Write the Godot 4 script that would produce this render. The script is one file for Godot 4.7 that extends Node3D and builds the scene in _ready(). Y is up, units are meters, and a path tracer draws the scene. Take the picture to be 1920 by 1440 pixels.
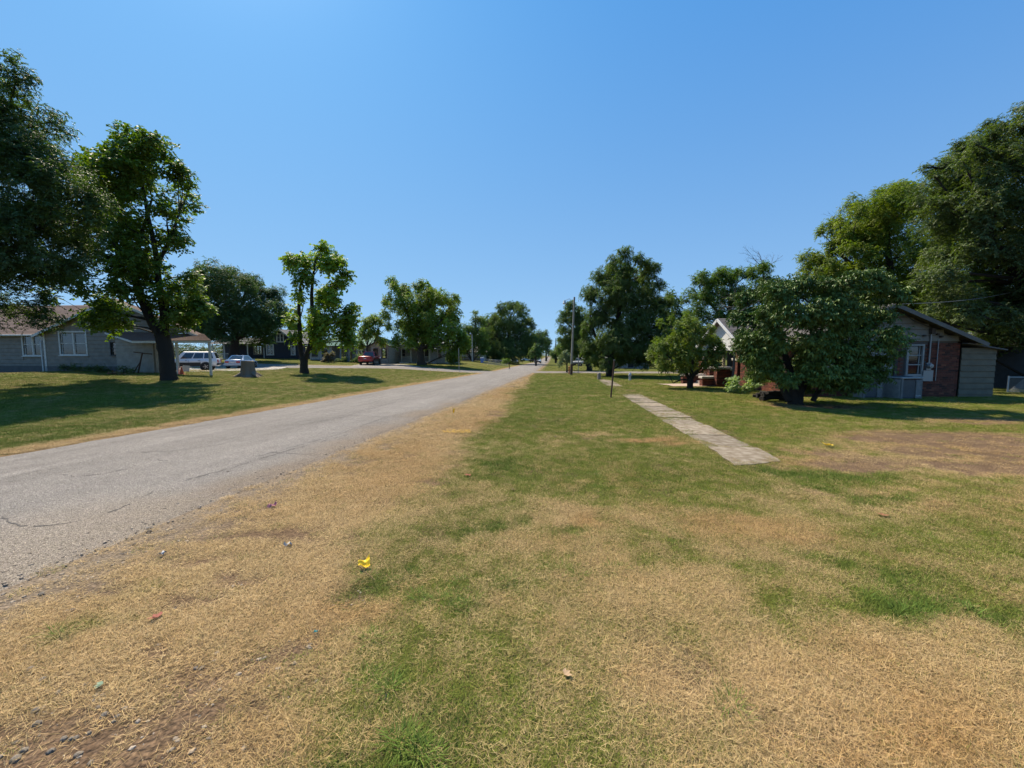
extends Node3D
# A residential street in late summer: lawn verge in the foreground, road to the left, houses and trees round a crossing.
# Ground positions are written as picture coordinates of a 1920 x 1440 survey photograph and turned into world points by spot().

const FOCAL := 721.0
const EYE := 1.65
const PITCH := 0.0775
var rng := RandomNumberGenerator.new()
var n_big := FastNoiseLite.new()
var n_mid := FastNoiseLite.new()
var n_fine := FastNoiseLite.new()
var mats := {}
var tex := {}

func lin(r: float, g: float, b: float) -> Color:
	return Color(r, g, b).linear_to_srgb()

func make_noise(n: FastNoiseLite, s: int, f: float, oct: int) -> void:
	n.seed = s
	n.noise_type = FastNoiseLite.TYPE_SIMPLEX_SMOOTH
	n.frequency = f
	n.fractal_octaves = oct

func road_middle(d: float) -> float:
	return -6.786 + 0.1447 * d if d < 48.0 else 0.16 + 0.105 * (d - 48.0)

func cross_middle(x: float) -> float:
	return 46.6 - 0.08 * x

func height_at(x: float, d: float) -> float:
	var u := x - road_middle(d)
	var wl := smoothstep(3.0, 15.0, -u)
	var h := -0.011 * minf(maxf(d, -20.0), 170.0) * (1.0 - wl)
	h += 0.45 * exp(-pow((x + 29.0) / 12.0, 2.0) - pow((d - 26.0) / 8.0, 2.0))
	h += 1.0 * exp(-pow((x + 40.0) / 16.0, 2.0) - pow((d - 66.0) / 14.0, 2.0))
	var off := smoothstep(2.9, 5.0, absf(u)) * smoothstep(3.2, 6.0, absf(d - cross_middle(x)))
	h += (n_big.get_noise_2d(x * 9.0, d * 9.0) * 0.05 + n_mid.get_noise_2d(x * 2.0, d * 2.0) * 0.012) * off
	return h

# the point of the ground seen at a picture coordinate
func spot(px: float, py: float) -> Vector3:
	var r := Vector3((px - 960.0) / FOCAL, (720.0 - py) / FOCAL, 1.0)
	var v := Vector3(r.x, r.y * cos(PITCH) - sin(PITCH), cos(PITCH) + r.y * sin(PITCH))
	var t := 0.6
	while t < 600.0:
		var q := v * t
		if q.y + EYE < height_at(q.x, q.z):
			break
		t *= 1.004
	var q := v * t
	return Vector3(q.x, height_at(q.x, q.z), -q.z)

# a point at a given distance ahead, at the height seen
func point(px: float, py: float, d: float) -> Vector3:
	var r := Vector3((px - 960.0) / FOCAL, (720.0 - py) / FOCAL, 1.0)
	var v := Vector3(r.x, r.y * cos(PITCH) - sin(PITCH), cos(PITCH) + r.y * sin(PITCH))
	v *= d / v.z
	return Vector3(v.x, v.y + EYE, -v.z)

func ground(x: float, z: float) -> Vector3:
	return Vector3(x, height_at(x, -z), z)

# ---------------------------------------------------------------- objects
func numbered(called: String) -> String:
	if not has_node(NodePath(called)):
		return called
	var k := 1
	while has_node(NodePath("%s_%03d" % [called, k])):
		k += 1
	return "%s_%03d" % [called, k]

func tag(o: Node, label: String, category := "", group := "") -> Node:
	if label: o.set_meta("label", label)
	if category: o.set_meta("category", category)
	if group: o.set_meta("group", group)
	return o

func thing(called: String, label: String, category: String, at := Vector3.ZERO, turn := 0.0, group := "") -> Node3D:
	var o := Node3D.new()
	o.name = numbered(called)
	add_child(o, true)
	o.position = at
	o.rotation.y = turn
	tag(o, label, category, group)
	return o

func put(called: String, mesh: Mesh, m: Material, parent: Node = null) -> MeshInstance3D:
	var o := MeshInstance3D.new()
	o.mesh = mesh
	o.material_override = m
	var under: Node = parent if parent else self
	var k := 0
	var nm := called
	while under.has_node(NodePath(nm)):
		k += 1
		nm = "%s_%03d" % [called, k]
	o.name = nm
	under.add_child(o, true)
	return o

func obj(called: String, st: SurfaceTool, m: Material, parent: Node = null) -> MeshInstance3D:
	return put(called, st.commit(), m, parent)

func stuff(o: Node) -> Node:
	o.set_meta("kind", "stuff")
	return o

func struct(o: Node) -> Node:
	o.set_meta("kind", "structure")
	return o

func scatter(called: String, mesh: Mesh, m: Material, xf: Array, cols: PackedColorArray, parent: Node = null) -> MultiMeshInstance3D:
	var mm := MultiMesh.new()
	mm.transform_format = MultiMesh.TRANSFORM_3D
	mm.use_colors = true
	mm.mesh = mesh
	mm.instance_count = xf.size()
	for i in xf.size():
		mm.set_instance_transform(i, xf[i])
		mm.set_instance_color(i, cols[i])
	var o := MultiMeshInstance3D.new()
	o.multimesh = mm
	o.material_override = m
	var under: Node = parent if parent else self
	var k := 0
	var nm := called
	while under.has_node(NodePath(nm)):
		k += 1
		nm = "%s_%03d" % [called, k]
	o.name = nm
	under.add_child(o, true)
	return o

# ---------------------------------------------------------------- shapes
func begin() -> SurfaceTool:
	var st := SurfaceTool.new()
	st.begin(Mesh.PRIMITIVE_TRIANGLES)
	return st

# a flat four-cornered face; its front is the side from which a, b, c, d run clockwise
func face(st: SurfaceTool, a: Vector3, b: Vector3, c: Vector3, d: Vector3) -> void:
	var n := (c - a).cross(b - a).normalized()
	if n == Vector3.ZERO:
		n = (d - a).cross(c - a).normalized()
	st.set_normal(n)
	st.add_vertex(a); st.add_vertex(b); st.add_vertex(c)
	st.add_vertex(a); st.add_vertex(c); st.add_vertex(d)

func tri(st: SurfaceTool, a: Vector3, b: Vector3, c: Vector3) -> void:
	st.set_normal((c - a).cross(b - a).normalized())
	st.add_vertex(a); st.add_vertex(b); st.add_vertex(c)

# a box from its eight corners: four of the bottom (counter-clockwise from above: front-left, front-right, back-right, back-left), then four of the top
func hexa(st: SurfaceTool, p: Array) -> void:
	face(st, p[4], p[5], p[1], p[0])
	face(st, p[5], p[6], p[2], p[1])
	face(st, p[6], p[7], p[3], p[2])
	face(st, p[7], p[4], p[0], p[3])
	face(st, p[7], p[6], p[5], p[4])
	face(st, p[0], p[1], p[2], p[3])

func box(st: SurfaceTool, c: Vector3, s: Vector3, b := Basis.IDENTITY) -> void:
	var h := s / 2.0
	var p := []
	for y in [-h.y, h.y]:
		p.append(c + b * Vector3(-h.x, y, h.z))
		p.append(c + b * Vector3(h.x, y, h.z))
		p.append(c + b * Vector3(h.x, y, -h.z))
		p.append(c + b * Vector3(-h.x, y, -h.z))
	hexa(st, p)

# a box with chamfered edges
func soft_box(st: SurfaceTool, c: Vector3, s: Vector3, r: float, b := Basis.IDENTITY) -> void:
	var h := s / 2.0
	var rings := []
	for lv in [[-h.y, r], [-h.y + r, 0.0], [h.y - r, 0.0], [h.y, r]]:
		var w: float = h.x - lv[1]
		var l: float = h.z - lv[1]
		var e: float = r
		var ring := []
		for q in [[-w + e, l], [w - e, l], [w, l - e], [w, -l + e], [w - e, -l], [-w + e, -l], [-w, -l + e], [-w, l - e]]:
			ring.append(c + b * Vector3(q[0], lv[0], q[1]))
		rings.append(ring)
	for k in 3:
		for i in 8:
			var j := (i + 1) % 8
			face(st, rings[k + 1][i], rings[k + 1][j], rings[k][j], rings[k][i])
	for i in range(1, 7):
		tri(st, rings[3][0], rings[3][i + 1], rings[3][i])
		tri(st, rings[0][0], rings[0][i], rings[0][i + 1])

# a bar of round section through points
func tube(st: SurfaceTool, pts: Array, rad: Array, sides := 8, rough := 0.0, capped := true) -> void:
	var rings := []
	var side := Vector3.ZERO
	for i in pts.size():
		var a: Vector3 = pts[maxi(i - 1, 0)]
		var b: Vector3 = pts[mini(i + 1, pts.size() - 1)]
		var ax := (b - a).normalized()
		if side == Vector3.ZERO:
			side = ax.cross(Vector3(0.13, 0.21, 0.97)).normalized()
			if side.length() < 0.5: side = ax.cross(Vector3.RIGHT).normalized()
		side = (side - ax * side.dot(ax)).normalized()
		var up := ax.cross(side)
		var ring := []
		for k in sides:
			var t := TAU * k / sides
			var r: float = rad[i]
			if rough > 0.0:
				r *= 1.0 + rough * n_mid.get_noise_3d(pts[i].x * 9.0 + k * 37.0, pts[i].y * 9.0, k * 11.0) * 2.0
			var o := side * cos(t) + up * sin(t)
			ring.append([pts[i] + o * r, o])
		rings.append(ring)
	for i in pts.size() - 1:
		for k in sides:
			var j := (k + 1) % sides
			for v in [rings[i][k], rings[i + 1][k], rings[i + 1][j], rings[i][k], rings[i + 1][j], rings[i][j]]:
				st.set_normal(v[1]); st.add_vertex(v[0])
	if capped:
		for e in [0, pts.size() - 1]:
			for k in range(1, sides - 1):
				if e == 0: tri(st, rings[e][0][0], rings[e][k][0], rings[e][k + 1][0])
				else: tri(st, rings[e][0][0], rings[e][k + 1][0], rings[e][k][0])

func bar(st: SurfaceTool, a: Vector3, b: Vector3, r: float, sides := 8) -> void:
	tube(st, [a, b], [r, r], sides)

# a shape turned about the vertical through c: profile of [radius, height]
func lathe(st: SurfaceTool, c: Vector3, prof: Array, sides := 16, b := Basis.IDENTITY) -> void:
	for i in prof.size() - 1:
		var p = prof[i]
		var q = prof[i + 1]
		for k in sides:
			var t := TAU * k / sides
			var u := TAU * (k + 1) / sides
			var A := c + b * Vector3(p[0] * cos(t), p[1], p[0] * sin(t))
			var B := c + b * Vector3(p[0] * cos(u), p[1], p[0] * sin(u))
			var C := c + b * Vector3(q[0] * cos(u), q[1], q[0] * sin(u))
			var D := c + b * Vector3(q[0] * cos(t), q[1], q[0] * sin(t))
			if p[0] < 1e-5: tri(st, A, D, C)
			elif q[0] < 1e-5: tri(st, A, D, B)
			else: face(st, A, D, C, B)

# ---------------------------------------------------------------- materials
func noise_tex(key: String, f: float, lo: Color, hi: Color, oct := 4, size := 512, kind := FastNoiseLite.TYPE_SIMPLEX_SMOOTH) -> Texture2D:
	if tex.has(key): return tex[key]
	var n := FastNoiseLite.new()
	n.seed = key.hash() % 1000
	n.noise_type = kind
	n.frequency = f
	n.fractal_octaves = oct
	var im := n.get_seamless_image(size, size)
	var out := Image.create(size, size, false, Image.FORMAT_RGB8)
	for y in size:
		for x in size:
			out.set_pixel(x, y, lo.lerp(hi, im.get_pixel(x, y).r))
	tex[key] = ImageTexture.create_from_image(out)
	return tex[key]

func mat(key: String, c: Color, rough := 0.85, metal := 0.0, tx: Texture2D = null, scale := 1.0) -> StandardMaterial3D:
	if mats.has(key): return mats[key]
	var m := StandardMaterial3D.new()
	m.resource_name = key
	m.albedo_color = c
	m.roughness = rough
	m.metallic = metal
	if tx:
		m.albedo_texture = tx
		m.uv1_triplanar = true
		m.uv1_scale = Vector3.ONE * scale
	mats[key] = m
	return m

func worn() -> Texture2D:
	return noise_tex("worn", 0.012, Color(0.84, 0.84, 0.84), Color(1, 1, 1), 6)

func grit() -> Texture2D:
	return noise_tex("grit", 0.09, Color(0.62, 0.62, 0.62), Color(1, 1, 1), 3)

func relief(m: StandardMaterial3D, depth_cm: float, f := 0.05) -> StandardMaterial3D:
	m.heightmap_enabled = true
	m.heightmap_texture = noise_tex("relief%s" % f, f, Color.BLACK, Color.WHITE, 5)
	m.heightmap_scale = depth_cm
	return m

func plain(key: String, c: Color, rough := 0.8) -> StandardMaterial3D:
	return mat(key, c, rough, 0.0, worn(), 0.35)

func painted(key: String, c: Color) -> StandardMaterial3D:
	return mat(key, c, 0.7, 0.0, worn(), 0.9)

func tinted(key: String, rough := 0.7) -> StandardMaterial3D:
	if mats.has(key): return mats[key]
	var m := mat(key, Color.WHITE, rough)
	m.vertex_color_use_as_albedo = true
	return m

# ---------------------------------------------------------------- ground and grass
# patches of the lawn: picture coordinate, half width and half depth in metres, what grows there, how strongly
const DRY := 0
const GREEN := 1
const SOIL := 2
const RUST := 3
const LUSH := 4
var patches := []

func lay_patches() -> void:
	for p in [
		[420, 1290, 0.42, 0.13, SOIL, 0.8], [250, 1235, 0.3, 0.1, SOIL, 0.75], [510, 1010, 0.6, 0.16, SOIL, 0.9], [440, 1088, 0.45, 0.13, SOIL, 0.8], [185, 1105, 0.4, 0.12, SOIL, 0.9], [330, 1055, 0.6, 0.13, SOIL, 0.7], [400, 985, 0.6, 0.14, SOIL, 0.8], [850, 1000, 0.2, 0.12, SOIL, 0.4],
		[860, 1270, 0.75, 0.6, GREEN, 0.72], [900, 1060, 0.8, 0.6, GREEN, 0.55], [960, 1400, 0.8, 0.3, GREEN, 0.6], [1250, 890, 2.0, 1.1, GREEN, 0.85], [1050, 790, 1.3, 3.4, GREEN, 0.9], [1640, 1060, 1.3, 0.7, GREEN, 0.6], [1000, 900, 0.8, 1.0, GREEN, 0.6], [1400, 1320, 0.9, 0.45, DRY, 0.6], [1720, 1340, 0.9, 0.35, DRY, 0.5],
		[100, 1430, 0.62, 0.24, SOIL, 1.0], [290, 1375, 0.42, 0.18, SOIL, 0.9], [60, 1320, 0.3, 0.1, SOIL, 0.5], [480, 1430, 0.25, 0.1, SOIL, 0.45], [420, 1270, 0.30, 0.10, SOIL, 0.8], [240, 1250, 0.18, 0.1, SOIL, 0.6], [150, 1262, 0.2, 0.1, SOIL, 0.4],
		[370, 1130, 0.3, 0.1, SOIL, 0.6], [440, 1085, 0.3, 0.12, SOIL, 0.5], [530, 1000, 0.45, 0.15, SOIL, 0.7], [180, 1100, 0.3, 0.12, SOIL, 0.8], [260, 1060, 0.5, 0.12, SOIL, 0.7], [370, 1000, 0.6, 0.14, SOIL, 0.6], [590, 990, 0.3, 0.2, SOIL, 0.5], [120, 1330, 0.35, 0.08, SOIL, 0.5],
		[120, 1190, 0.22, 0.12, GREEN, 0.8], [260, 1110, 0.25, 0.12, GREEN, 0.45], [700, 1280, 0.14, 0.09, LUSH, 0.7], [760, 1400, 0.3, 0.14, LUSH, 0.7], [800, 1110, 0.3, 0.16, GREEN, 0.8], [860, 1125, 0.25, 0.12, LUSH, 0.6], [740, 1085, 0.25, 0.1, LUSH, 0.6],
		[930, 990, 0.2, 0.12, LUSH, 0.8], [1080, 1000, 0.2, 0.1, LUSH, 0.7], [880, 1160, 0.4, 0.2, GREEN, 0.7], [1000, 1260, 0.35, 0.2, GREEN, 0.7], [1110, 1400, 0.3, 0.15, GREEN, 0.8], [950, 870, 0.25, 0.35, LUSH, 0.7], [1000, 1120, 0.3, 0.15, GREEN, 0.4],
		[700, 1060, 0.3, 0.15, GREEN, 0.5], [760, 1000, 0.4, 0.3, GREEN, 0.5],
		[1640, 1090, 0.5, 0.12, LUSH, 0.9], [1780, 1150, 0.4, 0.14, LUSH, 1.0], [1530, 1065, 0.35, 0.1, LUSH, 0.7], [1880, 1180, 0.3, 0.14, LUSH, 0.7], [1700, 1120, 0.4, 0.12, LUSH, 0.6], [1560, 1120, 0.6, 0.2, GREEN, 0.6], [1440, 1140, 0.4, 0.2, GREEN, 0.4],
		[1560, 890, 0.9, 0.3, LUSH, 0.7], [1450, 885, 0.3, 0.2, LUSH, 0.8], [1520, 915, 0.5, 0.25, LUSH, 0.6], [1640, 935, 0.5, 0.2, LUSH, 0.6], [1690, 1000, 0.8, 0.25, GREEN, 0.8], [1800, 1000, 0.8, 0.3, GREEN, 0.6], [1360, 860, 0.9, 0.5, GREEN, 0.9], [1260, 900, 1.0, 0.6, GREEN, 0.7],
		[1540, 930, 0.3, 0.14, SOIL, 0.7], [1460, 898, 0.15, 0.08, SOIL, 0.7], [1450, 860, 0.35, 0.15, SOIL, 0.45], [1490, 845, 0.3, 0.2, SOIL, 0.4], [1650, 920, 0.4, 0.14, DRY, 0.6], [1680, 955, 0.4, 0.16, DRY, 0.5],
		[1230, 825, 0.9, 0.2, RUST, 1.0], [1280, 832, 0.5, 0.14, RUST, 1.0], [1130, 815, 0.6, 0.2, DRY, 0.8], [1040, 825, 0.3, 0.4, DRY, 0.7], [1440, 1000, 0.7, 0.28, RUST, 0.75], [1350, 975, 0.5, 0.2, RUST, 0.5], [1500, 1015, 0.4, 0.2, DRY, 0.7], [1090, 985, 0.3, 0.14, RUST, 0.9], [1000, 1020, 0.5, 0.2, RUST, 0.5], [1190, 1100, 0.6, 0.3, DRY, 0.6],
		[660, 1130, 0.3, 0.12, RUST, 0.6], [700, 1150, 0.3, 0.12, RUST, 0.5], [1750, 1380, 0.4, 0.14, RUST, 0.7], [1600, 1330, 0.8, 0.25, DRY, 0.7], [1350, 1250, 0.5, 0.25, DRY, 0.7], [1850, 1260, 0.3, 0.2, DRY, 0.5], [1360, 1330, 0.15, 0.08, GREEN, 0.6], [1300, 1380, 0.3, 0.12, GREEN, 0.5],
		[1840, 830, 2.6, 1.3, SOIL, 1.0], [1700, 872, 1.8, 0.35, SOIL, 1.0], [1880, 880, 1.3, 0.5, SOIL, 1.0], [1800, 850, 1.6, 0.7, SOIL, 0.8], [1640, 868, 1.3, 0.35, SOIL, 0.75], [1560, 855, 0.6, 0.4, SOIL, 0.7], [1870, 875, 1.5, 0.4, SOIL, 0.7], [1840, 790, 1.6, 0.6, SOIL, 0.6], [1700, 795, 1.5, 0.5, DRY, 0.5], [1560, 740, 2.6, 0.8, SOIL, 0.35],
		[1530, 762, 1.8, 0.8, SOIL, 0.75], [1420, 755, 0.6, 0.5, DRY, 0.7], [1520, 1300, 1.2, 0.5, DRY, 0.4], [1100, 1250, 0.3, 0.2, DRY, 0.3],
		[980, 740, 0.8, 4.0, GREEN, 0.9], [1060, 760, 1.2, 3.0, GREEN, 0.8], [1080, 720, 3.5, 7.0, LUSH, 0.35], [1200, 720, 2.0, 1.6, DRY, 0.45], [1110, 742, 0.8, 0.8, DRY, 0.45], [850, 805, 0.6, 0.5, DRY, 1.0],
	]:
		var q := spot(p[0], p[1])
		patches.append([q.x, -q.z, p[2], p[3], p[4], p[5]])

# what grows at a place: x green share, y bare soil, z rusty, w lush
func lawn(x: float, d: float) -> Vector4:
	var u := x - road_middle(d)
	var a := n_mid.get_noise_2d(x, d)
	var b := n_fine.get_noise_2d(x, d)
	var c := n_big.get_noise_2d(x + 70.0, d)
	var green := 0.60 + 0.20 * c + 0.32 * a + 0.34 * b
	green += 0.50 * smoothstep(3.5, 9.0, d)
	var soil := 0.0
	var rust := clampf(0.28 + 0.6 * n_mid.get_noise_2d(x * 0.7 + 90.0, d * 0.7), 0.0, 0.6)
	var lush := clampf(0.25 * c + 0.3 * a, 0.0, 0.4)
	if u < 0.0:
		green = 0.98 + 0.22 * c + 0.14 * a - 0.20 * smoothstep(12.0, 30.0, d)
		lush = clampf(0.5 + 0.4 * a - 0.025 * d, 0.0, 0.6)
	var wide := lerpf(2.15, 0.6, smoothstep(12.0, 40.0, d)) + 0.5 * a + 0.25 * b
	wide += 0.7 * smoothstep(3.6, 1.8, d)
	var verge := 1.0 - smoothstep(2.83 + wide - 0.5, 2.83 + wide + 0.35, u) if u > 0.0 else 1.0 - smoothstep(3.05 + 0.3 * b, 3.65 + 0.4 * a + 0.3 * b, -u)
	var crossing := 1.0 - smoothstep(3.4, 4.6 + a, absf(d - cross_middle(x)))
	verge = maxf(verge, crossing * 0.6)
	green = lerpf(green, 0.06 + 0.22 * maxf(0.0, b + a), verge)
	lush *= 1.0 - verge
	if u > 0.0:
		soil = clampf(verge * (1.5 * a + 1.5 * b - 0.10), 0.0, 0.92)
		soil = maxf(soil, clampf(1.0 * b + 0.7 * a - 0.25, 0.0, 0.55))
		var dusty := 0.75 * (1.0 - smoothstep(4.2, 6.5, d))
		soil = maxf(soil, (1.0 - smoothstep(2.7 + 0.3 * dusty, 3.35 + dusty + 0.45 * b + 0.4 * a, u)) * 0.9)
	if d > 5.5 and d < 26.0:
		var e := absf(x - walk_middle(d) - 0.12)
		soil = maxf(soil, (1.0 - smoothstep(0.40, 0.80 + 0.5 * a, e)) * clampf(0.45 + 1.2 * b, 0.0, 0.8))
	var wx := x + 0.35 * b + 0.2 * a
	var wd := d + 0.22 * a + 0.16 * b
	if d < 32.0:
		for p in patches:
			var e: float = absf(wx - p[0]) / p[2]
			if e > 1.7: continue
			var f: float = absf(wd - p[1]) / p[3]
			if f > 1.7: continue
			var k: float = p[5] * (1.0 - (smoothstep(0.45, 1.5, sqrt(e * e + f * f)) if p[4] == SOIL else smoothstep(0.15, 1.65, sqrt(e * e + f * f))))
			if p[4] != SOIL: k *= clampf(0.88 + 0.6 * b + 0.25 * a, 0.2, 1.0)
			if p[4] == SOIL: k = minf(1.0, k * (1.25 + 0.9 * b))
			if k <= 0.0: continue
			match p[4]:
				DRY:
					green = lerpf(green, 0.08, k); lush = lerpf(lush, 0.0, k)
				GREEN:
					green = lerpf(green, 0.95, k)
				SOIL:
					soil = maxf(soil, k); green = lerpf(green, 0.15, k); lush = lerpf(lush, 0.0, k)
				RUST:
					rust = lerpf(rust, 1.0, k); green = lerpf(green, 0.08, k); lush = lerpf(lush, 0.0, k)
				LUSH:
					lush = lerpf(lush, 1.0, k); green = lerpf(green, 1.0, k); soil = lerpf(soil, 0.0, k)
	return Vector4(clampf(green, 0.0, 1.0), clampf(soil, 0.0, 1.0), clampf(rust, 0.0, 1.0), clampf(lush, 0.0, 1.0))

const STRAW := Color(0.61, 0.44, 0.225)
const RUSTY := Color(0.49, 0.285, 0.110)
const TURF := Color(0.192, 0.226, 0.036)
const FRESH := Color(0.115, 0.190, 0.034)
const EARTH := Color(0.180, 0.120, 0.075)
const DUST := Color(0.40, 0.325, 0.24)

func turf_color(w: Vector4) -> Color:
	var dry := STRAW.lerp(RUSTY, w.z * 0.75)
	var c := dry.lerp(TURF, smoothstep(0.15, 0.85, w.x))
	return c.lerp(FRESH, w.w * 0.8)

func axis_steps(from: float, to: float, fine: float, grow: float) -> PackedFloat32Array:
	var a := PackedFloat32Array()
	var v := from
	while v < to:
		a.append(v)
		v += maxf(fine, grow * absf(v))
	a.append(to)
	return a

func build_ground() -> void:
	var xs := PackedFloat32Array()
	var half := axis_steps(0.0, 520.0, 0.10, 0.026)
	for i in range(half.size() - 1, 0, -1): xs.append(-half[i])
	xs.append_array(half)
	var ds := PackedFloat32Array()
	for v in [-60.0, -30.0, -12.0, -5.0, -2.0, -1.0, -0.5]: ds.append(v)
	ds.append_array(axis_steps(0.0, 620.0, 0.10, 0.024))
	var w := xs.size()
	var v := PackedVector3Array()
	var c := PackedColorArray()
	var idx := PackedInt32Array()
	for d in ds:
		for x in xs:
			var h := height_at(x, d)
			var u := x - road_middle(d)
			h -= 0.07 * (1.0 - smoothstep(2.3, 2.85, absf(u)))
			h -= 0.07 * (1.0 - smoothstep(2.6, 3.2, absf(d - cross_middle(x))))
			v.append(Vector3(x, h, -d))
			var g := lawn(x, d)
			var t := turf_color(g)
			var under := (EARTH * 0.7).lerp(t, 0.75 if d > 14.0 else 0.15 + 0.043 * d)  # soil under near grass is darkened, standing in for shade between blades
			var col := under.lerp(EARTH * 1.45, g.y)
			if u > 0.0: col = col.lerp(DUST, (1.0 - smoothstep(2.9, 3.9, u)) * 0.75)
			c.append(col * (0.93 + 0.25 * n_fine.get_noise_2d(x * 3.0, d * 3.0)))
	for j in ds.size() - 1:
		for i in w - 1:
			var a := j * w + i
			idx.append_array([a, a + w, a + w + 1, a, a + w + 1, a + 1])
	var st := SurfaceTool.new()
	var arr := []
	arr.resize(Mesh.ARRAY_MAX)
	arr[Mesh.ARRAY_VERTEX] = v
	arr[Mesh.ARRAY_COLOR] = c
	arr[Mesh.ARRAY_INDEX] = idx
	var am := ArrayMesh.new()
	am.add_surface_from_arrays(Mesh.PRIMITIVE_TRIANGLES, arr)
	st.create_from(am, 0)
	st.generate_normals()
	var m := tinted("soil and turf", 0.95)
	m.albedo_texture = noise_tex("soil", 0.06, Color(0.55, 0.55, 0.55), Color(1.2, 1.2, 1.2).clamp(), 5)
	m.uv1_triplanar = true
	m.uv1_world_triplanar = true
	m.uv1_scale = Vector3.ONE * 1.1
	relief(m, 1.6, 0.05)
	m.metallic_specular = 0.15
	var o := obj("ground", st, m)
	struct(tag(o, "patchy lawn ground of dry straw, green turf and bare soil"))

# grass ----------------------------------------------------------
func blade(st: SurfaceTool, at: Vector3, yaw: float, lean: float, length: float, wide: float, curl: float, c: Color) -> void:
	var dir := Vector3(cos(yaw), 0, sin(yaw))
	var side := Vector3(-sin(yaw), 0, cos(yaw)) * wide * 0.5
	var p := [at]
	var ang := lean
	for k in 2:
		var q: Vector3 = p[k] + (dir * sin(ang) + Vector3.UP * cos(ang)) * length * 0.5
		if q.y < 0.002: q.y = 0.002 + 0.002 * k
		p.append(q)
		ang += curl
	var n := (dir.cross(side)).normalized()
	n = Vector3(-dir.x * cos(lean), sin(lean) + 0.3, -dir.z * cos(lean)).normalized()
	st.set_color(c)
	st.set_normal(n)
	var a: Vector3 = p[0] - side
	var b: Vector3 = p[0] + side
	var e: Vector3 = p[1] - side * 0.8
	var f: Vector3 = p[1] + side * 0.8
	for q in [a, e, f, a, f, b, e, p[2], f]:
		st.add_vertex(q)

func tuft(s: int, count: int, spread: float, kind: int) -> Mesh:
	var r := RandomNumberGenerator.new()
	r.seed = s
	var st := begin()
	for i in count:
		var ang := r.randf() * TAU
		var rad := spread * sqrt(r.randf())
		var at := Vector3(cos(ang) * rad, 0.0, sin(ang) * rad)
		var yaw := r.randf() * TAU
		var v := r.randf_range(0.45, 1.35)
		if kind == 0: # lying straw
			var hue := r.randf_range(-0.08, 0.1)
			at.y = r.randf_range(0.001, 0.018)
			v = r.randf_range(0.16, 1.1) if r.randf() < 0.72 else r.randf_range(0.9, 1.55)  # many straws coloured darker to imitate the shade between blades
			var c := Color(v, v * (1.0 + hue * 0.5), v * (1.0 - hue))
			if r.randf() < 0.22: blade(st, at, yaw, r.randf_range(0.2, 0.9), r.randf_range(0.012, 0.032), r.randf_range(0.0008, 0.0017), r.randf_range(0.0, 0.4), c)
			else: blade(st, at, yaw, r.randf_range(1.15, 1.62), r.randf_range(0.015, 0.050) * (2.0 if r.randf() < 0.06 else 1.0), r.randf_range(0.0008, 0.0018), r.randf_range(-0.05, 0.06), c)
		elif kind == 1: # short mown turf, with some dry blades
			var dry := r.randf() < 0.30
			var c := Color(v, v, v) if not dry else Color(2.3 * v, 1.55 * v, 2.7 * v)
			blade(st, at, yaw, r.randf_range(0.15, 1.25), r.randf_range(0.018, 0.048), r.randf_range(0.0012, 0.0026), r.randf_range(0.1, 0.7), c)
		else: # a coarse clump that escaped the mower
			var c := Color(v, v, v)
			blade(st, at * 0.8, ang + r.randf_range(-0.6, 0.6), r.randf_range(0.5, 1.4), r.randf_range(0.05, 0.12), r.randf_range(0.0025, 0.0045), r.randf_range(0.1, 0.6), c)
	return st.commit()

func indoors(x: float, d: float) -> bool:
	if x < -25.4 and d > 28.0 + 0.07 * (x + 33.0) * -1.0 and d < 33.0: return x < -29.2
	if x > 12.7 and x < 20.7 and d > 16.5 and d < 26.6: return true
	if x > 11.2 and x < 15.3 and d > 21.5 and d < 26.0: return true
	if x > 9.4 and x < 12.3 and d > 22.3 and d < 24.9: return true
	return x > 25.6 and x < 32.6 and d > 21.0 and d < 25.0

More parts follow.
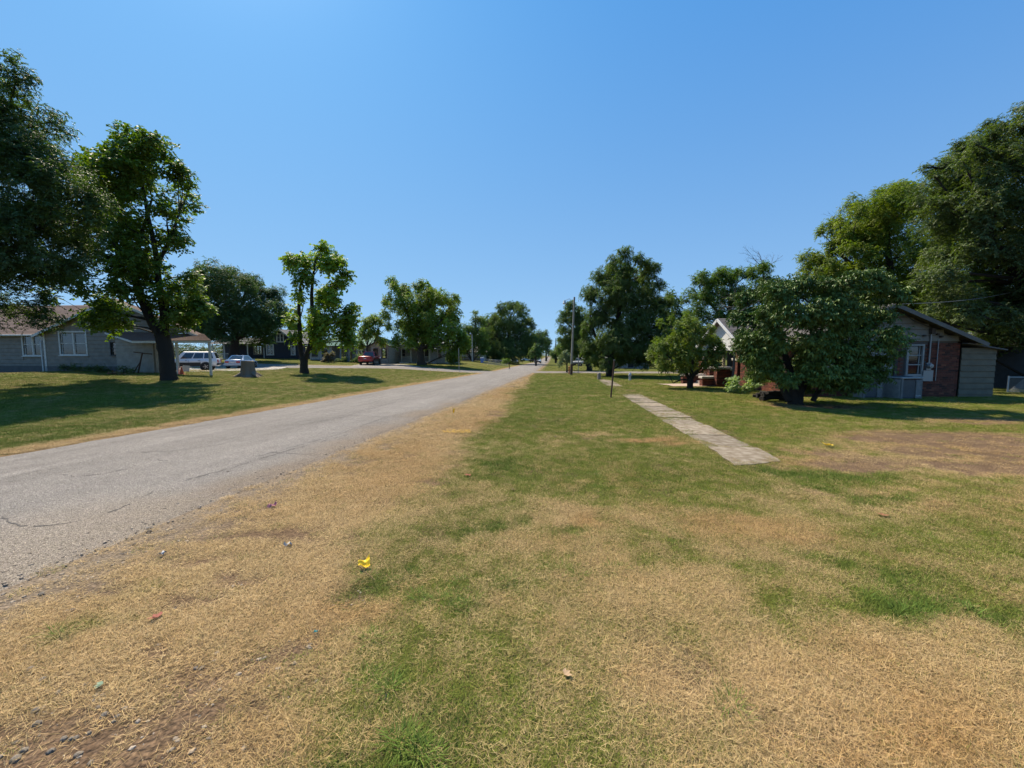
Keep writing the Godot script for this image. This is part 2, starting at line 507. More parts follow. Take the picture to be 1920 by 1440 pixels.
func build_grass() -> void:
	rng.seed = 11
	var m := tinted("grass blades", 0.75)
	m.metallic_specular = 0.22
	m.backlight_enabled = true
	m.backlight = Color(0.35, 0.35, 0.35)
	m.cull_mode = BaseMaterial3D.CULL_DISABLED
	var xf := [[], [], [], [], [], [], []]
	var cols := []
	for k in 7: cols.append(PackedColorArray())
	# [from, to, spacing, size]
	for band in [[0.9, 4.0, 0.033, 0.95], [4.0, 7.5, 0.043, 1.1], [7.5, 13.0, 0.068, 1.4], [13.0, 22.0, 0.12, 1.9], [22.0, 44.0, 0.24, 2.6], [50.0, 75.0, 0.8, 4.0]]:
		var d: float = band[0]
		while d < band[1]:
			var reach: float = 1.42 * d + 1.5
			var x := -reach
			while x < reach:
				var px: float = x + rng.randf_range(-0.7, 0.7) * band[2]
				var pd: float = d + rng.randf_range(-0.7, 0.7) * band[2]
				x += band[2]
				var u := px - road_middle(pd)
				var au := absf(u)
				var lim: float = 2.78 + 0.22 * n_fine.get_noise_2d(px * 1.5, pd * 1.5) + 0.16 * n_mid.get_noise_2d(px, pd)
				if au < lim or absf(pd - cross_middle(px)) < 3.2: continue
				if on_walk(px, pd): continue
				if indoors(px, pd): continue
				var g := lawn(px, pd)
				if rng.randf() < g.y * 0.93: continue
				if au < lim + 0.25 and rng.randf() < 0.5: continue
				var at := Vector3(px, height_at(px, pd) - 0.003, -pd)
				var size: float = band[3] * rng.randf_range(0.8, 1.25)
				var flat: float = rng.randf_range(0.75, 1.1)
				var green := rng.randf() < clampf(0.05 + 0.80 * smoothstep(0.05, 1.0, g.x) + 0.12 * g.w, 0.0, 0.93)
				var pick := rng.randi() % 3
				var tone := rng.randf_range(0.82, 1.16)
				var c: Color
				if green:
					pick += 3
					flat *= 0.75 + 0.5 * g.w
					c = TURF.lerp(FRESH, clampf(g.w * 0.8 + rng.randf_range(-0.15, 0.25), 0.0, 1.0)).lerp(STRAW, 0.16 * (1.0 - g.x))
				else:
					c = STRAW.lerp(RUSTY, clampf(g.z * 0.8 + rng.randf_range(-0.25, 0.3), 0.0, 1.0)).lerp(TURF, 0.3 * g.x)
				c = Color(c.r * tone, c.g * tone, c.b * tone)
				var b := Basis(Vector3.UP, rng.randf() * TAU).scaled(Vector3(size, size * flat, size))
				xf[pick].append(Transform3D(b, at))
				cols[pick].append(c)
				if green and pd < 9.0 and rng.randf() < 0.0025 + 0.022 * g.w * g.w:
					var s := rng.randf_range(0.7, 1.25)
					xf[6].append(Transform3D(Basis(Vector3.UP, rng.randf() * TAU).scaled(Vector3(s, s * 0.8, s)), at))
					cols[6].append(FRESH * rng.randf_range(0.8, 1.1))
			d += band[2]
	# coarse clumps where the photograph shows them
	for p in [[760, 1390, 9], [800, 1420, 7], [710, 1290, 4], [700, 1275, 3], [745, 1090, 4], [800, 1125, 5], [860, 1120, 5], [860, 1140, 4], [930, 985, 3], [1085, 1010, 3], [1060, 1080, 3], [1040, 1065, 3], [1160, 1060, 2], [960, 1090, 3], [690, 1200, 3], [120, 1190, 3], [1380, 1320, 2], [1370, 1345, 2]]:
		for k in p[2]:
			var q := spot(p[0] + rng.randf_range(-28, 28), p[1] + rng.randf_range(-9, 9))
			var s := rng.randf_range(0.7, 1.2)
			xf[6].append(Transform3D(Basis(Vector3.UP, rng.randf() * TAU).scaled(Vector3(s, s * rng.randf_range(0.7, 1.0), s)), q))
			cols[6].append(FRESH.lerp(TURF, rng.randf() * 0.5) * rng.randf_range(0.75, 1.05))
	for k in 3:
		var o := scatter("dry_grass", tuft(100 + k, 84, 0.070, 0), m, xf[k], cols[k])
		stuff(tag(o, "dry straw-coloured grass lying over the verge and lawn", "grass", "dry grass"))
	for k in range(3, 6):
		var o := scatter("lawn_grass", tuft(200 + k, 66, 0.070, 1), m, xf[k], cols[k])
		stuff(tag(o, "short green mown grass growing over the lawns", "grass", "green grass"))
	var o := scatter("grass_clump", tuft(300, 34, 0.05, 2), m, xf[6], cols[6])
	stuff(tag(o, "coarse darker green grass clumps that stand above the mown lawn", "grass"))
	var total := 0
	for k in 7: total += xf[k].size()
	print("grass ", total)

# road ------------------------------------------------------------
func strip(called: String, mid: Callable, ss: PackedFloat32Array, half: float, along_x: bool, lift: float, paint: Callable) -> MeshInstance3D:
	var across := PackedFloat32Array()
	var n := 28
	for i in n + 1: across.append(-1.0 + 2.0 * i / n)
	var v := PackedVector3Array()
	var c := PackedColorArray()
	var idx := PackedInt32Array()
	for s in ss:
		for a in across:
			var e := signf(a) * half * absf(a)
			var rag := 0.0
			if absf(a) > 0.99: rag = 0.16 * n_fine.get_noise_2d(s * 2.0, a * 40.0) + 0.24 * n_mid.get_noise_2d(s * 1.3, a * 60.0)
			elif absf(a) > 0.9: rag = 0.05 * n_mid.get_noise_2d(s * 1.3, a * 60.0)
			e += rag * signf(a)
			var x: float
			var d: float
			if along_x:
				x = s; d = mid.call(s) + e
			else:
				d = s; x = mid.call(s) + e
			var h := height_at(x, d) + lift + 0.035 * (1.0 - a * a) + 0.006 * n_mid.get_noise_2d(x, d)
			if absf(a) > 0.99: h -= lift + 0.03
			v.append(Vector3(x, h, -d))
			c.append(paint.call(x, d, a))
	var w := across.size()
	for j in ss.size() - 1:
		for i in w - 1:
			var a := j * w + i
			if along_x: idx.append_array([a, a + w + 1, a + w, a, a + 1, a + w + 1])
			else: idx.append_array([a, a + w, a + w + 1, a, a + w + 1, a + 1])
	var arr := []
	arr.resize(Mesh.ARRAY_MAX)
	arr[Mesh.ARRAY_VERTEX] = v
	arr[Mesh.ARRAY_COLOR] = c
	arr[Mesh.ARRAY_INDEX] = idx
	var am := ArrayMesh.new()
	am.add_surface_from_arrays(Mesh.PRIMITIVE_TRIANGLES, arr)
	var st := SurfaceTool.new()
	st.create_from(am, 0)
	st.generate_normals()
	var m := tinted("old asphalt", 0.95)
	m.metallic_specular = 0.2
	if not m.albedo_texture:
		m.albedo_texture = asphalt_tex()
		m.uv1_triplanar = true
		m.uv1_world_triplanar = true
		m.uv1_scale = Vector3.ONE * 0.8
		m.heightmap_enabled = true
		m.heightmap_texture = m.albedo_texture
		m.heightmap_scale = 0.7
	return obj(called, st, m)

func asphalt_tex() -> Texture2D:
	# pale chips of stone in a darker binder
	var r := RandomNumberGenerator.new()
	r.seed = 4
	var size := 1024
	var im := Image.create(size, size, false, Image.FORMAT_RGB8)
	im.fill(Color(0.70, 0.70, 0.70))
	for k in 60000:
		var v := r.randf_range(0.38, 1.0)
		var w := r.randi_range(2, 8)
		im.fill_rect(Rect2i(r.randi() % size, r.randi() % size, w, r.randi_range(2, 6)), Color(v, v * r.randf_range(0.97, 1.0), v * r.randf_range(0.93, 1.0)))
	return ImageTexture.create_from_image(im)

func road_paint(x: float, d: float, a: float) -> Color:
	var t := 0.5 + 0.5 * n_mid.get_noise_2d(x * 0.9, d * 0.45)
	var f := n_fine.get_noise_2d(x * 2.0, d * 2.0)
	var c := Color(0.450, 0.424, 0.398) * (0.86 + 0.18 * t + 0.10 * f)
	c *= 1.0 + 0.16 * n_fine.get_noise_2d((x - road_middle(d)) * 2.2, d * 0.12) + 0.10 * n_mid.get_noise_2d(x * 5.0, d * 5.0)
	# tyre lanes are polished paler
	c *= 1.0 + 0.06 * exp(-pow((absf(a) - 0.42) / 0.2, 2.0))
	var edge := smoothstep(0.62, 1.0, a + 0.22 * n_mid.get_noise_2d(x * 1.4, d * 1.4) + 0.1 * f)
	if d > 14.0: edge *= 0.45
	c = c.lerp(Color(0.42, 0.335, 0.25), edge * 0.75)
	if d < 5.2 and a > 0.3:
		c = c.lerp(Color(0.50, 0.435, 0.36), smoothstep(0.35, 0.9, a + 0.4 * t - 0.1) * smoothstep(5.2, 3.6, d) * 0.8)
	return c

func street_paint(x: float, d: float, a: float) -> Color:
	var t := 0.5 + 0.5 * n_mid.get_noise_2d(x * 0.8, d * 0.8)
	return Color(0.42, 0.39, 0.36) * (0.85 + 0.3 * t)

func build_roads() -> void:
	var ds := axis_steps(-12.0, 0.0, 0.5, 0.0)
	ds.remove_at(ds.size() - 1)
	ds.append_array(axis_steps(0.0, 420.0, 0.14, 0.02))
	var road := strip("road", road_middle, ds, 2.83, false, 0.004, road_paint)
	struct(tag(road, "old grey asphalt road with ragged edges running to the crossing"))
	var xs := axis_steps(-150.0, 150.0, 0.6, 0.0)
	var st := strip("cross_street", cross_middle, xs, 3.1, true, 0.0, street_paint)
	struct(tag(st, "pale side street crossing behind the lawns"))
	# cracks sealed and worn open in the asphalt
	var cm := mat("crack", lin(0.09, 0.082, 0.075), 0.95)
	rng.seed = 5
	for line in [
		[[345, 905], [420, 885], [480, 866], [540, 848], [600, 832], [660, 815]], [[0, 975], [40, 992], [90, 991], [140, 984], [220, 960], [300, 920]], [[118, 895], [150, 899], [200, 893], [260, 880]],
		[[296, 867], [320, 870]], [[240, 853], [330, 850], [400, 840], [470, 822]], [[480, 860], [560, 838], [640, 815], [730, 782]], [[600, 780], [680, 782], [760, 784], [800, 782]], [[500, 852], [540, 852], [600, 856]],
		[[330, 800], [400, 792], [480, 782]], [[0, 905], [60, 890], [130, 880]], [[560, 800], [640, 786], [720, 762], [800, 740]], [[700, 760], [760, 748], [850, 727]]]:
		var c := begin()
		var pts := []
		for k in line.size() - 1:
			var a := spot(line[k][0], line[k][1])
			var b := spot(line[k + 1][0], line[k + 1][1])
			var n := int(a.distance_to(b) / 0.10) + 1
			for i in n:
				var q := a.lerp(b, float(i) / n)
				q.x += 0.05 * n_fine.get_noise_2d(q.x * 5.0, q.z * 5.0)
				q.z += 0.05 * n_fine.get_noise_2d(q.z * 5.0, q.x * 5.0 + 50.0)
				pts.append(q)
		for k in pts.size():
			var p: Vector3 = pts[k]
			var u: float = (p.x - road_middle(-p.z)) / 2.83
			p.y = height_at(p.x, -p.z) + 0.004 + 0.035 * (1.0 - u * u) + 0.006 * n_mid.get_noise_2d(p.x, -p.z) + 0.004
			pts[k] = p
		for k in pts.size() - 1:
			var dir: Vector3 = (pts[k + 1] - pts[k]).normalized()
			var s := Vector3(-dir.z, 0, dir.x)
			var w0 := 0.003 + 0.008 * absf(n_fine.get_noise_2d(k * 7.0, line[0][0])) * 2.0
			if rng.randf() < 0.2: continue
			face(c, pts[k] - s * w0, pts[k + 1] - s * w0, pts[k + 1] + s * w0, pts[k] + s * w0)
		obj("crack", c, cm, road)
	# gravel drive up to the pale houses
	var dr := begin()
	var corners := [spot(640, 690), spot(792, 689), spot(738, 680), spot(690, 679)]
	var n := 10
	for i in n:
		for j in n:
			var q := []
			for o in [[0, 0], [0, 1], [1, 1], [1, 0]]:
				var s := float(i + o[0]) / n
				var t := float(j + o[1]) / n
				var p: Vector3 = corners[0].lerp(corners[1], s).lerp(corners[3].lerp(corners[2], s), t)
				p.x += 0.35 * n_mid.get_noise_2d(p.z * 3.0, p.x)
				p.y = height_at(p.x, -p.z) + 0.03
				q.append(p)
			face(dr, q[0], q[1], q[2], q[3])
	struct(tag(obj("driveway", dr, mat("gravel", lin(0.36, 0.32, 0.29), 0.95, 0.0, grit(), 0.6)), "pale gravel drive beside the red pickup"))
	# concrete drive under the carport
	var cd := begin()
	corners = [spot(318, 699), spot(520, 693), spot(540, 689), spot(330, 690)]
	for i in n:
		for j in n:
			var q := []
			for o in [[0, 0], [0, 1], [1, 1], [1, 0]]:
				var p: Vector3 = corners[0].lerp(corners[1], float(i + o[0]) / n).lerp(corners[3].lerp(corners[2], float(i + o[0]) / n), float(j + o[1]) / n)
				p.y = height_at(p.x, -p.z) + 0.03
				q.append(p)
			face(cd, q[0], q[1], q[2], q[3])
	struct(tag(obj("carport_drive", cd, mat("pale concrete", lin(0.42, 0.39, 0.35), 0.9, 0.0, worn(), 0.4)), "pale concrete drive between the carport and the silver sedan"))

func build_gravel() -> void:
	rng.seed = 31
	var st := begin()
	var ring := []
	for i in 4:
		var row := []
		for k in 7:
			var a := TAU * k / 7
			var rr: float = [0.75, 1.0, 0.8, 0.3][i] * (1.0 + 0.3 * sin(k * 2.3 + i))
			row.append(Vector3(cos(a) * rr, [-0.2, 0.15, 0.5, 0.7][i], sin(a) * rr * 0.8))
		ring.append(row)
	for i in 3:
		for k in 7:
			face(st, ring[i][k], ring[i + 1][k], ring[i + 1][(k + 1) % 7], ring[i][(k + 1) % 7])
	for k in range(1, 6): tri(st, ring[3][0], ring[3][k + 1], ring[3][k])
	var xf := []
	var cols := PackedColorArray()
	while xf.size() < 5200:
		var d := 1.2 + pow(rng.randf(), 1.8) * 17.0
		var x: float
		if rng.randf() < 0.75:
			x = road_middle(d) + 2.85 + rng.randfn() * 0.28
		elif rng.randf() < 0.4:
			x = road_middle(d) - 2.85 + rng.randfn() * 0.15
		else:
			d = 1.2 + rng.randf() * 1.6
			x = rng.randf_range(-3.4, -1.0)
			if lawn(x, d).y < 0.35: continue
		var s := 0.0035 + 0.012 * pow(rng.randf(), 4.0)
		var u := (x - road_middle(d)) / 2.83
		var y := height_at(x, d) + (0.004 + 0.035 * (1.0 - u * u) if absf(u) < 1.0 else 0.0)
		xf.append(Transform3D(Basis(Vector3.UP, rng.randf() * TAU).scaled(Vector3(s, s * rng.randf_range(0.6, 1.0), s)), Vector3(x, y, -d)))
		cols.append(Color(0.36, 0.30, 0.235) * rng.randf_range(0.45, 1.15))
	var m := tinted("gravel chips", 0.95)
	m.metallic_specular = 0.15
	stuff(tag(scatter("loose_gravel", st.commit(), m, xf, cols), "fine loose gravel strewn along the crumbling road edge", "gravel"))

# sidewalk --------------------------------------------------------
func walk_middle(d: float) -> float:
	return 3.90 + 0.133 * (d - 6.0)

var joints := []

func on_walk(x: float, d: float) -> bool:
	if d < 5.95 or d > 30.0: return false
	if d > 17.0 and d < 22.3: return false
	for j in joints:
		if absf(d - j) < 0.05 + 0.09 * n_fine.get_noise_2d(x * 3.0, j * 10.0): return false
	if d > 10.2 and d < 11.3 and n_fine.get_noise_2d(x * 2.0, d * 2.0) > -0.12: return false
	var half := 0.30 + 0.34 * n_mid.get_noise_2d(x * 1.4, d * 1.4) + 0.20 * n_fine.get_noise_2d(x * 2.0, d * 2.0)
	return absf(x - walk_middle(d)) < half

func build_sidewalk() -> void:
	rng.seed = 21
	var side := thing("sidewalk", "broken grey concrete sidewalk sunk into the lawn", "")
	side.remove_meta("category")
	struct(side)
	var d := 5.72
	var k := 0
	var tones := []
	for t in [0.31, 0.26, 0.34, 0.28]: tones.append(relief(mat("walk%s" % t, lin(t, t * 0.86, t * 0.66), 0.92, 0.0, noise_tex("stain", 0.014, Color(0.66, 0.61, 0.54), Color(1, 1, 1), 5), 0.7), 0.12))
	while d < 30.0:
		if d > 17.0 and d < 22.3:
			d += 1.2
			continue
		var long := 1.18 + rng.randf_range(-0.05, 0.05)
		var st := begin()
		var mid := d + long / 2
		var dx := rng.randf_range(-0.03, 0.03)
		var lift := rng.randf_range(-0.004, 0.012)
		var tip := rng.randf_range(-0.012, 0.012)
		var n := 6
		var yaw := 0.132 + rng.randf_range(-0.015, 0.015)
		var rows := []
		for i in n + 1:
			var t := -0.5 + float(i) / n
			var row := []
			for j in n + 1:
				var s := -0.5 + float(j) / n
				var dd := mid + t * (long - 0.03)
				var x := walk_middle(mid) + dx + s * 0.90 + sin(yaw) * t * long
				if j == 0 or j == n: x += 0.05 * n_fine.get_noise_2d(dd * 3.0, s * 60.0)
				var chip := 0.0
				if i == 0 or i == n: chip = 0.025 * n_fine.get_noise_2d(x * 4.0, dd * 4.0 + k * 30.0)
				if k == 0: dd += (0.5 - t) * (0.30 * (s + 0.5) + 0.12 * n_fine.get_noise_2d(s * 5.0, 3.0))
				row.append(Vector3(x, height_at(x, dd + chip) + 0.012 + lift + tip * t * 2.0, -(dd + chip)))
			rows.append(row)
		for i in n:
			for j in n:
				face(st, rows[i][j], rows[i + 1][j], rows[i + 1][j + 1], rows[i][j + 1])
		var dn := Vector3.DOWN * 0.09
		for i in n:
			face(st, rows[0][i], rows[0][i + 1], rows[0][i + 1] + dn, rows[0][i] + dn)
			face(st, rows[n][i + 1], rows[n][i], rows[n][i] + dn, rows[n][i + 1] + dn)
			face(st, rows[i + 1][0], rows[i][0], rows[i][0] + dn, rows[i + 1][0] + dn)
			face(st, rows[i][n], rows[i + 1][n], rows[i + 1][n] + dn, rows[i][n] + dn)
		obj("slab", st, tones[k % 4], side)
		joints.append(d - 0.015)
		d += long + 0.035
		k += 1

# ---------------------------------------------------------------- trees
var sprays := {}
var leaf_total := 0

func leaf(st: SurfaceTool, at: Vector3, dir: Vector3, up: Vector3, length: float, wide: float, c: Color, droop: float) -> void:
	var side := dir.cross(up).normalized()
	var n := side.cross(dir).normalized()
	var m := at + dir * length * 0.45 + n * length * 0.06
	var tip := at + dir * length - Vector3.UP * length * droop
	var l := m - side * wide * 0.5 - n * wide * 0.12
	var r := m + side * wide * 0.5 - n * wide * 0.12
	st.set_color(c)
	st.set_normal((l - at).cross(tip - at).normalized() * signf((l - at).cross(tip - at).dot(n) + 0.0001))
	st.add_vertex(at); st.add_vertex(l); st.add_vertex(tip)
	st.set_normal((tip - at).cross(r - at).normalized() * signf((tip - at).cross(r - at).dot(n) + 0.0001))
	st.add_vertex(at); st.add_vertex(tip); st.add_vertex(r)

func spray(kind: String) -> Mesh:
	if sprays.has(kind): return sprays[kind]
	var r := RandomNumberGenerator.new()
	r.seed = kind.hash()
	var st := begin()
	var spec = {
		"small": [6, 13, 0.22, 0.125, 0.35], "fine": [6, 15, 0.24, 0.085, 0.5], "broad": [6, 8, 0.36, 0.28, 0.45],
		"droop": [6, 7, 0.44, 0.19, 0.9], "round": [7, 11, 0.24, 0.19, 0.3], "feather": [7, 16, 0.24, 0.07, 0.3]}[kind]
	for t in spec[0]:
		var yaw: float = TAU * t / spec[0] + r.randf_range(-0.5, 0.5)
		var pitch := r.randf_range(-0.5, 1.0) if kind != "droop" else r.randf_range(-1.0, 1.3)
		var dir := Vector3(cos(yaw) * cos(pitch), sin(pitch), sin(yaw) * cos(pitch))
		var start := Vector3(r.randf_range(-0.25, 0.25), r.randf_range(-0.25, 0.25), r.randf_range(-0.25, 0.25))
		var long := r.randf_range(0.55, 1.0)
		var sag: float = 0.35 if kind != "feather" else 0.5
		var tw := Color(0.5, 0.42, 0.55)
		var a := start
		for k in 3:
			var f := float(k + 1) / 3.0
			var b := start + dir * long * f - Vector3.UP * sag * f * f * long
			var s := (b - a).cross(Vector3(0.3, 0.9, 0.2)).normalized() * 0.008
			st.set_color(tw)
			st.set_normal(s.cross(b - a).normalized())
			for q in [a - s, b - s, b + s, a - s, b + s, a + s]: st.add_vertex(q)
			a = b
		for k in spec[1]:
			var f: float = (k + 0.6) / spec[1]
			var at := start + dir * long * f - Vector3.UP * sag * f * f * long
			var out := dir.cross(Vector3.UP).normalized() * (1.0 if k % 2 == 0 else -1.0)
			var ld: Vector3
			if kind == "feather":
				ld = (out * 1.0 + dir * 0.55 + Vector3(0, r.randf_range(-0.2, 0.15), 0)).normalized()
			else:
				ld = (out * r.randf_range(0.4, 1.0) + dir * r.randf_range(0.1, 0.9) + Vector3(r.randf_range(-0.4, 0.4), r.randf_range(-0.6, 0.45) - spec[4] * 0.7, r.randf_range(-0.4, 0.4))).normalized()
			var up := Vector3(r.randf_range(-0.5, 0.5), 1.0, r.randf_range(-0.5, 0.5)).normalized()
			if absf(ld.y) > 0.85: up = Vector3(cos(yaw), 0.2, sin(yaw))
			var v := r.randf_range(0.72, 1.28)
			var warm := r.randf_range(-0.12, 0.16)
			leaf(st, at, ld, up, spec[2] * r.randf_range(0.7, 1.2), spec[3] * r.randf_range(0.8, 1.15), Color(v * (1.0 + warm), v, v * (1.0 - warm)), spec[4] * 0.4)
	sprays[kind] = st.commit()
	return sprays[kind]

func leaf_material(kind := "") -> StandardMaterial3D:
	if kind == "droop":
		var g := tinted("glossy leaves", 0.45)
		g.backlight_enabled = true
		g.backlight = Color(0.45, 0.5, 0.25)
		g.cull_mode = BaseMaterial3D.CULL_DISABLED
		g.metallic_specular = 0.34
		return g
	var m := tinted("leaves", 0.52)
	m.backlight_enabled = true
	m.backlight = Color(0.88, 0.95, 0.42)
	m.cull_mode = BaseMaterial3D.CULL_DISABLED
	m.metallic_specular = 0.36
	return m

func bark(key: String, c: Color) -> StandardMaterial3D:
	if mats.has(key): return mats[key]
	var m := mat(key, c, 0.95, 0.0, grit(), 1.6)
	return relief(m, 3.0, 0.04)

# one tree. base: picture coordinate of its foot; d: distance (0 = where the ground is seen there); trunk: list of stems, each a list of [px, py, radius px];
# lobes: [px, py, radius x px, radius y px]; all are turned into metres at the tree's distance.
func tree(called: String, label: String, category: String, foot: Vector2, d: float, stems: Array, lobes: Array, o: Dictionary) -> Node3D:
	rng.seed = int(foot.x * 13.0 + foot.y * 7.0 + 1000.0)
	var at: Vector3
	if d <= 0.0:
		at = spot(foot.x, foot.y)
		d = -at.z
	else:
		at = ground((foot.x - 960.0) / FOCAL * d, -d)
	var t := thing(called, label, category, at, 0.0, o.get("group", ""))
	var s := d / FOCAL
	# picture y of the foot on the ground at this distance
	var here := func(px: float, py: float, dz := 0.0) -> Vector3:
		var p := point(px, py, d)
		return Vector3(p.x - at.x, p.y - at.y, dz)
	var wood := begin()
	var limbs := begin()
	var bk: Material = bark(o.get("bark", "grey bark"), o.get("bark_color", lin(0.075, 0.058, 0.045)))
	var forks := []
	var first := true
	for stem in stems:
		var pts := []
		var rad := []
		var z := 0.0
		var dzs: float = rng.randf_range(-0.5, 0.5) * s * 30.0 if not first else 0.0
		for k in stem.size():
			var p: Vector3 = here.call(stem[k][0], stem[k][1], dzs * k / stem.size())
			if first and k == 0: p = Vector3(0, -0.15, 0)
			pts.append(p)
			rad.append(stem[k][2] * s)
			forks.append([p, rad[k]])
		var fine := []
		var fr := []
		for k in pts.size() - 1:
			for i in 4:
				var f := i / 4.0
				var p0: Vector3 = pts[maxi(k - 1, 0)]
				var p3: Vector3 = pts[mini(k + 2, pts.size() - 1)]
				fine.append(pts[k].cubic_interpolate(pts[k + 1], p0, p3, f))
				fr.append(lerpf(rad[k], rad[k + 1], f) * (1.0 + (0.35 * pow(1.0 - (k + f) * 1.3, 2.0) if first and k == 0 and f < 0.76 else 0.0)))
		fine.append(pts[-1]); fr.append(rad[-1])
		if first:
			tube(wood, fine, fr, 12, 0.14)
			obj("trunk", wood, bk, t)
		else:
			var w := begin()
			tube(w, fine, fr, 9, 0.1)
			obj("limb", w, bk, t)
		first = false
	# crown
	var xf := []
	var cols := PackedColorArray()
	var size: float = o.get("size", 0.55) * 0.72
	var full: float = o.get("full", 1.12)
	var dens: float = o.get("dens", 3.0) * 3.6
	var base_c: Color = o.get("leaf", Color(0.060, 0.105, 0.028)) * Color(2.75, 2.45, 1.95)
	var alt: Color = o.get("alt", Color(0.08, 0.14, 0.03)) * Color(2.3, 2.1, 1.9)
	var gap: float = o.get("gap", 0.0)
	var deep: float = o.get("deep", 0.55)
	var minx := 1e9
	var maxx := -1e9
	for l in lobes:
		minx = minf(minx, l[0] - l[2]); maxx = maxf(maxx, l[0] + l[2])
	var halfw := (maxx - minx) * 0.5 * s
	var midx := (maxx + minx) * 0.5
	var all := []
	var flip := 1.0
	for l in lobes:
		var ry: float = l[3] if l.size() > 3 else l[2] * o.get("tall", 0.92)
		var off: float = absf(l[0] - midx) * s / halfw
		var room: float = halfw * deep * sqrt(maxf(0.05, 1.0 - off * off))
		var z := rng.randf_range(0.1, 0.75) * room * flip
		flip = -flip
		all.append([here.call(l[0], l[1], z), Vector3(l[2] * s, ry * s, l[2] * s * 0.95) * full])
		if room > l[2] * s * 0.7 and not o.get("thin", false):
			all.append([here.call(l[0] + rng.randf_range(-0.2, 0.2) * l[2], l[1] + 0.15 * ry, -z * rng.randf_range(0.5, 1.1)), Vector3(l[2] * s, ry * s, l[2] * s) * rng.randf_range(0.75, 0.9)])
	var ns: float = 0.5 / size
	for l in all:
		var c: Vector3 = l[0]
		var r: Vector3 = l[1]
		# a limb to the lobe, from the nearest lower place on the stems
		var best = null
		var cost := 1e9
		for f in forks:
			var q: Vector3 = f[0]
			var v: float = q.distance_to(c) + (4.0 if q.y > c.y - r.y * 0.3 else 0.0) - f[1] * 2.0
			if v < cost:
				cost = v; best = f
		if best != null and cost < 1e8:
			var a: Vector3 = best[0]
			var r0: float = minf(minf(best[1] * 0.6, o.get("limb", 0.2)), 0.02 + 0.018 * a.distance_to(c))
			var m1: Vector3 = a.lerp(c, 0.4) + Vector3(rng.randf_range(-0.2, 0.2), rng.randf_range(0.0, 0.35), rng.randf_range(-0.2, 0.2)) * r.x
			var m2: Vector3 = a.lerp(c, 0.75) + Vector3(rng.randf_range(-0.2, 0.2), rng.randf_range(0.0, 0.3), rng.randf_range(-0.2, 0.2)) * r.x
			tube(limbs, [a, m1, m2, c], [r0, r0 * 0.75, r0 * 0.5, r0 * 0.3], 6, 0.0, false)
			for k in o.get("twigs", 5):
				var e := c + Vector3(clampf(rng.randfn(), -1.1, 1.1) * r.x, clampf(absf(rng.randfn()), 0.0, 1.0) * r.y * 0.8 - 0.1 * r.y, clampf(rng.randfn(), -1.1, 1.1) * r.z) * 0.55
				var from: Vector3 = m2.lerp(c, rng.randf())
				tube(limbs, [from, from.lerp(e, 0.5) + Vector3.UP * 0.08 * r.y, e], [r0 * 0.3, r0 * 0.2, r0 * 0.08], 4, 0.0, false)
		var count := int(dens * (r.x * r.y + r.y * r.z + r.x * r.z) / 3.0 / (size * size)) + 2
		for k in count:
			var v := Vector3(rng.randfn(), rng.randfn(), rng.randfn()).normalized()
			var f := pow(rng.randf(), 0.42)
			var p := c + v * r * f
			if gap > 0.0 and n_fine.get_noise_3d(p.x * ns, p.y * ns * 1.3, (p.z + at.z) * ns) < gap - 0.55: continue
			if p.y < 0.15: continue
			var sc := size * rng.randf_range(0.7, 1.3)
			var b := Basis(Vector3.UP, rng.randf() * TAU) * Basis(Vector3(1, 0, 0), rng.randf_range(-0.7, 0.7))
			var outw := Vector3(v.x, 0, v.z)
			if outw.length() > 0.3 and kind_spreads(o): b = Basis(outw.cross(Vector3.UP).normalized(), -0.35) * b
			xf.append(Transform3D(b.scaled(Vector3.ONE * sc), p))
			var mix := clampf(0.5 + 0.9 * n_mid.get_noise_3d(p.x * 1.2 + at.x, p.y * 1.2, p.z * 1.2) + rng.randf_range(-0.3, 0.3), 0.0, 1.0)
			var col := base_c.lerp(alt, mix)
			cols.append(col * rng.randf_range(0.82, 1.18))
	if not o.get("bare", false):
		obj("branches", limbs, bk, t)
	var cr := scatter("crown", spray(o.get("kind", "small")), leaf_material(o.get("kind", "small")), xf, cols, t)
	stuff(cr)
	leaf_total += xf.size()
	return t

func kind_spreads(o: Dictionary) -> bool:
	return o.get("kind", "small") != "droop"

# leafless branches: forked twigs growing from a point
func bare_branches(st: SurfaceTool, a: Vector3, dir: Vector3, long: float, r: float, depth: int) -> void:
	var b := a + dir * long * 0.5 + Vector3(rng.randf_range(-0.06, 0.06), 0, rng.randf_range(-0.06, 0.06)) * long
	var c := a + (dir + Vector3(rng.randf_range(-0.15, 0.15), rng.randf_range(-0.1, 0.12), rng.randf_range(-0.15, 0.15))) * long
	tube(st, [a, b, c], [r, r * 0.8, r * 0.55], 5, 0.0, false)
	if depth <= 0: return
	for k in (3 if depth > 1 else 2):
		var d := (dir + Vector3(rng.randf_range(-0.8, 0.8), rng.randf_range(-0.35, 0.5), rng.randf_range(-0.8, 0.8))).normalized()
		bare_branches(st, b.lerp(c, rng.randf()), d, long * rng.randf_range(0.5, 0.8), r * 0.5, depth - 1)

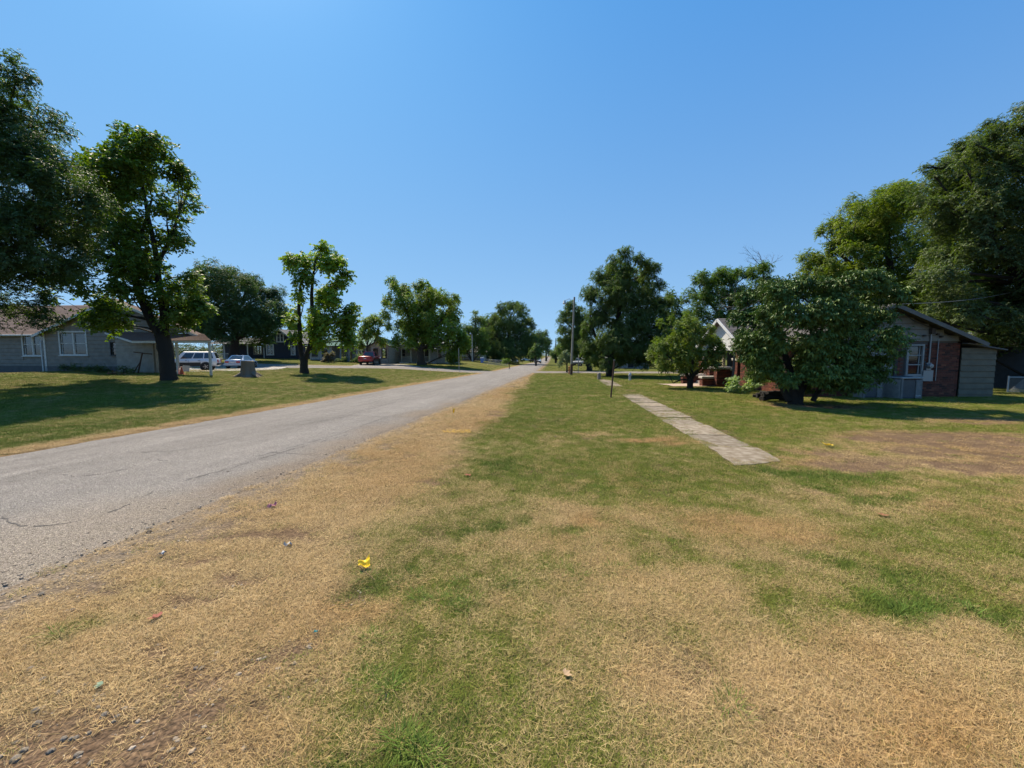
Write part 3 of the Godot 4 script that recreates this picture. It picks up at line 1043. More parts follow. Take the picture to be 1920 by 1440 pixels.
func build_trees() -> void:
	var blue := Color(0.030, 0.060, 0.026)
	var blue2 := Color(0.052, 0.085, 0.036)
	var mid := Color(0.050, 0.092, 0.020)
	var mid2 := Color(0.085, 0.135, 0.028)
	var lime := Color(0.085, 0.140, 0.022)
	var lime2 := Color(0.135, 0.190, 0.032)
	# left
	tree("oak_tree", "huge dark oak at the left edge, its crown hanging over the lawn", "tree", Vector2(-118, 760), 15.0,
		[[[-118, 760, 26], [-116, 660, 22], [-112, 560, 20], [-100, 440, 15], [-70, 320, 10]], [[-114, 600, 14], [-60, 520, 10], [20, 470, 6], [70, 440, 3]], [[-112, 560, 14], [-160, 460, 10], [-200, 380, 6]]],
		[[-30, 150, 62, 75], [8, 130, 30, 45], [25, 185, 35, 30], [-20, 250, 85, 70], [60, 300, 65, 50], [100, 345, 58, 50], [135, 350, 32, 36], [40, 410, 90, 65], [95, 440, 55, 50], [140, 400, 30, 35], [-60, 400, 110, 110], [0, 500, 66, 52], [66, 500, 40, 30], [4, 588, 40, 30], [0, 560, 40, 30], [-120, 250, 140, 130], [-220, 400, 140, 140], [-150, 540, 100, 70], [-50, 570, 60, 50], [112, 490, 30, 20]],
		{"size": 0.42, "dens": 2.7, "kind": "small", "leaf": Color(0.030, 0.056, 0.026), "alt": Color(0.050, 0.082, 0.034), "gap": 0.32, "deep": 0.35, "full": 1.0, "limb": 0.03, "bark": "dark bark", "bark_color": lin(0.05, 0.042, 0.035)})
	tree("catalpa_tree", "open leaning catalpa with forked dark trunk on the left lawn", "tree", Vector2(318, 713), 0.0,
		[[[319, 713, 12.5], [314, 680, 11.5], [308, 645, 12], [303, 628, 11]], [[303, 630, 9], [280, 596, 7.5], [258, 548, 6.5], [240, 500, 5.5], [210, 455, 4.2], [172, 412, 3], [130, 372, 1.5]], [[306, 635, 8.5], [307, 590, 6.5], [298, 530, 5], [290, 465, 4], [276, 400, 3], [264, 330, 1.4]], [[292, 500, 4], [318, 450, 3], [335, 400, 1.6]], [[240, 500, 4], [262, 440, 3], [280, 370, 1.6]], [[282, 600, 3], [235, 592, 2], [180, 595, 1]]],
		[[255, 283, 36], [215, 300, 32], [182, 318, 26], [298, 278, 24], [312, 285, 20], [338, 325, 20], [352, 322, 12], [345, 345, 15], [280, 325, 36], [190, 345, 36], [240, 355, 42], [305, 365, 30], [335, 405, 17], [165, 385, 34], [150, 430, 32], [200, 420, 40], [255, 430, 38], [312, 440, 26], [338, 450, 14], [180, 475, 36], [140, 505, 32], [228, 490, 34], [290, 495, 36], [332, 525, 22], [345, 550, 18], [300, 550, 38], [262, 548, 26], [350, 572, 22], [185, 530, 28], [165, 565, 24], [205, 590, 28], [170, 608, 22], [110, 556, 15], [325, 595, 30], [362, 520, 14], [365, 580, 16], [245, 606, 16], [128, 450, 22]],
		{"size": 0.60, "dens": 2.9, "full": 1.15, "limb": 0.05, "kind": "broad", "leaf": Color(0.048, 0.086, 0.020), "alt": Color(0.085, 0.125, 0.030), "gap": 0.46, "deep": 0.45, "thin": true, "bark": "dark bark"})
	tree("dark_tree", "dense dark green tree behind the carport and the navy house", "tree", Vector2(440, 676), 54.0,
		[[[440, 676, 9], [440, 640, 7], [442, 590, 5], [440, 540, 3]]],
		[[400, 535, 30], [425, 515, 18], [440, 530, 30], [465, 525, 16], [480, 548, 28], [495, 540, 14], [420, 585, 42], [470, 585, 42], [505, 598, 18], [516, 572, 10], [388, 605, 30], [440, 610, 34], [486, 608, 26], [510, 604, 12], [365, 600, 26], [462, 630, 18], [400, 622, 22], [372, 560, 16]],
		{"size": 0.85, "dens": 3.3, "kind": "small", "leaf": Color(0.028, 0.058, 0.027), "alt": Color(0.042, 0.078, 0.034), "deep": 0.8})
	tree("catalpa_tree", "twin-stemmed catalpa with a bare left leader between stump and pickup", "tree", Vector2(571, 700), 0.0,
		[[[573, 700, 8], [570, 685, 6.6], [570, 672, 6.4]], [[569, 672, 4.6], [563, 655, 4.2], [562, 620, 3.6], [560, 575, 2.8], [563, 535, 2.0], [565, 528, 1.2]], [[572, 672, 5], [584, 645, 4.6], [590, 605, 4], [588, 560, 3], [592, 520, 2.2], [598, 490, 1.2]], [[561, 585, 1.2], [557, 560, 0.7], [553, 510, 0.4]], [[562, 600, 1], [571, 575, 0.8], [574, 555, 0.4]], [[590, 590, 2.2], [615, 560, 1.5], [635, 535, 0.8]], [[590, 610, 2.2], [618, 600, 1.6], [645, 590, 0.8]]],
		[[612, 465, 10], [620, 478, 12], [634, 492, 14], [560, 486, 12], [575, 498, 18], [600, 490, 18], [630, 505, 14], [541, 494, 6], [552, 492, 8], [648, 515, 8], [585, 522, 18], [618, 528, 18], [644, 535, 9], [600, 556, 20], [635, 562, 15], [653, 580, 11], [576, 560, 8], [580, 590, 16], [618, 596, 22], [648, 598, 15], [663, 578, 6], [640, 620, 20], [604, 620, 20], [575, 606, 14], [552, 602, 11], [545, 580, 8], [610, 638, 14], [650, 638, 13], [560, 630, 9], [580, 645, 8]],
		{"size": 0.75, "dens": 2.8, "full": 1.18, "kind": "broad", "leaf": Color(0.065, 0.110, 0.022), "alt": Color(0.150, 0.210, 0.032), "gap": 0.26, "thin": true, "deep": 0.65, "bark": "dark bark"})
	tree("young_tree", "yellow-green tree rising behind the navy house's roof", "tree", Vector2(546, 672), 78.0,
		[[[546, 672, 2.4], [546, 650, 2], [545, 610, 1.2]]], [[535, 598, 11], [548, 608, 13], [528, 590, 8], [556, 622, 11], [572, 640, 10], [574, 655, 9], [568, 625, 10]],
		{"size": 0.8, "dens": 3.0, "kind": "round", "leaf": lime, "alt": lime2, "gap": 0.2})
	tree("young_tree", "slim yellow-green tree in front of the green-roofed house", "tree", Vector2(689, 678), 57.0,
		[[[689, 678, 1.4], [689, 650, 1.1], [692, 615, 0.7]]], [[688, 606, 13], [700, 596, 10], [712, 604, 9], [682, 625, 13], [702, 622, 12], [716, 640, 9], [676, 645, 8], [730, 612, 8], [724, 590, 9]],
		{"size": 0.75, "dens": 2.7, "kind": "round", "leaf": Color(0.075, 0.120, 0.022), "alt": Color(0.130, 0.175, 0.035), "gap": 0.3})
	tree("sycamore_tree", "broad sycamore with stout trunk in front of the grey porch house", "tree", Vector2(791, 684), 58.0,
		[[[791, 684, 8], [789, 668, 6.2], [788, 655, 6]], [[787, 656, 4], [775, 630, 3.4], [765, 590, 2.6], [745, 550, 1.5]], [[790, 656, 4.5], [798, 625, 3.6], [805, 585, 2.4], [800, 545, 1.2]], [[797, 630, 3], [825, 605, 2], [845, 575, 1]]],
		[[738, 530, 9], [746, 540, 12], [760, 548, 13], [785, 540, 12], [798, 535, 8], [722, 566, 7], [735, 560, 8], [812, 548, 12], [768, 572, 20], [800, 568, 22], [830, 560, 14], [848, 568, 11], [856, 560, 7], [845, 590, 18], [780, 600, 26], [815, 600, 24], [850, 618, 16], [865, 630, 12], [830, 635, 20], [800, 628, 20], [770, 622, 18], [752, 608, 11], [754, 638, 12], [862, 648, 12], [852, 660, 10], [872, 640, 12], [780, 645, 11], [742, 580, 7]],
		{"size": 0.78, "dens": 3.1, "full": 1.22, "kind": "round", "leaf": Color(0.058, 0.100, 0.020), "alt": Color(0.125, 0.175, 0.028), "gap": 0.28, "deep": 0.7, "bark": "pale bark", "bark_color": lin(0.11, 0.095, 0.075)})
	tree("dark_tree", "narrow dark tree standing between the sycamore and the hip-roofed house", "tree", Vector2(886, 674), 92.0,
		[[[886, 674, 2.4], [888, 640, 1.8], [892, 600, 1]]], [[893, 586, 4], [892, 598, 7], [903, 602, 8], [890, 618, 12], [876, 616, 11], [878, 640, 16], [900, 635, 14], [866, 640, 14], [905, 655, 12], [868, 655, 12]],
		{"size": 1.0, "dens": 3.2, "full": 1.3, "leaf": Color(0.040, 0.080, 0.022), "alt": Color(0.085, 0.125, 0.030)})
	tree("elm_tree", "large soft elm left of the road beyond the crossing", "tree", Vector2(950, 681), 0.0,
		[[[950, 682, 3.6], [950, 670, 3], [952, 640, 2.4], [956, 600, 1.4]], [[951, 655, 1.8], [930, 630, 1.4], [915, 610, 0.7]], [[952, 650, 1.8], [975, 625, 1.2], [990, 605, 0.6]]],
		[[955, 574, 9], [968, 572, 9], [942, 582, 11], [928, 596, 11], [978, 584, 11], [990, 600, 9], [948, 605, 20], [975, 612, 18], [998, 612, 6], [918, 622, 17], [905, 634, 9], [950, 638, 24], [985, 635, 18], [908, 652, 13], [925, 655, 16], [1000, 634, 9], [960, 660, 20], [990, 654, 16], [935, 670, 12], [905, 668, 9], [1000, 665, 9]],
		{"size": 0.95, "dens": 3.8, "full": 1.32, "kind": "fine", "leaf": Color(0.042, 0.076, 0.032), "alt": Color(0.075, 0.110, 0.045), "deep": 0.8, "gap": 0.15})
	for q in [[1012, 670, 150.0, [[1010, 628, 9], [1003, 640, 10], [1018, 640, 9], [1012, 655, 10], [1004, 660, 9]], "dark tree behind the large elm on the left roadside"],
		[1024, 671, 190.0, [[1022, 626, 6], [1018, 636, 7], [1028, 640, 7], [1024, 652, 9], [1030, 660, 6]], "farthest tall tree on the left of the road"],
		[925, 674, 110.0, [[915, 605, 12], [925, 620, 14], [905, 625, 12], [935, 640, 16], [920, 650, 14]], "tree rising behind the elm's left shoulder"],
		[1052, 672, 170.0, [[1046, 655, 7], [1052, 650, 8], [1058, 645, 8], [1050, 664, 6], [1062, 655, 8]], "low dark tree at the right end of the road"],
		[1078, 676, 95.0, [[1062, 650, 10], [1075, 640, 12], [1090, 640, 14], [1058, 664, 8], [1072, 662, 12], [1092, 662, 12]], "broad tree behind the pale sapling right of the far road"],
		[1115, 680, 80.0, [[1105, 655, 14], [1122, 650, 14], [1135, 660, 14], [1110, 670, 10], [1130, 672, 10]], "dark tree in the shade between the two elms"],
		[1042, 672, 135.0, [[1038, 662, 6], [1046, 656, 7], [1050, 664, 7], [1040, 668, 4]], "small tree at the far right roadside"],
		[1005, 677, 85.0, [[1000, 660, 7], [1006, 655, 7], [1010, 664, 6]], "pale young tree beside the parked far cars"]]:
		tree("roadside_tree", q[4], "tree", Vector2(q[0], q[1]), q[2], [[[q[0], q[1], 1.6], [q[0], q[1] - 20, 1.1], [q[0], q[1] - 38, 0.5]]], q[3], {"size": 1.2, "dens": 3.2, "full": 1.3, "leaf": Color(0.042, 0.075, 0.034), "alt": Color(0.07, 0.11, 0.042), "group": "trees along the far road"})
	# right of the road
	tree("elm_tree", "great dark elm with stout trunk right of the crossing", "tree", Vector2(1143, 706), 0.0,
		[[[1143, 707, 8.5], [1144, 695, 6.5], [1147, 675, 6], [1152, 640, 5.2], [1160, 590, 4], [1166, 540, 2.4]], [[1148, 670, 4], [1120, 640, 3], [1105, 600, 1.6]], [[1150, 650, 4], [1190, 610, 3], [1215, 570, 1.6]]],
		[[1160, 488, 14], [1180, 494, 15], [1145, 497, 13], [1198, 500, 13], [1125, 520, 16], [1165, 518, 24], [1205, 516, 17], [1228, 535, 15], [1218, 508, 8], [1108, 548, 16], [1150, 555, 32], [1195, 555, 32], [1232, 572, 20], [1248, 565, 11], [1120, 590, 24], [1165, 605, 34], [1210, 600, 30], [1102, 615, 14], [1140, 640, 26], [1180, 645, 30], [1222, 640, 26], [1105, 645, 15], [1245, 610, 16], [1160, 668, 20], [1205, 668, 20], [1110, 668, 13], [1126, 678, 12], [1238, 660, 18]],
		{"size": 0.68, "dens": 3.8, "full": 1.25, "kind": "fine", "leaf": Color(0.036, 0.066, 0.026), "alt": Color(0.064, 0.098, 0.036), "deep": 0.8, "gap": 0.12, "bark": "dark bark"})
	tree("elm_tree", "second elm behind the utility pole, left of the great elm", "tree", Vector2(1105, 697), 52.0,
		[[[1105, 697, 5.5], [1104, 680, 4.4], [1098, 640, 3.4], [1085, 600, 2]]],
		[[1070, 572, 9], [1062, 588, 10], [1075, 595, 14], [1054, 598, 7], [1070, 625, 15], [1054, 618, 9], [1080, 648, 15], [1060, 642, 10], [1050, 636, 5], [1090, 620, 16], [1085, 582, 9], [1098, 655, 14], [1090, 600, 12], [1056, 658, 8], [1070, 665, 8], [1048, 652, 5]],
		{"size": 0.8, "dens": 3.4, "full": 1.25, "kind": "fine", "leaf": Color(0.036, 0.068, 0.026), "alt": Color(0.060, 0.098, 0.034), "deep": 0.9, "gap": 0.1, "bark": "dark bark"})
	tree("dark_tree", "green tree in shade between the great elm and the white-flowered shrub", "tree", Vector2(1262, 694), 46.0,
		[[[1262, 694, 4], [1262, 660, 3], [1262, 600, 2]]], [[1255, 553, 9], [1268, 566, 10], [1262, 586, 16], [1250, 606, 15], [1277, 598, 13], [1290, 616, 16], [1262, 630, 20], [1240, 640, 16], [1292, 640, 18], [1320, 630, 18], [1320, 655, 16]],
		{"size": 0.8, "dens": 3.2, "leaf": Color(0.036, 0.070, 0.022), "alt": Color(0.075, 0.118, 0.026), "gap": 0.1})
	tree("hackberry_tree", "round green tree behind the brick porch bungalow", "tree", Vector2(1372, 700), 40.0,
		[[[1372, 700, 7], [1370, 650, 5.5], [1368, 590, 4], [1372, 540, 2]], [[1370, 620, 3.4], [1400, 570, 2.4], [1425, 530, 1.2]], [[1369, 610, 3.4], [1335, 570, 2.4], [1315, 540, 1]]],
		[[1310, 520, 10], [1328, 526, 14], [1350, 518, 14], [1370, 512, 13], [1388, 520, 14], [1400, 508, 11], [1418, 508, 11], [1434, 522, 8], [1438, 530, 6], [1306, 550, 13], [1330, 555, 20], [1370, 550, 26], [1408, 550, 22], [1430, 556, 13], [1300, 585, 15], [1330, 595, 22], [1378, 595, 28], [1418, 595, 22], [1294, 560, 6], [1296, 614, 14], [1340, 625, 20], [1400, 630, 24], [1436, 590, 12], [1440, 620, 18]],
		{"size": 0.68, "dens": 3.6, "full": 1.25, "leaf": Color(0.040, 0.078, 0.020), "alt": Color(0.074, 0.120, 0.030), "deep": 0.7, "gap": 0.12})
	tree("oak_tree", "very tall dark oak at the right edge behind the brick gable", "tree", Vector2(1985, 770), 19.5,
		[[[1985, 770, 24], [1980, 660, 20], [1970, 540, 16], [1955, 420, 11], [1930, 320, 6]], [[1975, 600, 12], [1920, 520, 8], [1860, 450, 4]], [[1972, 560, 12], [2030, 440, 8], [2060, 350, 4]]],
		[[1902, 222, 20], [1912, 205, 12], [1868, 236, 18], [1878, 255, 24], [1842, 262, 15], [1800, 294, 15], [1780, 292, 9], [1822, 300, 20], [1775, 318, 11], [1890, 285, 38], [1840, 325, 38], [1790, 350, 26], [1925, 345, 50], [1860, 390, 48], [1800, 405, 36], [1768, 380, 18], [1910, 450, 52], [1850, 478, 44], [1800, 465, 28], [1905, 560, 38], [1885, 615, 32], [1905, 655, 26], [1930, 550, 50], [1990, 400, 100], [1995, 250, 70], [1925, 240, 35], [1895, 520, 44], [1990, 560, 90], [1930, 640, 34], [1790, 560, 32], [1762, 592, 24], [1832, 592, 34], [1740, 520, 26]],
		{"size": 0.46, "dens": 3.0, "full": 1.2, "kind": "small", "leaf": Color(0.038, 0.062, 0.030), "alt": Color(0.066, 0.092, 0.044), "gap": 0.18, "deep": 0.6, "bark": "dark bark"})
	tree("pecan_tree", "wide yellow-green pecan rising behind the brick gable house", "tree", Vector2(1668, 722), 31.0,
		[[[1668, 722, 12], [1668, 660, 10], [1670, 580, 8], [1668, 500, 5.5], [1660, 430, 3]], [[1669, 590, 6], [1620, 520, 4], [1575, 480, 2]], [[1669, 580, 6], [1720, 500, 4], [1755, 450, 2]]],
		[[1578, 412, 15], [1562, 425, 8], [1612, 398, 20], [1648, 366, 18], [1640, 385, 20], [1690, 358, 20], [1715, 335, 16], [1590, 440, 26], [1640, 432, 36], [1700, 410, 38], [1745, 370, 26], [1556, 475, 17], [1572, 455, 14], [1538, 500, 13], [1516, 512, 7], [1528, 530, 12], [1548, 518, 20], [1582, 488, 26], [1602, 452, 26], [1552, 548, 20], [1622, 560, 30], [1625, 415, 22], [1680, 390, 26], [1720, 370, 26], [1740, 420, 34], [1600, 490, 32], [1660, 495, 38], [1720, 480, 38], [1765, 440, 34], [1700, 545, 34], [1640, 545, 30], [1750, 530, 32], [1790, 490, 26], [1770, 590, 32], [1820, 560, 30], [1830, 620, 30], [1580, 530, 24], [1740, 590, 26], [1860, 600, 30], [1730, 566, 34], [1690, 580, 30], [1660, 560, 26], [1770, 545, 30]],
		{"size": 0.58, "dens": 3.3, "full": 1.28, "leaf": Color(0.058, 0.092, 0.018), "alt": Color(0.115, 0.150, 0.025), "gap": 0.16, "deep": 0.6})
	tree("vine_thicket", "bright feathery vine and branches hanging beside the brick gable", "vine", Vector2(1848, 748), 20.5,
		[[[1850, 748, 3], [1848, 700, 2.5], [1846, 620, 2], [1845, 560, 1.2]]], [[1815, 535, 15], [1840, 522, 16], [1866, 528, 16], [1880, 545, 18], [1835, 556, 18], [1858, 568, 20], [1812, 568, 12], [1870, 596, 20], [1845, 600, 14], [1790, 548, 9], [1882, 630, 18]],
		{"size": 0.42, "dens": 2.8, "kind": "feather", "leaf": Color(0.085, 0.145, 0.030), "alt": Color(0.135, 0.200, 0.045), "gap": 0.2, "deep": 0.5})
	tree("dead_vine", "patch of brown withered vine among the green behind the gable", "vine", Vector2(1800, 745), 21.5,
		[[[1800, 745, 2], [1798, 660, 1.6], [1796, 580, 1]]], [[1799, 572, 7], [1793, 586, 8], [1803, 598, 6]],
		{"size": 0.35, "dens": 2.4, "kind": "feather", "leaf": Color(0.060, 0.038, 0.020), "alt": Color(0.055, 0.052, 0.020), "gap": 0.2})
	tree("flowering_shrub", "rounded yellow-green shrub tree with pale blooms beside the porch", "tree", Vector2(1293, 728), 0.0,
		[[[1294, 728, 6], [1294, 716, 5.2], [1293, 708, 5]], [[1292, 710, 3.4], [1278, 685, 2.4], [1262, 650, 1.2]], [[1294, 710, 3.4], [1298, 675, 2.4], [1300, 630, 1.2]], [[1296, 710, 3], [1315, 685, 2], [1330, 650, 1]], [[1290, 712, 1.6], [1275, 712, 1.3], [1258, 718, 0.9]]],
		[[1282, 602, 12], [1300, 608, 13], [1266, 618, 12], [1318, 616, 13], [1246, 638, 13], [1285, 636, 20], [1322, 634, 14], [1343, 640, 10], [1231, 650, 10], [1220, 664, 5], [1260, 660, 18], [1300, 660, 20], [1335, 660, 14], [1245, 684, 12], [1273, 684, 15], [1310, 684, 15], [1334, 682, 10], [1352, 650, 7], [1228, 670, 8], [1250, 600, 6]],
		{"size": 0.34, "dens": 2.8, "full": 1.2, "kind": "round", "leaf": Color(0.058, 0.092, 0.024), "alt": Color(0.115, 0.150, 0.042), "gap": 0.26, "deep": 0.8})
	tree("persimmon_tree", "wide many-stemmed tree with drooping glossy leaves on the right lawn", "tree", Vector2(1492, 758), 0.0,
		[[[1490, 758, 13], [1488, 740, 10], [1484, 715, 8], [1476, 680, 6], [1462, 630, 3]], [[1497, 752, 8], [1502, 715, 6.5], [1520, 660, 4.5], [1545, 600, 2.4]], [[1480, 750, 7], [1462, 715, 5.4], [1440, 665, 3.5], [1425, 615, 2]], [[1524, 752, 4.5], [1536, 728, 3.8], [1560, 690, 3], [1600, 640, 1.8]], [[1500, 740, 5], [1530, 690, 4], [1590, 650, 2.4], [1640, 610, 1.2]]],
		[[1425, 552, 22], [1462, 540, 22], [1495, 532, 16], [1520, 542, 26], [1568, 538, 24], [1606, 532, 22], [1636, 540, 20], [1655, 552, 15], [1668, 566, 9], [1410, 592, 20], [1438, 592, 32], [1488, 592, 36], [1545, 592, 36], [1600, 592, 34], [1640, 598, 20], [1400, 632, 15], [1424, 642, 32], [1485, 645, 38], [1550, 650, 38], [1604, 640, 26], [1640, 642, 16], [1652, 664, 8], [1412, 672, 16], [1436, 690, 26], [1492, 695, 32], [1555, 698, 32], [1600, 684, 22], [1628, 672, 12], [1655, 622, 10], [1446, 708, 16], [1580, 708, 20], [1618, 700, 14], [1540, 715, 24]],
		{"size": 0.34, "dens": 3.4, "kind": "droop", "leaf": Color(0.032, 0.062, 0.018), "alt": Color(0.060, 0.098, 0.026), "gap": 0.10, "deep": 0.7, "full": 0.90, "tall": 1.0, "bark": "dark bark"})
	tree("sapling", "pale-leaved sapling standing just left of the utility pole", "tree", Vector2(1063, 694), 45.0,
		[[[1063, 694, 1.6], [1063, 684, 1.2], [1062, 668, 0.7]]], [[1060, 664, 6], [1055, 674, 6], [1066, 674, 6], [1052, 682, 4], [1069, 668, 4]],
		{"size": 0.5, "dens": 2.2, "kind": "droop", "leaf": Color(0.08, 0.12, 0.06), "alt": Color(0.13, 0.16, 0.10), "gap": 0.2})
	tree("pokeweed_plant", "low broad-leaved plants between the porch steps and the brush pile", "plant", Vector2(1400, 733), 18.0,
		[[[1400, 733, 1], [1402, 722, 0.8], [1405, 714, 0.5]]], [[1365, 722, 9, 6], [1382, 716, 11, 7], [1402, 720, 12, 7], [1420, 712, 12, 8], [1395, 728, 10, 5], [1436, 708, 10, 8], [1372, 712, 6, 5]],
		{"size": 0.30, "dens": 1.6, "kind": "broad", "leaf": Color(0.095, 0.155, 0.060), "alt": Color(0.15, 0.21, 0.09), "thin": true, "bare": true})
	tree("flowering_bush", "pale pinkish bush in front of the green-roofed house", "bush", Vector2(616, 679), 58.0,
		[[[616, 679, 1], [616, 672, 0.8], [616, 664, 0.5]]], [[612, 668, 6], [620, 664, 6], [618, 674, 6], [608, 676, 5]],
		{"size": 0.5, "dens": 2.4, "kind": "round", "leaf": Color(0.060, 0.070, 0.045), "alt": Color(0.11, 0.085, 0.075), "bare": true})
	tree("sprout", "single bright green sprout at the shadow's edge above the bare soil", "plant", Vector2(1725, 781), 0.0, [[[1725, 781, 0.4], [1725, 778, 0.3], [1725, 774, 0.2]]], [[1725, 776, 3, 3]], {"size": 0.14, "dens": 0.3, "kind": "broad", "leaf": Color(0.12, 0.2, 0.04), "alt": Color(0.16, 0.26, 0.05), "bare": true, "thin": true})
	for q in [[640, 680, [[636, 676, 6, 4], [645, 674, 6, 5]], "low green weeds left of the red pickup"], [662, 683, [[660, 679, 4, 4], [664, 676, 3, 3]], "weed clump just behind the red pickup"], [846, 681, [[842, 670, 8, 10], [850, 660, 9, 12], [857, 672, 8, 10], [848, 676, 8, 6]], "dark bush at the right corner of the grey porch house"], [955, 682, [[946, 677, 5, 5], [952, 676, 4, 4]], "small bush by the chain-link fence"], [680, 678, [[675, 671, 8, 7], [668, 675, 6, 5]], "bush by the porch steps behind the red pickup"]]:
		tree("low_bush", q[3], "bush", Vector2(q[0], q[1]), 60.0, [[[q[0], q[1], 0.6], [q[0], q[1] - 3, 0.5], [q[0], q[1] - 6, 0.3]]], q[2], {"size": 0.5, "dens": 2.4, "leaf": Color(0.045, 0.085, 0.022), "alt": Color(0.09, 0.14, 0.035), "bare": true})
	print("sprays ", leaf_total)
	# leafless wood
	rng.seed = 77
	var t := thing("dead_tree", "bare dead branches arching over the porch bungalow's roof", "tree", ground(9.0, -17.5))
	t.position = ground(point(1390, 700, 21.5).x, -20.6)
	var st := begin()
	var q0 := t.position
	var seq := func(list: Array, r: float) -> void:
		var pts := []
		var rad := []
		for k in list.size():
			var p := point(list[k][0], list[k][1], -q0.z)
			pts.append(p - q0)
			rad.append(lerpf(r, r * 0.3, float(k) / (list.size() - 1)))
		tube(st, pts, rad, 6, 0.05)
	seq.call([[1372, 722], [1376, 690], [1377, 650], [1383, 615], [1384, 588], [1400, 576], [1425, 563]], 0.07)
	obj("trunk", st, mat("dead wood", lin(0.20, 0.175, 0.15), 0.95, 0.0, grit(), 2.0), t)
	st = begin()
	seq.call([[1424, 563], [1412, 545], [1402, 532]], 0.035)
	seq.call([[1400, 576], [1412, 560], [1398, 556], [1380, 560]], 0.025)
	for k in 9:
		var a := point(1384 + k * 4, 578 - k * 2, -q0.z) - q0
		bare_branches(st, a, Vector3(-0.8 + rng.randf() * 0.6, rng.randf_range(-0.3, 0.5), rng.randf_range(-0.5, 0.5)).normalized(), 0.75, 0.016, 2)
	obj("twigs", st, mats["dead wood"], t)
	for q in [[1430, 700, 39.0, 1432, 500, 3.2, "leafless grey snag poking above the round green tree"], [1605, 715, 33.0, 1600, 425, 3.4, "bare dead branches on the left shoulder of the pecan"], [1497, 715, 36.0, 1492, 535, 1.4, "thin bare twigs above the persimmon tree's crown"]]:
		var dt := thing("bare_snag", q[6], "tree", ground((q[0] - 960.0) / FOCAL * q[2], -q[2]))
		var top := point(q[3], q[4], q[2]) - dt.position
		var s2 := begin()
		tube(s2, [Vector3(0, -0.1, 0), top * 0.5 + Vector3(0.15, 0, 0.1), top], [0.12, 0.09, 0.05], 7, 0.05)
		obj("trunk", s2, mats["dead wood"], dt)
		s2 = begin()
		for k in 5:
			bare_branches(s2, top - Vector3(0, rng.randf() * 0.8, 0), Vector3(rng.randf_range(-0.7, 0.6), rng.randf_range(0.3, 1.0), rng.randf_range(-0.4, 0.4)).normalized(), q[5] * 0.42, 0.03, 3)
		obj("twigs", s2, mats["dead wood"], dt)
	# far-off belt of trees that closes the horizon
	rng.seed = 99
	var xf := []
	var cols := PackedColorArray()
	var ang := -1.25
	while ang < 1.25:
		var dist := rng.randf_range(255.0, 330.0)
		var x := sin(ang) * dist
		var d := cos(ang) * dist
		ang += 0.0032
		if absf(x - road_middle(d)) < 9.0: continue
		var tall := 6.0 + 4.0 * n_mid.get_noise_1d(ang * 60.0) + rng.randf_range(-1.0, 1.5)
		for k in 9:
			var p := ground(x + rng.randfn() * 3.0, -d + rng.randfn() * 3.0) + Vector3.UP * rng.randf_range(0.5, tall)
			xf.append(Transform3D(Basis(Vector3.UP, rng.randf() * TAU).scaled(Vector3.ONE * rng.randf_range(2.0, 3.4)), p))
			cols.append(Color(0.045, 0.08, 0.035).lerp(Color(0.075, 0.115, 0.04), rng.randf()))
	stuff(tag(scatter("woodland", spray("small"), leaf_material(), xf, cols), "far-off belt of woodland closing the horizon behind the houses", "woodland"))

# ---------------------------------------------------------------- house parts
func tfm(origin: Vector3, yaw := 0.0) -> Transform3D:
	return Transform3D(Basis(Vector3.UP, yaw), origin)

func tbox(st: SurfaceTool, t: Transform3D, c: Vector3, s: Vector3) -> void:
	box(st, t * c, s, t.basis)

# a wall with real openings: x along it, y up, outer face at z = 0; openings [x, y, w, h]
func wall(st: SurfaceTool, t: Transform3D, w: float, h: float, thick: float, openings: Array, y0 := 0.0) -> void:
	var xs := [0.0, w]
	for o in openings:
		xs.append(o[0]); xs.append(o[0] + o[2])
	xs.sort()
	for i in xs.size() - 1:
		var a: float = xs[i]
		var b: float = xs[i + 1]
		if b - a < 0.001: continue
		var holes := []
		for o in openings:
			if o[0] < (a + b) / 2 and o[0] + o[2] > (a + b) / 2: holes.append([o[1], o[1] + o[3]])
		holes.sort_custom(func(p, q): return p[0] < q[0])
		var y := y0
		holes.append([h, h])
		for g in holes:
			if g[0] - y > 0.005: tbox(st, t, Vector3((a + b) / 2, (y + g[0]) / 2, -thick / 2), Vector3(b - a, g[0] - y, thick))
			y = g[1]

# lapped siding boards over a wall face, in courses; openings left free; top(x) limits the height (gables)
func siding(st: SurfaceTool, t: Transform3D, w: float, h: float, course: float, openings: Array, y0 := 0.0, top = null) -> void:
	var y := y0
	while y < h - 0.02:
		var y1 := minf(y + course, h) - 0.018
		var spans := [[0.0, w]]
		for o in openings:
			if o[1] < y1 - 0.01 and o[1] + o[3] > y + 0.01:
				var next := []
				for s in spans:
					if o[0] - 0.01 > s[0] and o[0] < s[1]: next.append([s[0], o[0]])
					if o[0] + o[2] + 0.01 < s[1] and o[0] + o[2] > s[0]: next.append([o[0] + o[2], s[1]])
					if o[0] >= s[1] or o[0] + o[2] <= s[0]: next.append(s)
				spans = next
		for s in spans:
			var a: float = s[0]
			var b: float = s[1]
			if top != null:
				# clip a gable course to the slope
				var n := 40
				var lo := 1e9
				var hi := -1e9
				for i in n + 1:
					var x := lerpf(a, b, float(i) / n)
					if top.call(x) >= y1:
						lo = minf(lo, x); hi = maxf(hi, x)
				if lo > hi: continue
				a = lo; b = hi
			if b - a < 0.02: continue
			var p := []
			for q in [[a, y, 0.038], [b, y, 0.038], [b, y, 0.0], [a, y, 0.0], [a, y1, 0.014], [b, y1, 0.014], [b, y1, 0.0], [a, y1, 0.0]]:
				p.append(t * Vector3(q[0], q[1], q[2]))
			hexa(st, p)
		y += course

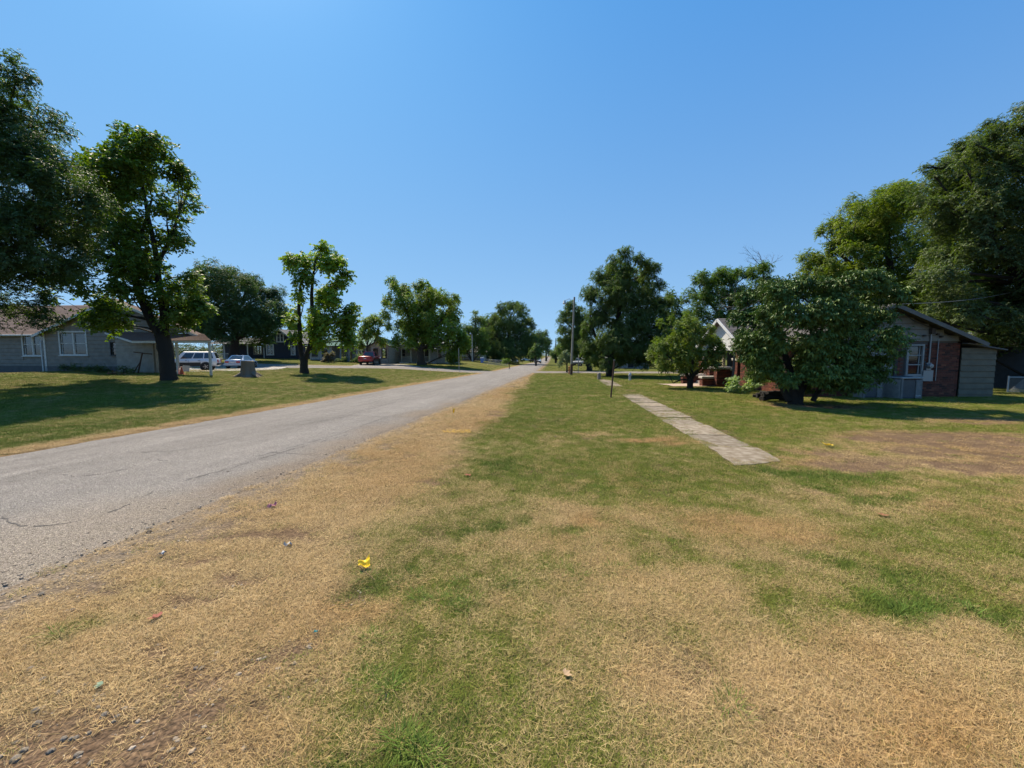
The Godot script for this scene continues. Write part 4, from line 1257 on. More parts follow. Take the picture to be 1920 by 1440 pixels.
# bricks standing proud of the mortar on one face
func bricks(st: SurfaceTool, t: Transform3D, w: float, h: float, openings: Array, y0 := 0.0, top = null) -> void:
	var row := 0
	var y := y0
	while y + 0.066 < h:
		var x := -0.11 if row % 2 else 0.0
		while x < w:
			var a := maxf(x, 0.0)
			var b := minf(x + 0.208, w)
			x += 0.22
			if b - a < 0.04: continue
			var free := true
			for o in openings:
				if a < o[0] + o[2] and b > o[0] and y < o[1] + o[3] and y + 0.066 > o[1]: free = false
			if not free: continue
			if top != null and (top.call(a) < y + 0.07 or top.call(b) < y + 0.07): continue
			var v := rng.randf_range(0.62, 1.25)
			var c := Color(0.22, 0.062, 0.036) * v
			if rng.randf() < 0.18: c = Color(0.11, 0.04, 0.028) * v
			elif rng.randf() < 0.15: c = Color(0.31, 0.10, 0.055) * v
			st.set_color(c)
			var z := 0.009 + rng.randf_range(-0.002, 0.003)
			var p := []
			for q in [[a, y, z], [b, y, z], [b, y, -0.01], [a, y, -0.01], [a, y + 0.066, z], [b, y + 0.066, z], [b, y + 0.066, -0.01], [a, y + 0.066, -0.01]]:
				p.append(t * Vector3(q[0], q[1], q[2]))
			hexa(st, p)
		y += 0.076
		row += 1

# a roof plane laid in shingle courses; a-b is the eave (left to right seen from outside), d-c the ridge
func shingles(st: SurfaceTool, a: Vector3, b: Vector3, c: Vector3, d: Vector3, course := 0.16, thick := 0.05) -> void:
	var n := maxi(1, int(a.distance_to(d) / course))
	var up := (b - a).cross(d - a).normalized()
	if up.y < 0: up = -up
	for i in n:
		var f := float(i) / n
		var g := float(i + 1) / n
		var p := [a.lerp(d, f) + up * 0.016, b.lerp(c, f) + up * 0.016, b.lerp(c, g), a.lerp(d, g)]
		var low := -up * thick
		hexa(st, [p[0] + low, p[1] + low, p[2] + low, p[3] + low, p[0], p[1], p[2], p[3]])

func beam(st: SurfaceTool, a: Vector3, b: Vector3, w: float, h: float) -> void:
	var ax := (b - a).normalized()
	var s := ax.cross(Vector3.UP)
	s = s.normalized() if s.length() > 0.05 else Vector3.RIGHT
	var u := s.cross(ax)
	s *= w / 2.0
	u *= h / 2.0
	hexa(st, [a - s - u, a + s - u, b + s - u, b - s - u, a - s + u, a + s + u, b + s + u, b - s + u])

func glass_mat() -> StandardMaterial3D:
	if mats.has("window glass"): return mats["window glass"]
	var m := mat("window glass", Color(0.03, 0.035, 0.04, 0.35), 0.06)
	m.transparency = BaseMaterial3D.TRANSPARENCY_ALPHA
	m.metallic_specular = 0.7
	return m

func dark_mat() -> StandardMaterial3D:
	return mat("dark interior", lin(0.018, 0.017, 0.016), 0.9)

# window in a wall: frame boards proud of the wall, sashes, panes; a dim room behind
func window(parent: Node, t: Transform3D, x: float, y: float, w: float, h: float, frame: Material, lights := 1, rows := 2, trim := 0.09, glazed := true, blind := 0.0, blind_mat: Material = null) -> MeshInstance3D:
	var st := begin()
	tbox(st, t, Vector3(x - trim / 2, y + h / 2, 0.015), Vector3(trim, h + trim * 2, 0.07))
	tbox(st, t, Vector3(x + w + trim / 2, y + h / 2, 0.015), Vector3(trim, h + trim * 2, 0.07))
	tbox(st, t, Vector3(x + w / 2, y + h + trim / 2, 0.013), Vector3(w, trim, 0.07))
	tbox(st, t, Vector3(x + w / 2, y - trim / 2, 0.02), Vector3(w, trim, 0.08))
	var f := obj("window", st, frame, parent)
	st = begin()
	tbox(st, t, Vector3(x + w / 2, y - trim - 0.02, 0.04), Vector3(w + trim * 2 + 0.08, 0.04, 0.12))
	obj("sill", st, frame, f)
	var cw := w / lights
	for i in lights:
		var s := begin()
		if i > 0: tbox(s, t, Vector3(x + cw * i, y + h / 2, -0.01), Vector3(0.11, h, 0.06))
		for r in range(1, rows): tbox(s, t, Vector3(x + cw * (i + 0.5), y + h * r / rows, -0.02), Vector3(cw, 0.045, 0.045))
		tbox(s, t, Vector3(x + cw * i + 0.07, y + h / 2, -0.03), Vector3(0.035, h, 0.03))
		tbox(s, t, Vector3(x + cw * (i + 1) - 0.07, y + h / 2, -0.03), Vector3(0.035, h, 0.03))
		obj("sash", s, frame, f)
		if glazed:
			for r in rows:
				var g := begin()
				tbox(g, t, Vector3(x + cw * (i + 0.5), y + h * (r + 0.5) / rows, -0.045), Vector3(cw - 0.02, h / rows - 0.05, 0.006))
				obj("pane", g, glass_mat(), f)
		if blind > 0.0:
			var b := begin()
			tbox(b, t, Vector3(x + cw * (i + 0.5), y + h * (1.0 - blind / 2), -0.12), Vector3(cw - 0.06, h * blind, 0.01))
			obj("blind", b, blind_mat, f)
	return f

func door(parent: Node, t: Transform3D, x: float, y: float, w: float, h: float, m: Material, trim_m: Material) -> void:
	var st := begin()
	tbox(st, t, Vector3(x + w / 2, y + h / 2, -0.06), Vector3(w, h, 0.045))
	for k in 2: tbox(st, t, Vector3(x + w / 2, y + h * (0.27 + 0.46 * k), -0.034), Vector3(w * 0.62, h * 0.33, 0.012))
	var d := obj("door", st, m, parent)
	st = begin()
	tbox(st, t, Vector3(x - 0.05, y + h / 2, 0.01), Vector3(0.1, h + 0.1, 0.06))
	tbox(st, t, Vector3(x + w + 0.05, y + h / 2, 0.01), Vector3(0.1, h + 0.1, 0.06))
	tbox(st, t, Vector3(x + w / 2, y + h + 0.05, 0.012), Vector3(w, 0.1, 0.06))
	obj("frame", st, trim_m, d)
	st = begin()
	lathe(st, t * Vector3(x + w * 0.88, y + h * 0.46, 0.0), [[0.0, -0.03], [0.03, 0.0], [0.0, 0.03]], 8)
	obj("handle", st, mat("brass", lin(0.5, 0.36, 0.14), 0.3, 0.9), d)

func gable_fill(st: SurfaceTool, t: Transform3D, w: float, y0: float, peak: float, thick := 0.1) -> void:
	var a := [t * Vector3(0, y0, 0), t * Vector3(w, y0, 0), t * Vector3(w / 2, peak, 0)]
	var b := [t * Vector3(0, y0, -thick), t * Vector3(w, y0, -thick), t * Vector3(w / 2, peak, -thick)]
	tri(st, a[0], a[2], a[1])
	tri(st, b[0], b[1], b[2])
	face(st, a[0], b[0], b[2], a[2])
	face(st, a[2], b[2], b[1], a[1])

func balusters(parent: Node, t: Transform3D, x0: float, x1: float, y: float, h: float, m: Material, step := 0.14) -> void:
	var st := begin()
	tbox(st, t, Vector3((x0 + x1) / 2, y + h, 0), Vector3(x1 - x0, 0.06, 0.08))
	tbox(st, t, Vector3((x0 + x1) / 2, y + 0.1, 0), Vector3(x1 - x0, 0.05, 0.06))
	var r := obj("railing", st, m, parent)
	st = begin()
	var x := x0 + step / 2
	while x < x1:
		tbox(st, t, Vector3(x, y + h / 2 + 0.04, 0), Vector3(0.035, h - 0.14, 0.035))
		x += step
	stuff(obj("balusters", st, m, r))

# ---------------------------------------------------------------- the houses
func house_grey() -> void:
	var d := 27.2
	var at := ground((88.0 - 960.0) / FOCAL * d, -d)
	at.y = spot(180, 698).y + 0.02
	var t := thing("grey_house", "long grey sided house with brown shingle roof and open carport", "house", at, -0.07)
	var grey := plain("grey siding", lin(0.235, 0.21, 0.178))
	var white := painted("white trim", lin(0.62, 0.61, 0.58))
	var roof_m := plain("brown shingles", lin(0.29, 0.19, 0.15), 0.95)
	roof_m.albedo_texture = grit(); roof_m.uv1_scale = Vector3.ONE * 1.2
	# gable wing that faces the lawn: 8.7 m of wall under an 11.4 m gable
	var w2 := [1.25, 1.2, 1.95, 1.5]
	var small := [5.05, 1.15, 0.5, 0.85]
	var front := Transform3D.IDENTITY
	var st := begin()
	wall(st, front, 8.7, 2.62, 0.15, [w2, small], -0.3)
	wall(st, tfm(Vector3(8.7, 0, 0), PI / 2), 1.0, 2.62, 0.15, [], -0.3)
	wall(st, tfm(Vector3(8.7, 0, -1.0), PI), 4.7, 2.62, 0.15, [], -0.3)
	wall(st, tfm(Vector3(4.0, 0, -1.0), PI / 2), 4.5, 2.62, 0.15, [], -0.3)
	wall(st, tfm(Vector3(-9.5, 0, -0.7)), 9.5, 2.66, 0.15, [[6.85, 1.15, 1.45, 1.5], [1.5, 1.15, 1.45, 1.5]], -0.3)
	wall(st, tfm(Vector3(4.0, 0, -5.5), PI), 13.5, 2.62, 0.15, [], -0.3)
	wall(st, tfm(Vector3(-9.5, 0, -5.5), -PI / 2), 4.8, 2.62, 0.15, [], -0.3)
	wall(st, tfm(Vector3(0, 0, -0.7), -PI / 2), 0.7, 2.62, 0.15, [], -0.3)
	obj("wall", st, grey, t)
	st = begin()
	gable_fill(st, tfm(Vector3(-0.05, 0, 0.0)), 11.5, 2.62, 4.86)
	obj("gable_wall", st, grey, t)
	st = begin()
	siding(st, tfm(Vector3(0, 0, 0.0)), 6.0, 2.62, 0.27, [[1.16, 1.1, 2.13, 1.7], [5.0, 1.1, 0.6, 0.95]])
	siding(st, tfm(Vector3(-9.5, 0, -0.7)), 9.5, 2.66, 0.27, [[6.76, 1.05, 1.63, 1.7], [1.4, 1.05, 1.63, 1.7]])
	siding(st, Transform3D.IDENTITY, 11.4, 4.8, 0.27, [], 2.7, func(x): return 4.86 - absf(x - 5.7) * 0.393)
	stuff(obj("siding_boards", st, grey, t))
	st = begin()
	tbox(st, front, Vector3(3.0, 0.1, 0.045), Vector3(6.0, 0.5, 0.03))
	tbox(st, tfm(Vector3(-9.5, 0, -0.7)), Vector3(4.7, 0.1, 0.03), Vector3(9.4, 0.5, 0.03))
	obj("foundation", st, plain("foundation", lin(0.11, 0.105, 0.10)), t)
	# roofs
	st = begin()
	var o := 0.35
	shingles(st, Vector3(-10.2, 2.62, -0.35), Vector3(-0.3, 2.62, -0.35), Vector3(0.5, 5.0, -3.1), Vector3(-10.2, 5.0, -3.1))
	shingles(st, Vector3(-0.45, 2.52, -1.5), Vector3(-0.45, 2.52, o), Vector3(5.7, 4.98, o), Vector3(5.7, 4.98, -0.25))
	shingles(st, Vector3(11.8, 2.48, o), Vector3(11.8, 2.48, -0.25), Vector3(5.7, 4.98, -0.25), Vector3(5.7, 4.98, o))
	shingles(st, Vector3(4.3, 2.55, -0.4), Vector3(4.3, 2.55, -5.8), Vector3(0.5, 5.0, -3.1), Vector3(0.5, 5.0, -3.1))
	shingles(st, Vector3(9.0, 2.55, -1.25), Vector3(4.0, 2.55, -1.25), Vector3(4.0, 3.3, -0.2), Vector3(9.0, 3.3, -0.2))
	shingles(st, Vector3(4.3, 2.55, -5.8), Vector3(-10.2, 2.55, -5.8), Vector3(-10.2, 5.0, -3.1), Vector3(0.5, 5.0, -3.1))
	var roof := obj("roof", st, roof_m, t)
	st = begin()
	beam(st, Vector3(-0.45, 2.42, o + 0.02), Vector3(5.7, 4.88, o + 0.02), 0.03, 0.16)
	beam(st, Vector3(11.8, 2.38, o + 0.02), Vector3(5.7, 4.88, o + 0.02), 0.03, 0.16)
	obj("bargeboard", st, white, roof)
	st = begin()
	tube(st, [Vector3(-10.2, 2.56, -0.30), Vector3(-0.55, 2.53, -0.30)], [0.06, 0.06], 8)
	obj("gutter", st, white, roof)
	st = begin()
	tube(st, [Vector3(-0.85, 2.5, -0.3), Vector3(-0.62, 2.3, -0.45), Vector3(-0.2, 2.05, 0.06), Vector3(-0.16, 0.0, 0.08), Vector3(-0.16, -0.25, 0.3)], [0.045, 0.045, 0.045, 0.045, 0.045], 8)
	obj("downspout", st, white, t)
	st = begin()
	tbox(st, front, Vector3(0.04, 1.3, 0.035), Vector3(0.14, 2.6, 0.05))
	obj("corner_board", st, white, t)
	# lean-to roof along the gable wall and over the carport
	st = begin()
	shingles(st, Vector3(8.0, 2.08, 1.2), Vector3(13.5, 2.08, 1.2), Vector3(12.0, 2.56, 0.05), Vector3(4.75, 2.72, 0.05))
	obj("carport_roof", st, roof_m, t)
	st = begin()
	wall(st, tfm(Vector3(6.0, 0, 0.5)), 2.7, 2.2, 0.12, [], -0.3)
	wall(st, tfm(Vector3(6.0, 0, 0), -PI / 2), 0.5, 2.3, 0.12, [], -0.3)
	wall(st, tfm(Vector3(8.7, 0, 0.5), PI / 2), 0.5, 2.3, 0.12, [], -0.3)
	obj("lean_to_wall", st, plain("pale block", lin(0.35, 0.315, 0.265)), t)
	st = begin()
	siding(st, tfm(Vector3(6.0, 0, 0.5)), 2.7, 2.18, 0.2, [])
	stuff(obj("block_courses", st, mats["pale block"], t))
	st = begin()
	beam(st, Vector3(8.0, 1.99, 1.22), Vector3(13.52, 1.99, 1.22), 0.04, 0.14)
	beam(st, Vector3(13.5, 1.99, 1.2), Vector3(12.0, 2.46, 0.05), 0.04, 0.14)
	beam(st, Vector3(7.98, 2.0, 1.2), Vector3(4.75, 2.64, 0.07), 0.04, 0.12)
	obj("fascia", st, white, t)
	for x in [[10.9, 1.0], [13.2, 1.0]]:
		st = begin()
		tbox(st, front, Vector3(x[0], 0.9, x[1]), Vector3(0.11, 2.2, 0.11))
		obj("carport_post", st, white, t)
	window(t, front, w2[0], w2[1], w2[2], w2[3], white, 2, 2, 0.1, true, 0.45, plain("blinds", lin(0.35, 0.35, 0.34)))
	window(t, tfm(Vector3(-9.5, 0, -0.7)), 6.85, 1.15, 1.45, 1.5, white, 2, 2, 0.1, true, 0.55, mats["blinds"])
	window(t, tfm(Vector3(-9.5, 0, -0.7)), 1.5, 1.15, 1.45, 1.5, white, 2, 2, 0.1, true, 0.4, mats["blinds"])
	window(t, front, small[0], small[1], small[2], small[3], plain("dark frame", lin(0.08, 0.08, 0.08)), 1, 2, 0.05)
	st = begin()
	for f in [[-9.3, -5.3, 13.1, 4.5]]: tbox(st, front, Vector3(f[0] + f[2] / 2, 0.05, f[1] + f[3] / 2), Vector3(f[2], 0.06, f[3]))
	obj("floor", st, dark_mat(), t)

func house_navy() -> void:
	var d := 63.0
	var at := ground((497.0 - 960.0) / FOCAL * d, -d)
	at.y = point(520, 673, d).y
	var t := thing("navy_house", "dark navy gabled house with white window trim and a white-railed porch", "house", at, -0.06)
	var navy := plain("navy siding", lin(0.022, 0.027, 0.045))
	var white := painted("white trim", lin(0.62, 0.61, 0.58))
	var k := d / FOCAL
	var w := 65.0 * k
	var open := [[6.0 * k, 0.75, 12.0 * k, 1.5], [53.5 * k, 0.75, 6.0 * k, 1.4], [26.5 * k, 2.85, 12.0 * k, 1.15]]
	var st := begin()
	wall(st, Transform3D.IDENTITY, w, 2.75, 0.15, open.slice(0, 2), -1.2)
	wall(st, tfm(Vector3(w, 0, 0), PI / 2), 9.0, 2.75, 0.15, [], -1.2)
	wall(st, tfm(Vector3(0, 0, -9.0), -PI / 2), 9.0, 2.75, 0.15, [], -1.2)
	wall(st, tfm(Vector3(w, 0, -9.0), PI), w, 2.75, 0.15, [], -1.2)
	gable_fill(st, tfm(Vector3(0, 0, -9.0)), w, 2.75, 4.7)
	obj("wall", st, navy, t)
	st = begin()
	gable_fill(st, Transform3D.IDENTITY, w, 2.75, 4.7)
	obj("gable_wall", st, navy, t)
	st = begin()
	siding(st, Transform3D.IDENTITY, w, 2.75, 0.2, [[open[0][0] - 0.1, 0.6, open[0][2] + 0.2, 1.8], [open[1][0] - 0.1, 0.6, open[1][2] + 0.2, 1.7]])
	siding(st, Transform3D.IDENTITY, w, 4.6, 0.2, [[open[2][0] - 0.1, 2.75, open[2][2] + 0.2, 1.4]], 2.8, func(x): return 4.7 - absf(x - w / 2) * 1.95 / (w / 2))
	stuff(obj("siding_boards", st, navy, t))
	for o in open: window(t, tfm(Vector3(0, 0, 0.03)), o[0], o[1], o[2], o[3], white, 2 if o[2] > 0.8 else 1, 2, 0.12)
	var roof_m := plain("grey shingles", lin(0.17, 0.16, 0.155), 0.95)
	st = begin()
	var e := Vector3(-0.35, 2.55, 0)
	shingles(st, Vector3(-0.4, 2.5, -9.3), Vector3(-0.4, 2.5, 0.35), Vector3(w / 2, 4.85, 0.35), Vector3(w / 2, 4.85, -9.3), 0.3)
	shingles(st, Vector3(w + 0.4, 2.5, 0.35), Vector3(w + 0.4, 2.5, -9.3), Vector3(w / 2, 4.85, -9.3), Vector3(w / 2, 4.85, 0.35), 0.3)
	shingles(st, Vector3(-9.2, 2.45, 0.6), Vector3(-0.2, 2.45, 0.6), Vector3(-0.2, 3.6, -3.2), Vector3(-9.2, 3.6, -3.2), 0.3)
	var roof := obj("roof", st, roof_m, t)
	st = begin()
	beam(st, Vector3(-0.4, 2.42, 0.37), Vector3(w / 2, 4.77, 0.37), 0.04, 0.2)
	beam(st, Vector3(w + 0.4, 2.42, 0.37), Vector3(w / 2, 4.77, 0.37), 0.04, 0.2)
	obj("bargeboard", st, white, roof)
	st = begin()
	bar(st, Vector3(0.02, 2.5, 0.08), Vector3(0.02, -0.3, 0.08), 0.07)
	obj("downspout", st, white, t)
	st = begin()
	wall(st, tfm(Vector3(-9.0, 0, -2.2)), 9.0, 2.5, 0.15, [[5.6, 0.8, 1.4, 1.3], [1.5, 0.8, 1.4, 1.3]], -1.0)
	obj("wing_wall", st, navy, t)
	for x in [5.6, 1.5]: window(t, tfm(Vector3(-9.0, 0, -2.2)), x, 0.8, 1.4, 1.3, plain("tan trim", lin(0.33, 0.29, 0.22)), 3, 1, 0.09)
	st = begin()
	tbox(st, Transform3D.IDENTITY, Vector3(-4.5, -0.25, -0.9), Vector3(9.0, 0.5, 2.6))
	obj("porch_floor", st, plain("porch boards", lin(0.2, 0.19, 0.18)), t)
	for x in [-8.6, -6.6, -5.0, -2.6]:
		st = begin()
		tbox(st, Transform3D.IDENTITY, Vector3(x, 1.2, 0.25), Vector3(0.14, 2.4, 0.14))
		obj("porch_post", st, white, t)
	balusters(t, tfm(Vector3(0, 0, 0.25)), -8.5, -5.1, 0.0, 0.9, white, 0.2)

func house_green_roof() -> void:
	var d := 62.0
	var k := d / FOCAL
	var at := ground((582.0 - 960.0) / FOCAL * d, -d)
	at.y = point(660, 677, d).y
	var t := thing("derelict_house", "derelict white house with pale green metal roof and empty window openings", "house", at, -0.06)
	var white := plain("flaking white", lin(0.72, 0.71, 0.69))
	white.albedo_texture = noise_tex("flaking", 0.03, Color(0.45, 0.44, 0.42), Color(1, 1, 1), 6)
	var green := plain("green metal roof", lin(0.22, 0.33, 0.27), 0.9)
	green.metallic_specular = 0.15
	var dark := plain("charred trim", lin(0.045, 0.042, 0.04))
	var px := func(p: float) -> float: return (p - 582.0) * k
	var st := begin()
	var yo := 0.85
	var left := [[px.call(587.0), yo, 9.5 * k, 0.95], [px.call(607.0), yo, 8.5 * k, 0.95]]
	wall(st, Transform3D.IDENTITY, px.call(625), 2.5, 0.14, left, -0.6)
	# the recessed front under the porch, with openings that look right through
	var mid := [[px.call(627.5), 0.5, 13.0 * k, 1.45], [px.call(644.0), 0.1, 8.5 * k, 2.0], [px.call(661.0), 0.1, 6.0 * k, 2.0], [px.call(668.0), 0.85, 6.0 * k, 1.1], [px.call(676.0), 0.1, 7.0 * k, 2.0], [px.call(691.5), 0.6, 8.0 * k, 1.35]]
	for o in mid: o[0] -= px.call(625)
	wall(st, tfm(Vector3(px.call(625), 0, -2.0)), px.call(702) - px.call(625), 2.5, 0.14, mid, -0.3)
	var right := [[px.call(707.5), 0.55, 7.5 * k, 1.4], [px.call(723.0), 0.55, 8.0 * k, 1.35]]
	for o in right: o[0] -= px.call(702)
	var rw: float = px.call(735) - px.call(702)
	wall(st, tfm(Vector3(px.call(702), 0, 0.6)), rw, 2.55, 0.14, right, -0.6)
	wall(st, tfm(Vector3(px.call(702), 0, -2.0), -PI / 2), 2.6, 2.5, 0.14, [], -0.6)
	wall(st, tfm(Vector3(px.call(735), 0, 0.6), PI / 2), 8.6, 2.5, 0.14, [], -0.6)
	wall(st, tfm(Vector3(px.call(625), 0, 0.0), PI / 2), 2.0, 2.5, 0.14, [], -0.6)
	wall(st, tfm(Vector3(0, 0, -8.0), -PI / 2), 8.0, 2.5, 0.14, [], -0.6)
	var back := []
	var W: float = px.call(735)
	for f in [0.06, 0.17, 0.29, 0.36, 0.52, 0.66, 0.80, 0.92]: back.append([W * (1.0 - f) - 0.6, 0.5, 1.25, 1.5])
	wall(st, tfm(Vector3(W, 0, -8.0), PI), W, 2.5, 0.14, back, -0.6)
	gable_fill(st, tfm(Vector3(px.call(702), 0, 0.6)), rw, 2.55, 3.35)
	obj("wall", st, white, t)
	for q in [[Transform3D.IDENTITY, left, Vector3.ZERO], [tfm(Vector3(px.call(702), 0, 0.6)), right, Vector3.ZERO], [tfm(Vector3(px.call(625), 0, -2.0)), mid, Vector3.ZERO]]:
		for o in q[1]:
			window(t, q[0], o[0], o[1], o[2], o[3], dark if q[1] != mid else white, 1, 2 if o[3] < 1.2 else 1, 0.07, false)
	st = begin()
	siding(st, Transform3D.IDENTITY, px.call(625), 2.5, 0.18, [[left[0][0] - 0.1, 0.7, left[0][2] + 0.2, 1.25], [left[1][0] - 0.1, 0.7, left[1][2] + 0.2, 1.25]])
	siding(st, tfm(Vector3(px.call(702), 0, 0.6)), rw, 2.55, 0.18, [[right[0][0] - 0.1, 0.4, right[0][2] + 0.2, 1.7], [right[1][0] - 0.1, 0.4, right[1][2] + 0.2, 1.7]])
	stuff(obj("siding_boards", st, white, t))
	st = begin()
	tbox(st, Transform3D.IDENTITY, Vector3(px.call(663), -0.15, -1.0), Vector3(px.call(702) - px.call(625), 0.35, 2.2))
	obj("porch_floor", st, plain("porch boards", lin(0.2, 0.19, 0.18)), t)
	for p in [641.5, 658.0, 673.0, 689.0]:
		st = begin()
		tbox(st, Transform3D.IDENTITY, Vector3(px.call(p), 1.2, 0.0), Vector3(0.16, 2.4, 0.16))
		obj("porch_post", st, white, t)
	st = begin()
	tbox(st, Transform3D.IDENTITY, Vector3(px.call(625) / 2, -0.1, 0.04), Vector3(px.call(625), 0.7, 0.05))
	obj("foundation", st, plain("foundation", lin(0.11, 0.105, 0.10)), t)
	# standing-seam metal roof
	st = begin()
	var seam := begin()
	var slabs := [
		[Vector3(-0.5, 2.45, 0.5), Vector3(px.call(704), 2.45, 0.5), Vector3(px.call(690), 4.35, -4.0), Vector3(2.4, 4.35, -4.0)],
		[Vector3(W + 0.4, 2.45, -8.4), Vector3(-0.5, 2.45, -8.4), Vector3(2.4, 4.35, -4.0), Vector3(px.call(690), 4.35, -4.0)],
		[Vector3(-0.5, 2.45, -8.4), Vector3(-0.5, 2.45, 0.5), Vector3(2.4, 4.35, -4.0), Vector3(2.4, 4.35, -4.0)],
		[Vector3(px.call(702) - 0.3, 2.45, -3.6), Vector3(px.call(702) - 0.3, 2.45, 0.95), Vector3(px.call(718.5), 3.45, 0.95), Vector3(px.call(718.5), 3.45, -3.6)],
		[Vector3(W + 0.3, 2.45, 0.95), Vector3(W + 0.3, 2.45, -8.4), Vector3(px.call(718.5), 3.45, -5.0), Vector3(px.call(718.5), 3.45, 0.95)]]
	for s in slabs:
		var up: Vector3 = (s[1] - s[0]).cross(s[3] - s[0]).normalized()
		if up.y < 0: up = -up
		var lo := -up * 0.05
		hexa(st, [s[0] + lo, s[1] + lo, s[2] + lo, s[3] + lo, s[0], s[1], s[2], s[3]])
		var n := int(s[0].distance_to(s[1]) / 0.45)
		for i in range(1, n):
			var f := float(i) / n
			beam(seam, s[0].lerp(s[1], f) + up * 0.02, s[3].lerp(s[2], f) + up * 0.02, 0.03, 0.05)
	var roof := obj("roof", st, green, t)
	stuff(obj("roof_seams", seam, green, roof))

func house_grey_porch() -> void:
	var d := 66.0
	var k := d / FOCAL
	var px := func(p: float) -> float: return (p - 742.0) * k
	var at := ground((742.0 - 960.0) / FOCAL * d, -d)
	at.y = point(790, 680, d).y
	var t := thing("porch_house", "pale grey gabled house with white-railed front porch behind the sycamore", "house", at, -0.06)
	var grey := plain("pale grey siding", lin(0.46, 0.46, 0.46))
	var white := painted("white trim", lin(0.62, 0.61, 0.58))
	var W: float = px.call(843)
	var o := [[px.call(754), 0.95, 7.5 * k, 1.3], [px.call(798), 0.25, 7.0 * k, 2.0], [px.call(822), 0.95, 8.0 * k, 1.3]]
	var st := begin()
	wall(st, Transform3D.IDENTITY, W, 2.7, 0.15, o, -0.4)
	wall(st, tfm(Vector3(W, 0, 0), PI / 2), 9.0, 2.7, 0.15, [], -0.4)
	wall(st, tfm(Vector3(0, 0, -9.0), -PI / 2), 9.0, 2.7, 0.15, [], -0.4)
	wall(st, tfm(Vector3(W, 0, -9.0), PI), W, 2.7, 0.15, [], -0.4)
	obj("wall", st, grey, t)
	st = begin()
	gable_fill(st, Transform3D.IDENTITY, W, 2.7, 4.5)
	obj("gable_wall", st, grey, t)
	st = begin()
	gable_fill(st, tfm(Vector3(W, 0, -9.0), PI), W, 2.7, 4.5)
	obj("gable_wall", st, grey, t)
	st = begin()
	siding(st, Transform3D.IDENTITY, W, 2.7, 0.2, [[o[0][0] - 0.1, 0.8, o[0][2] + 0.2, 1.6], [o[1][0] - 0.1, 0.2, o[1][2] + 0.2, 2.2], [o[2][0] - 0.1, 0.8, o[2][2] + 0.2, 1.6]])
	stuff(obj("siding_boards", st, grey, t))
	window(t, tfm(Vector3(0, 0, 0.03)), o[0][0], 0.95, o[0][2], 1.3, white, 1, 2, 0.1, true, 0.6, plain("pale curtain", lin(0.4, 0.42, 0.44)))
	window(t, tfm(Vector3(0, 0, 0.03)), o[2][0], 0.95, o[2][2], 1.3, white, 1, 2, 0.1)
	door(t, tfm(Vector3(0, 0, 0.03)), o[1][0], 0.25, o[1][2], 2.0, plain("dark door", lin(0.05, 0.05, 0.055)), white)
	var roof_m := plain("pale shingles", lin(0.36, 0.35, 0.335), 0.9)
	st = begin()
	shingles(st, Vector3(-0.5, 2.55, -9.4), Vector3(-0.5, 2.55, 0.4), Vector3(W / 2, 4.65, 0.4), Vector3(W / 2, 4.65, -9.4), 0.3)
	shingles(st, Vector3(W + 0.5, 2.55, 0.4), Vector3(W + 0.5, 2.55, -9.4), Vector3(W / 2, 4.65, -9.4), Vector3(W / 2, 4.65, 0.4), 0.3)
	var roof := obj("roof", st, roof_m, t)
	st = begin()
	beam(st, Vector3(-0.5, 2.45, 0.42), Vector3(W / 2, 4.55, 0.42), 0.04, 0.16)
	beam(st, Vector3(W + 0.5, 2.45, 0.42), Vector3(W / 2, 4.55, 0.42), 0.04, 0.16)
	obj("bargeboard", st, white, roof)
	# porch
	st = begin()
	var c: float = (px.call(758) + px.call(820)) / 2
	var hw: float = (px.call(820) - px.call(758)) / 2
	shingles(st, Vector3(c - hw - 0.3, 2.35, 0.1), Vector3(c - hw - 0.3, 2.35, 2.6), Vector3(c, 3.5, 2.6), Vector3(c, 3.5, 0.1), 0.3)
	shingles(st, Vector3(c + hw + 0.3, 2.35, 2.6), Vector3(c + hw + 0.3, 2.35, 0.1), Vector3(c, 3.5, 0.1), Vector3(c, 3.5, 2.6), 0.3)
	obj("porch_roof", st, roof_m, t)
	st = begin()
	gable_fill(st, tfm(Vector3(c - hw, 0, 2.4)), hw * 2, 2.35, 3.4, 0.08)
	obj("porch_gable", st, grey, t)
	st = begin()
	tbox(st, Transform3D.IDENTITY, Vector3(c, 0.0, 1.25), Vector3(hw * 2, 0.4, 2.4))
	obj("porch_floor", st, plain("grey porch", lin(0.3, 0.3, 0.3)), t)
	for p in [762.5, 780.0, 797.0, 814.0]:
		st = begin()
		tbox(st, Transform3D.IDENTITY, Vector3(px.call(p), 1.28, 2.3), Vector3(0.13, 2.2, 0.13))
		obj("porch_post", st, white, t)
	balusters(t, tfm(Vector3(0, 0, 2.3)), px.call(764), px.call(779), 0.2, 0.85, white, 0.16)
	balusters(t, tfm(Vector3(0, 0, 2.3)), px.call(798), px.call(813), 0.2, 0.85, white, 0.16)
	st = begin()
	for i in 2: tbox(st, Transform3D.IDENTITY, Vector3(px.call(771) - 0.2, 0.05 - 0.16 * i, 2.7 + 0.3 * i), Vector3(1.6, 0.16, 0.4))
	obj("steps", st, white, t)

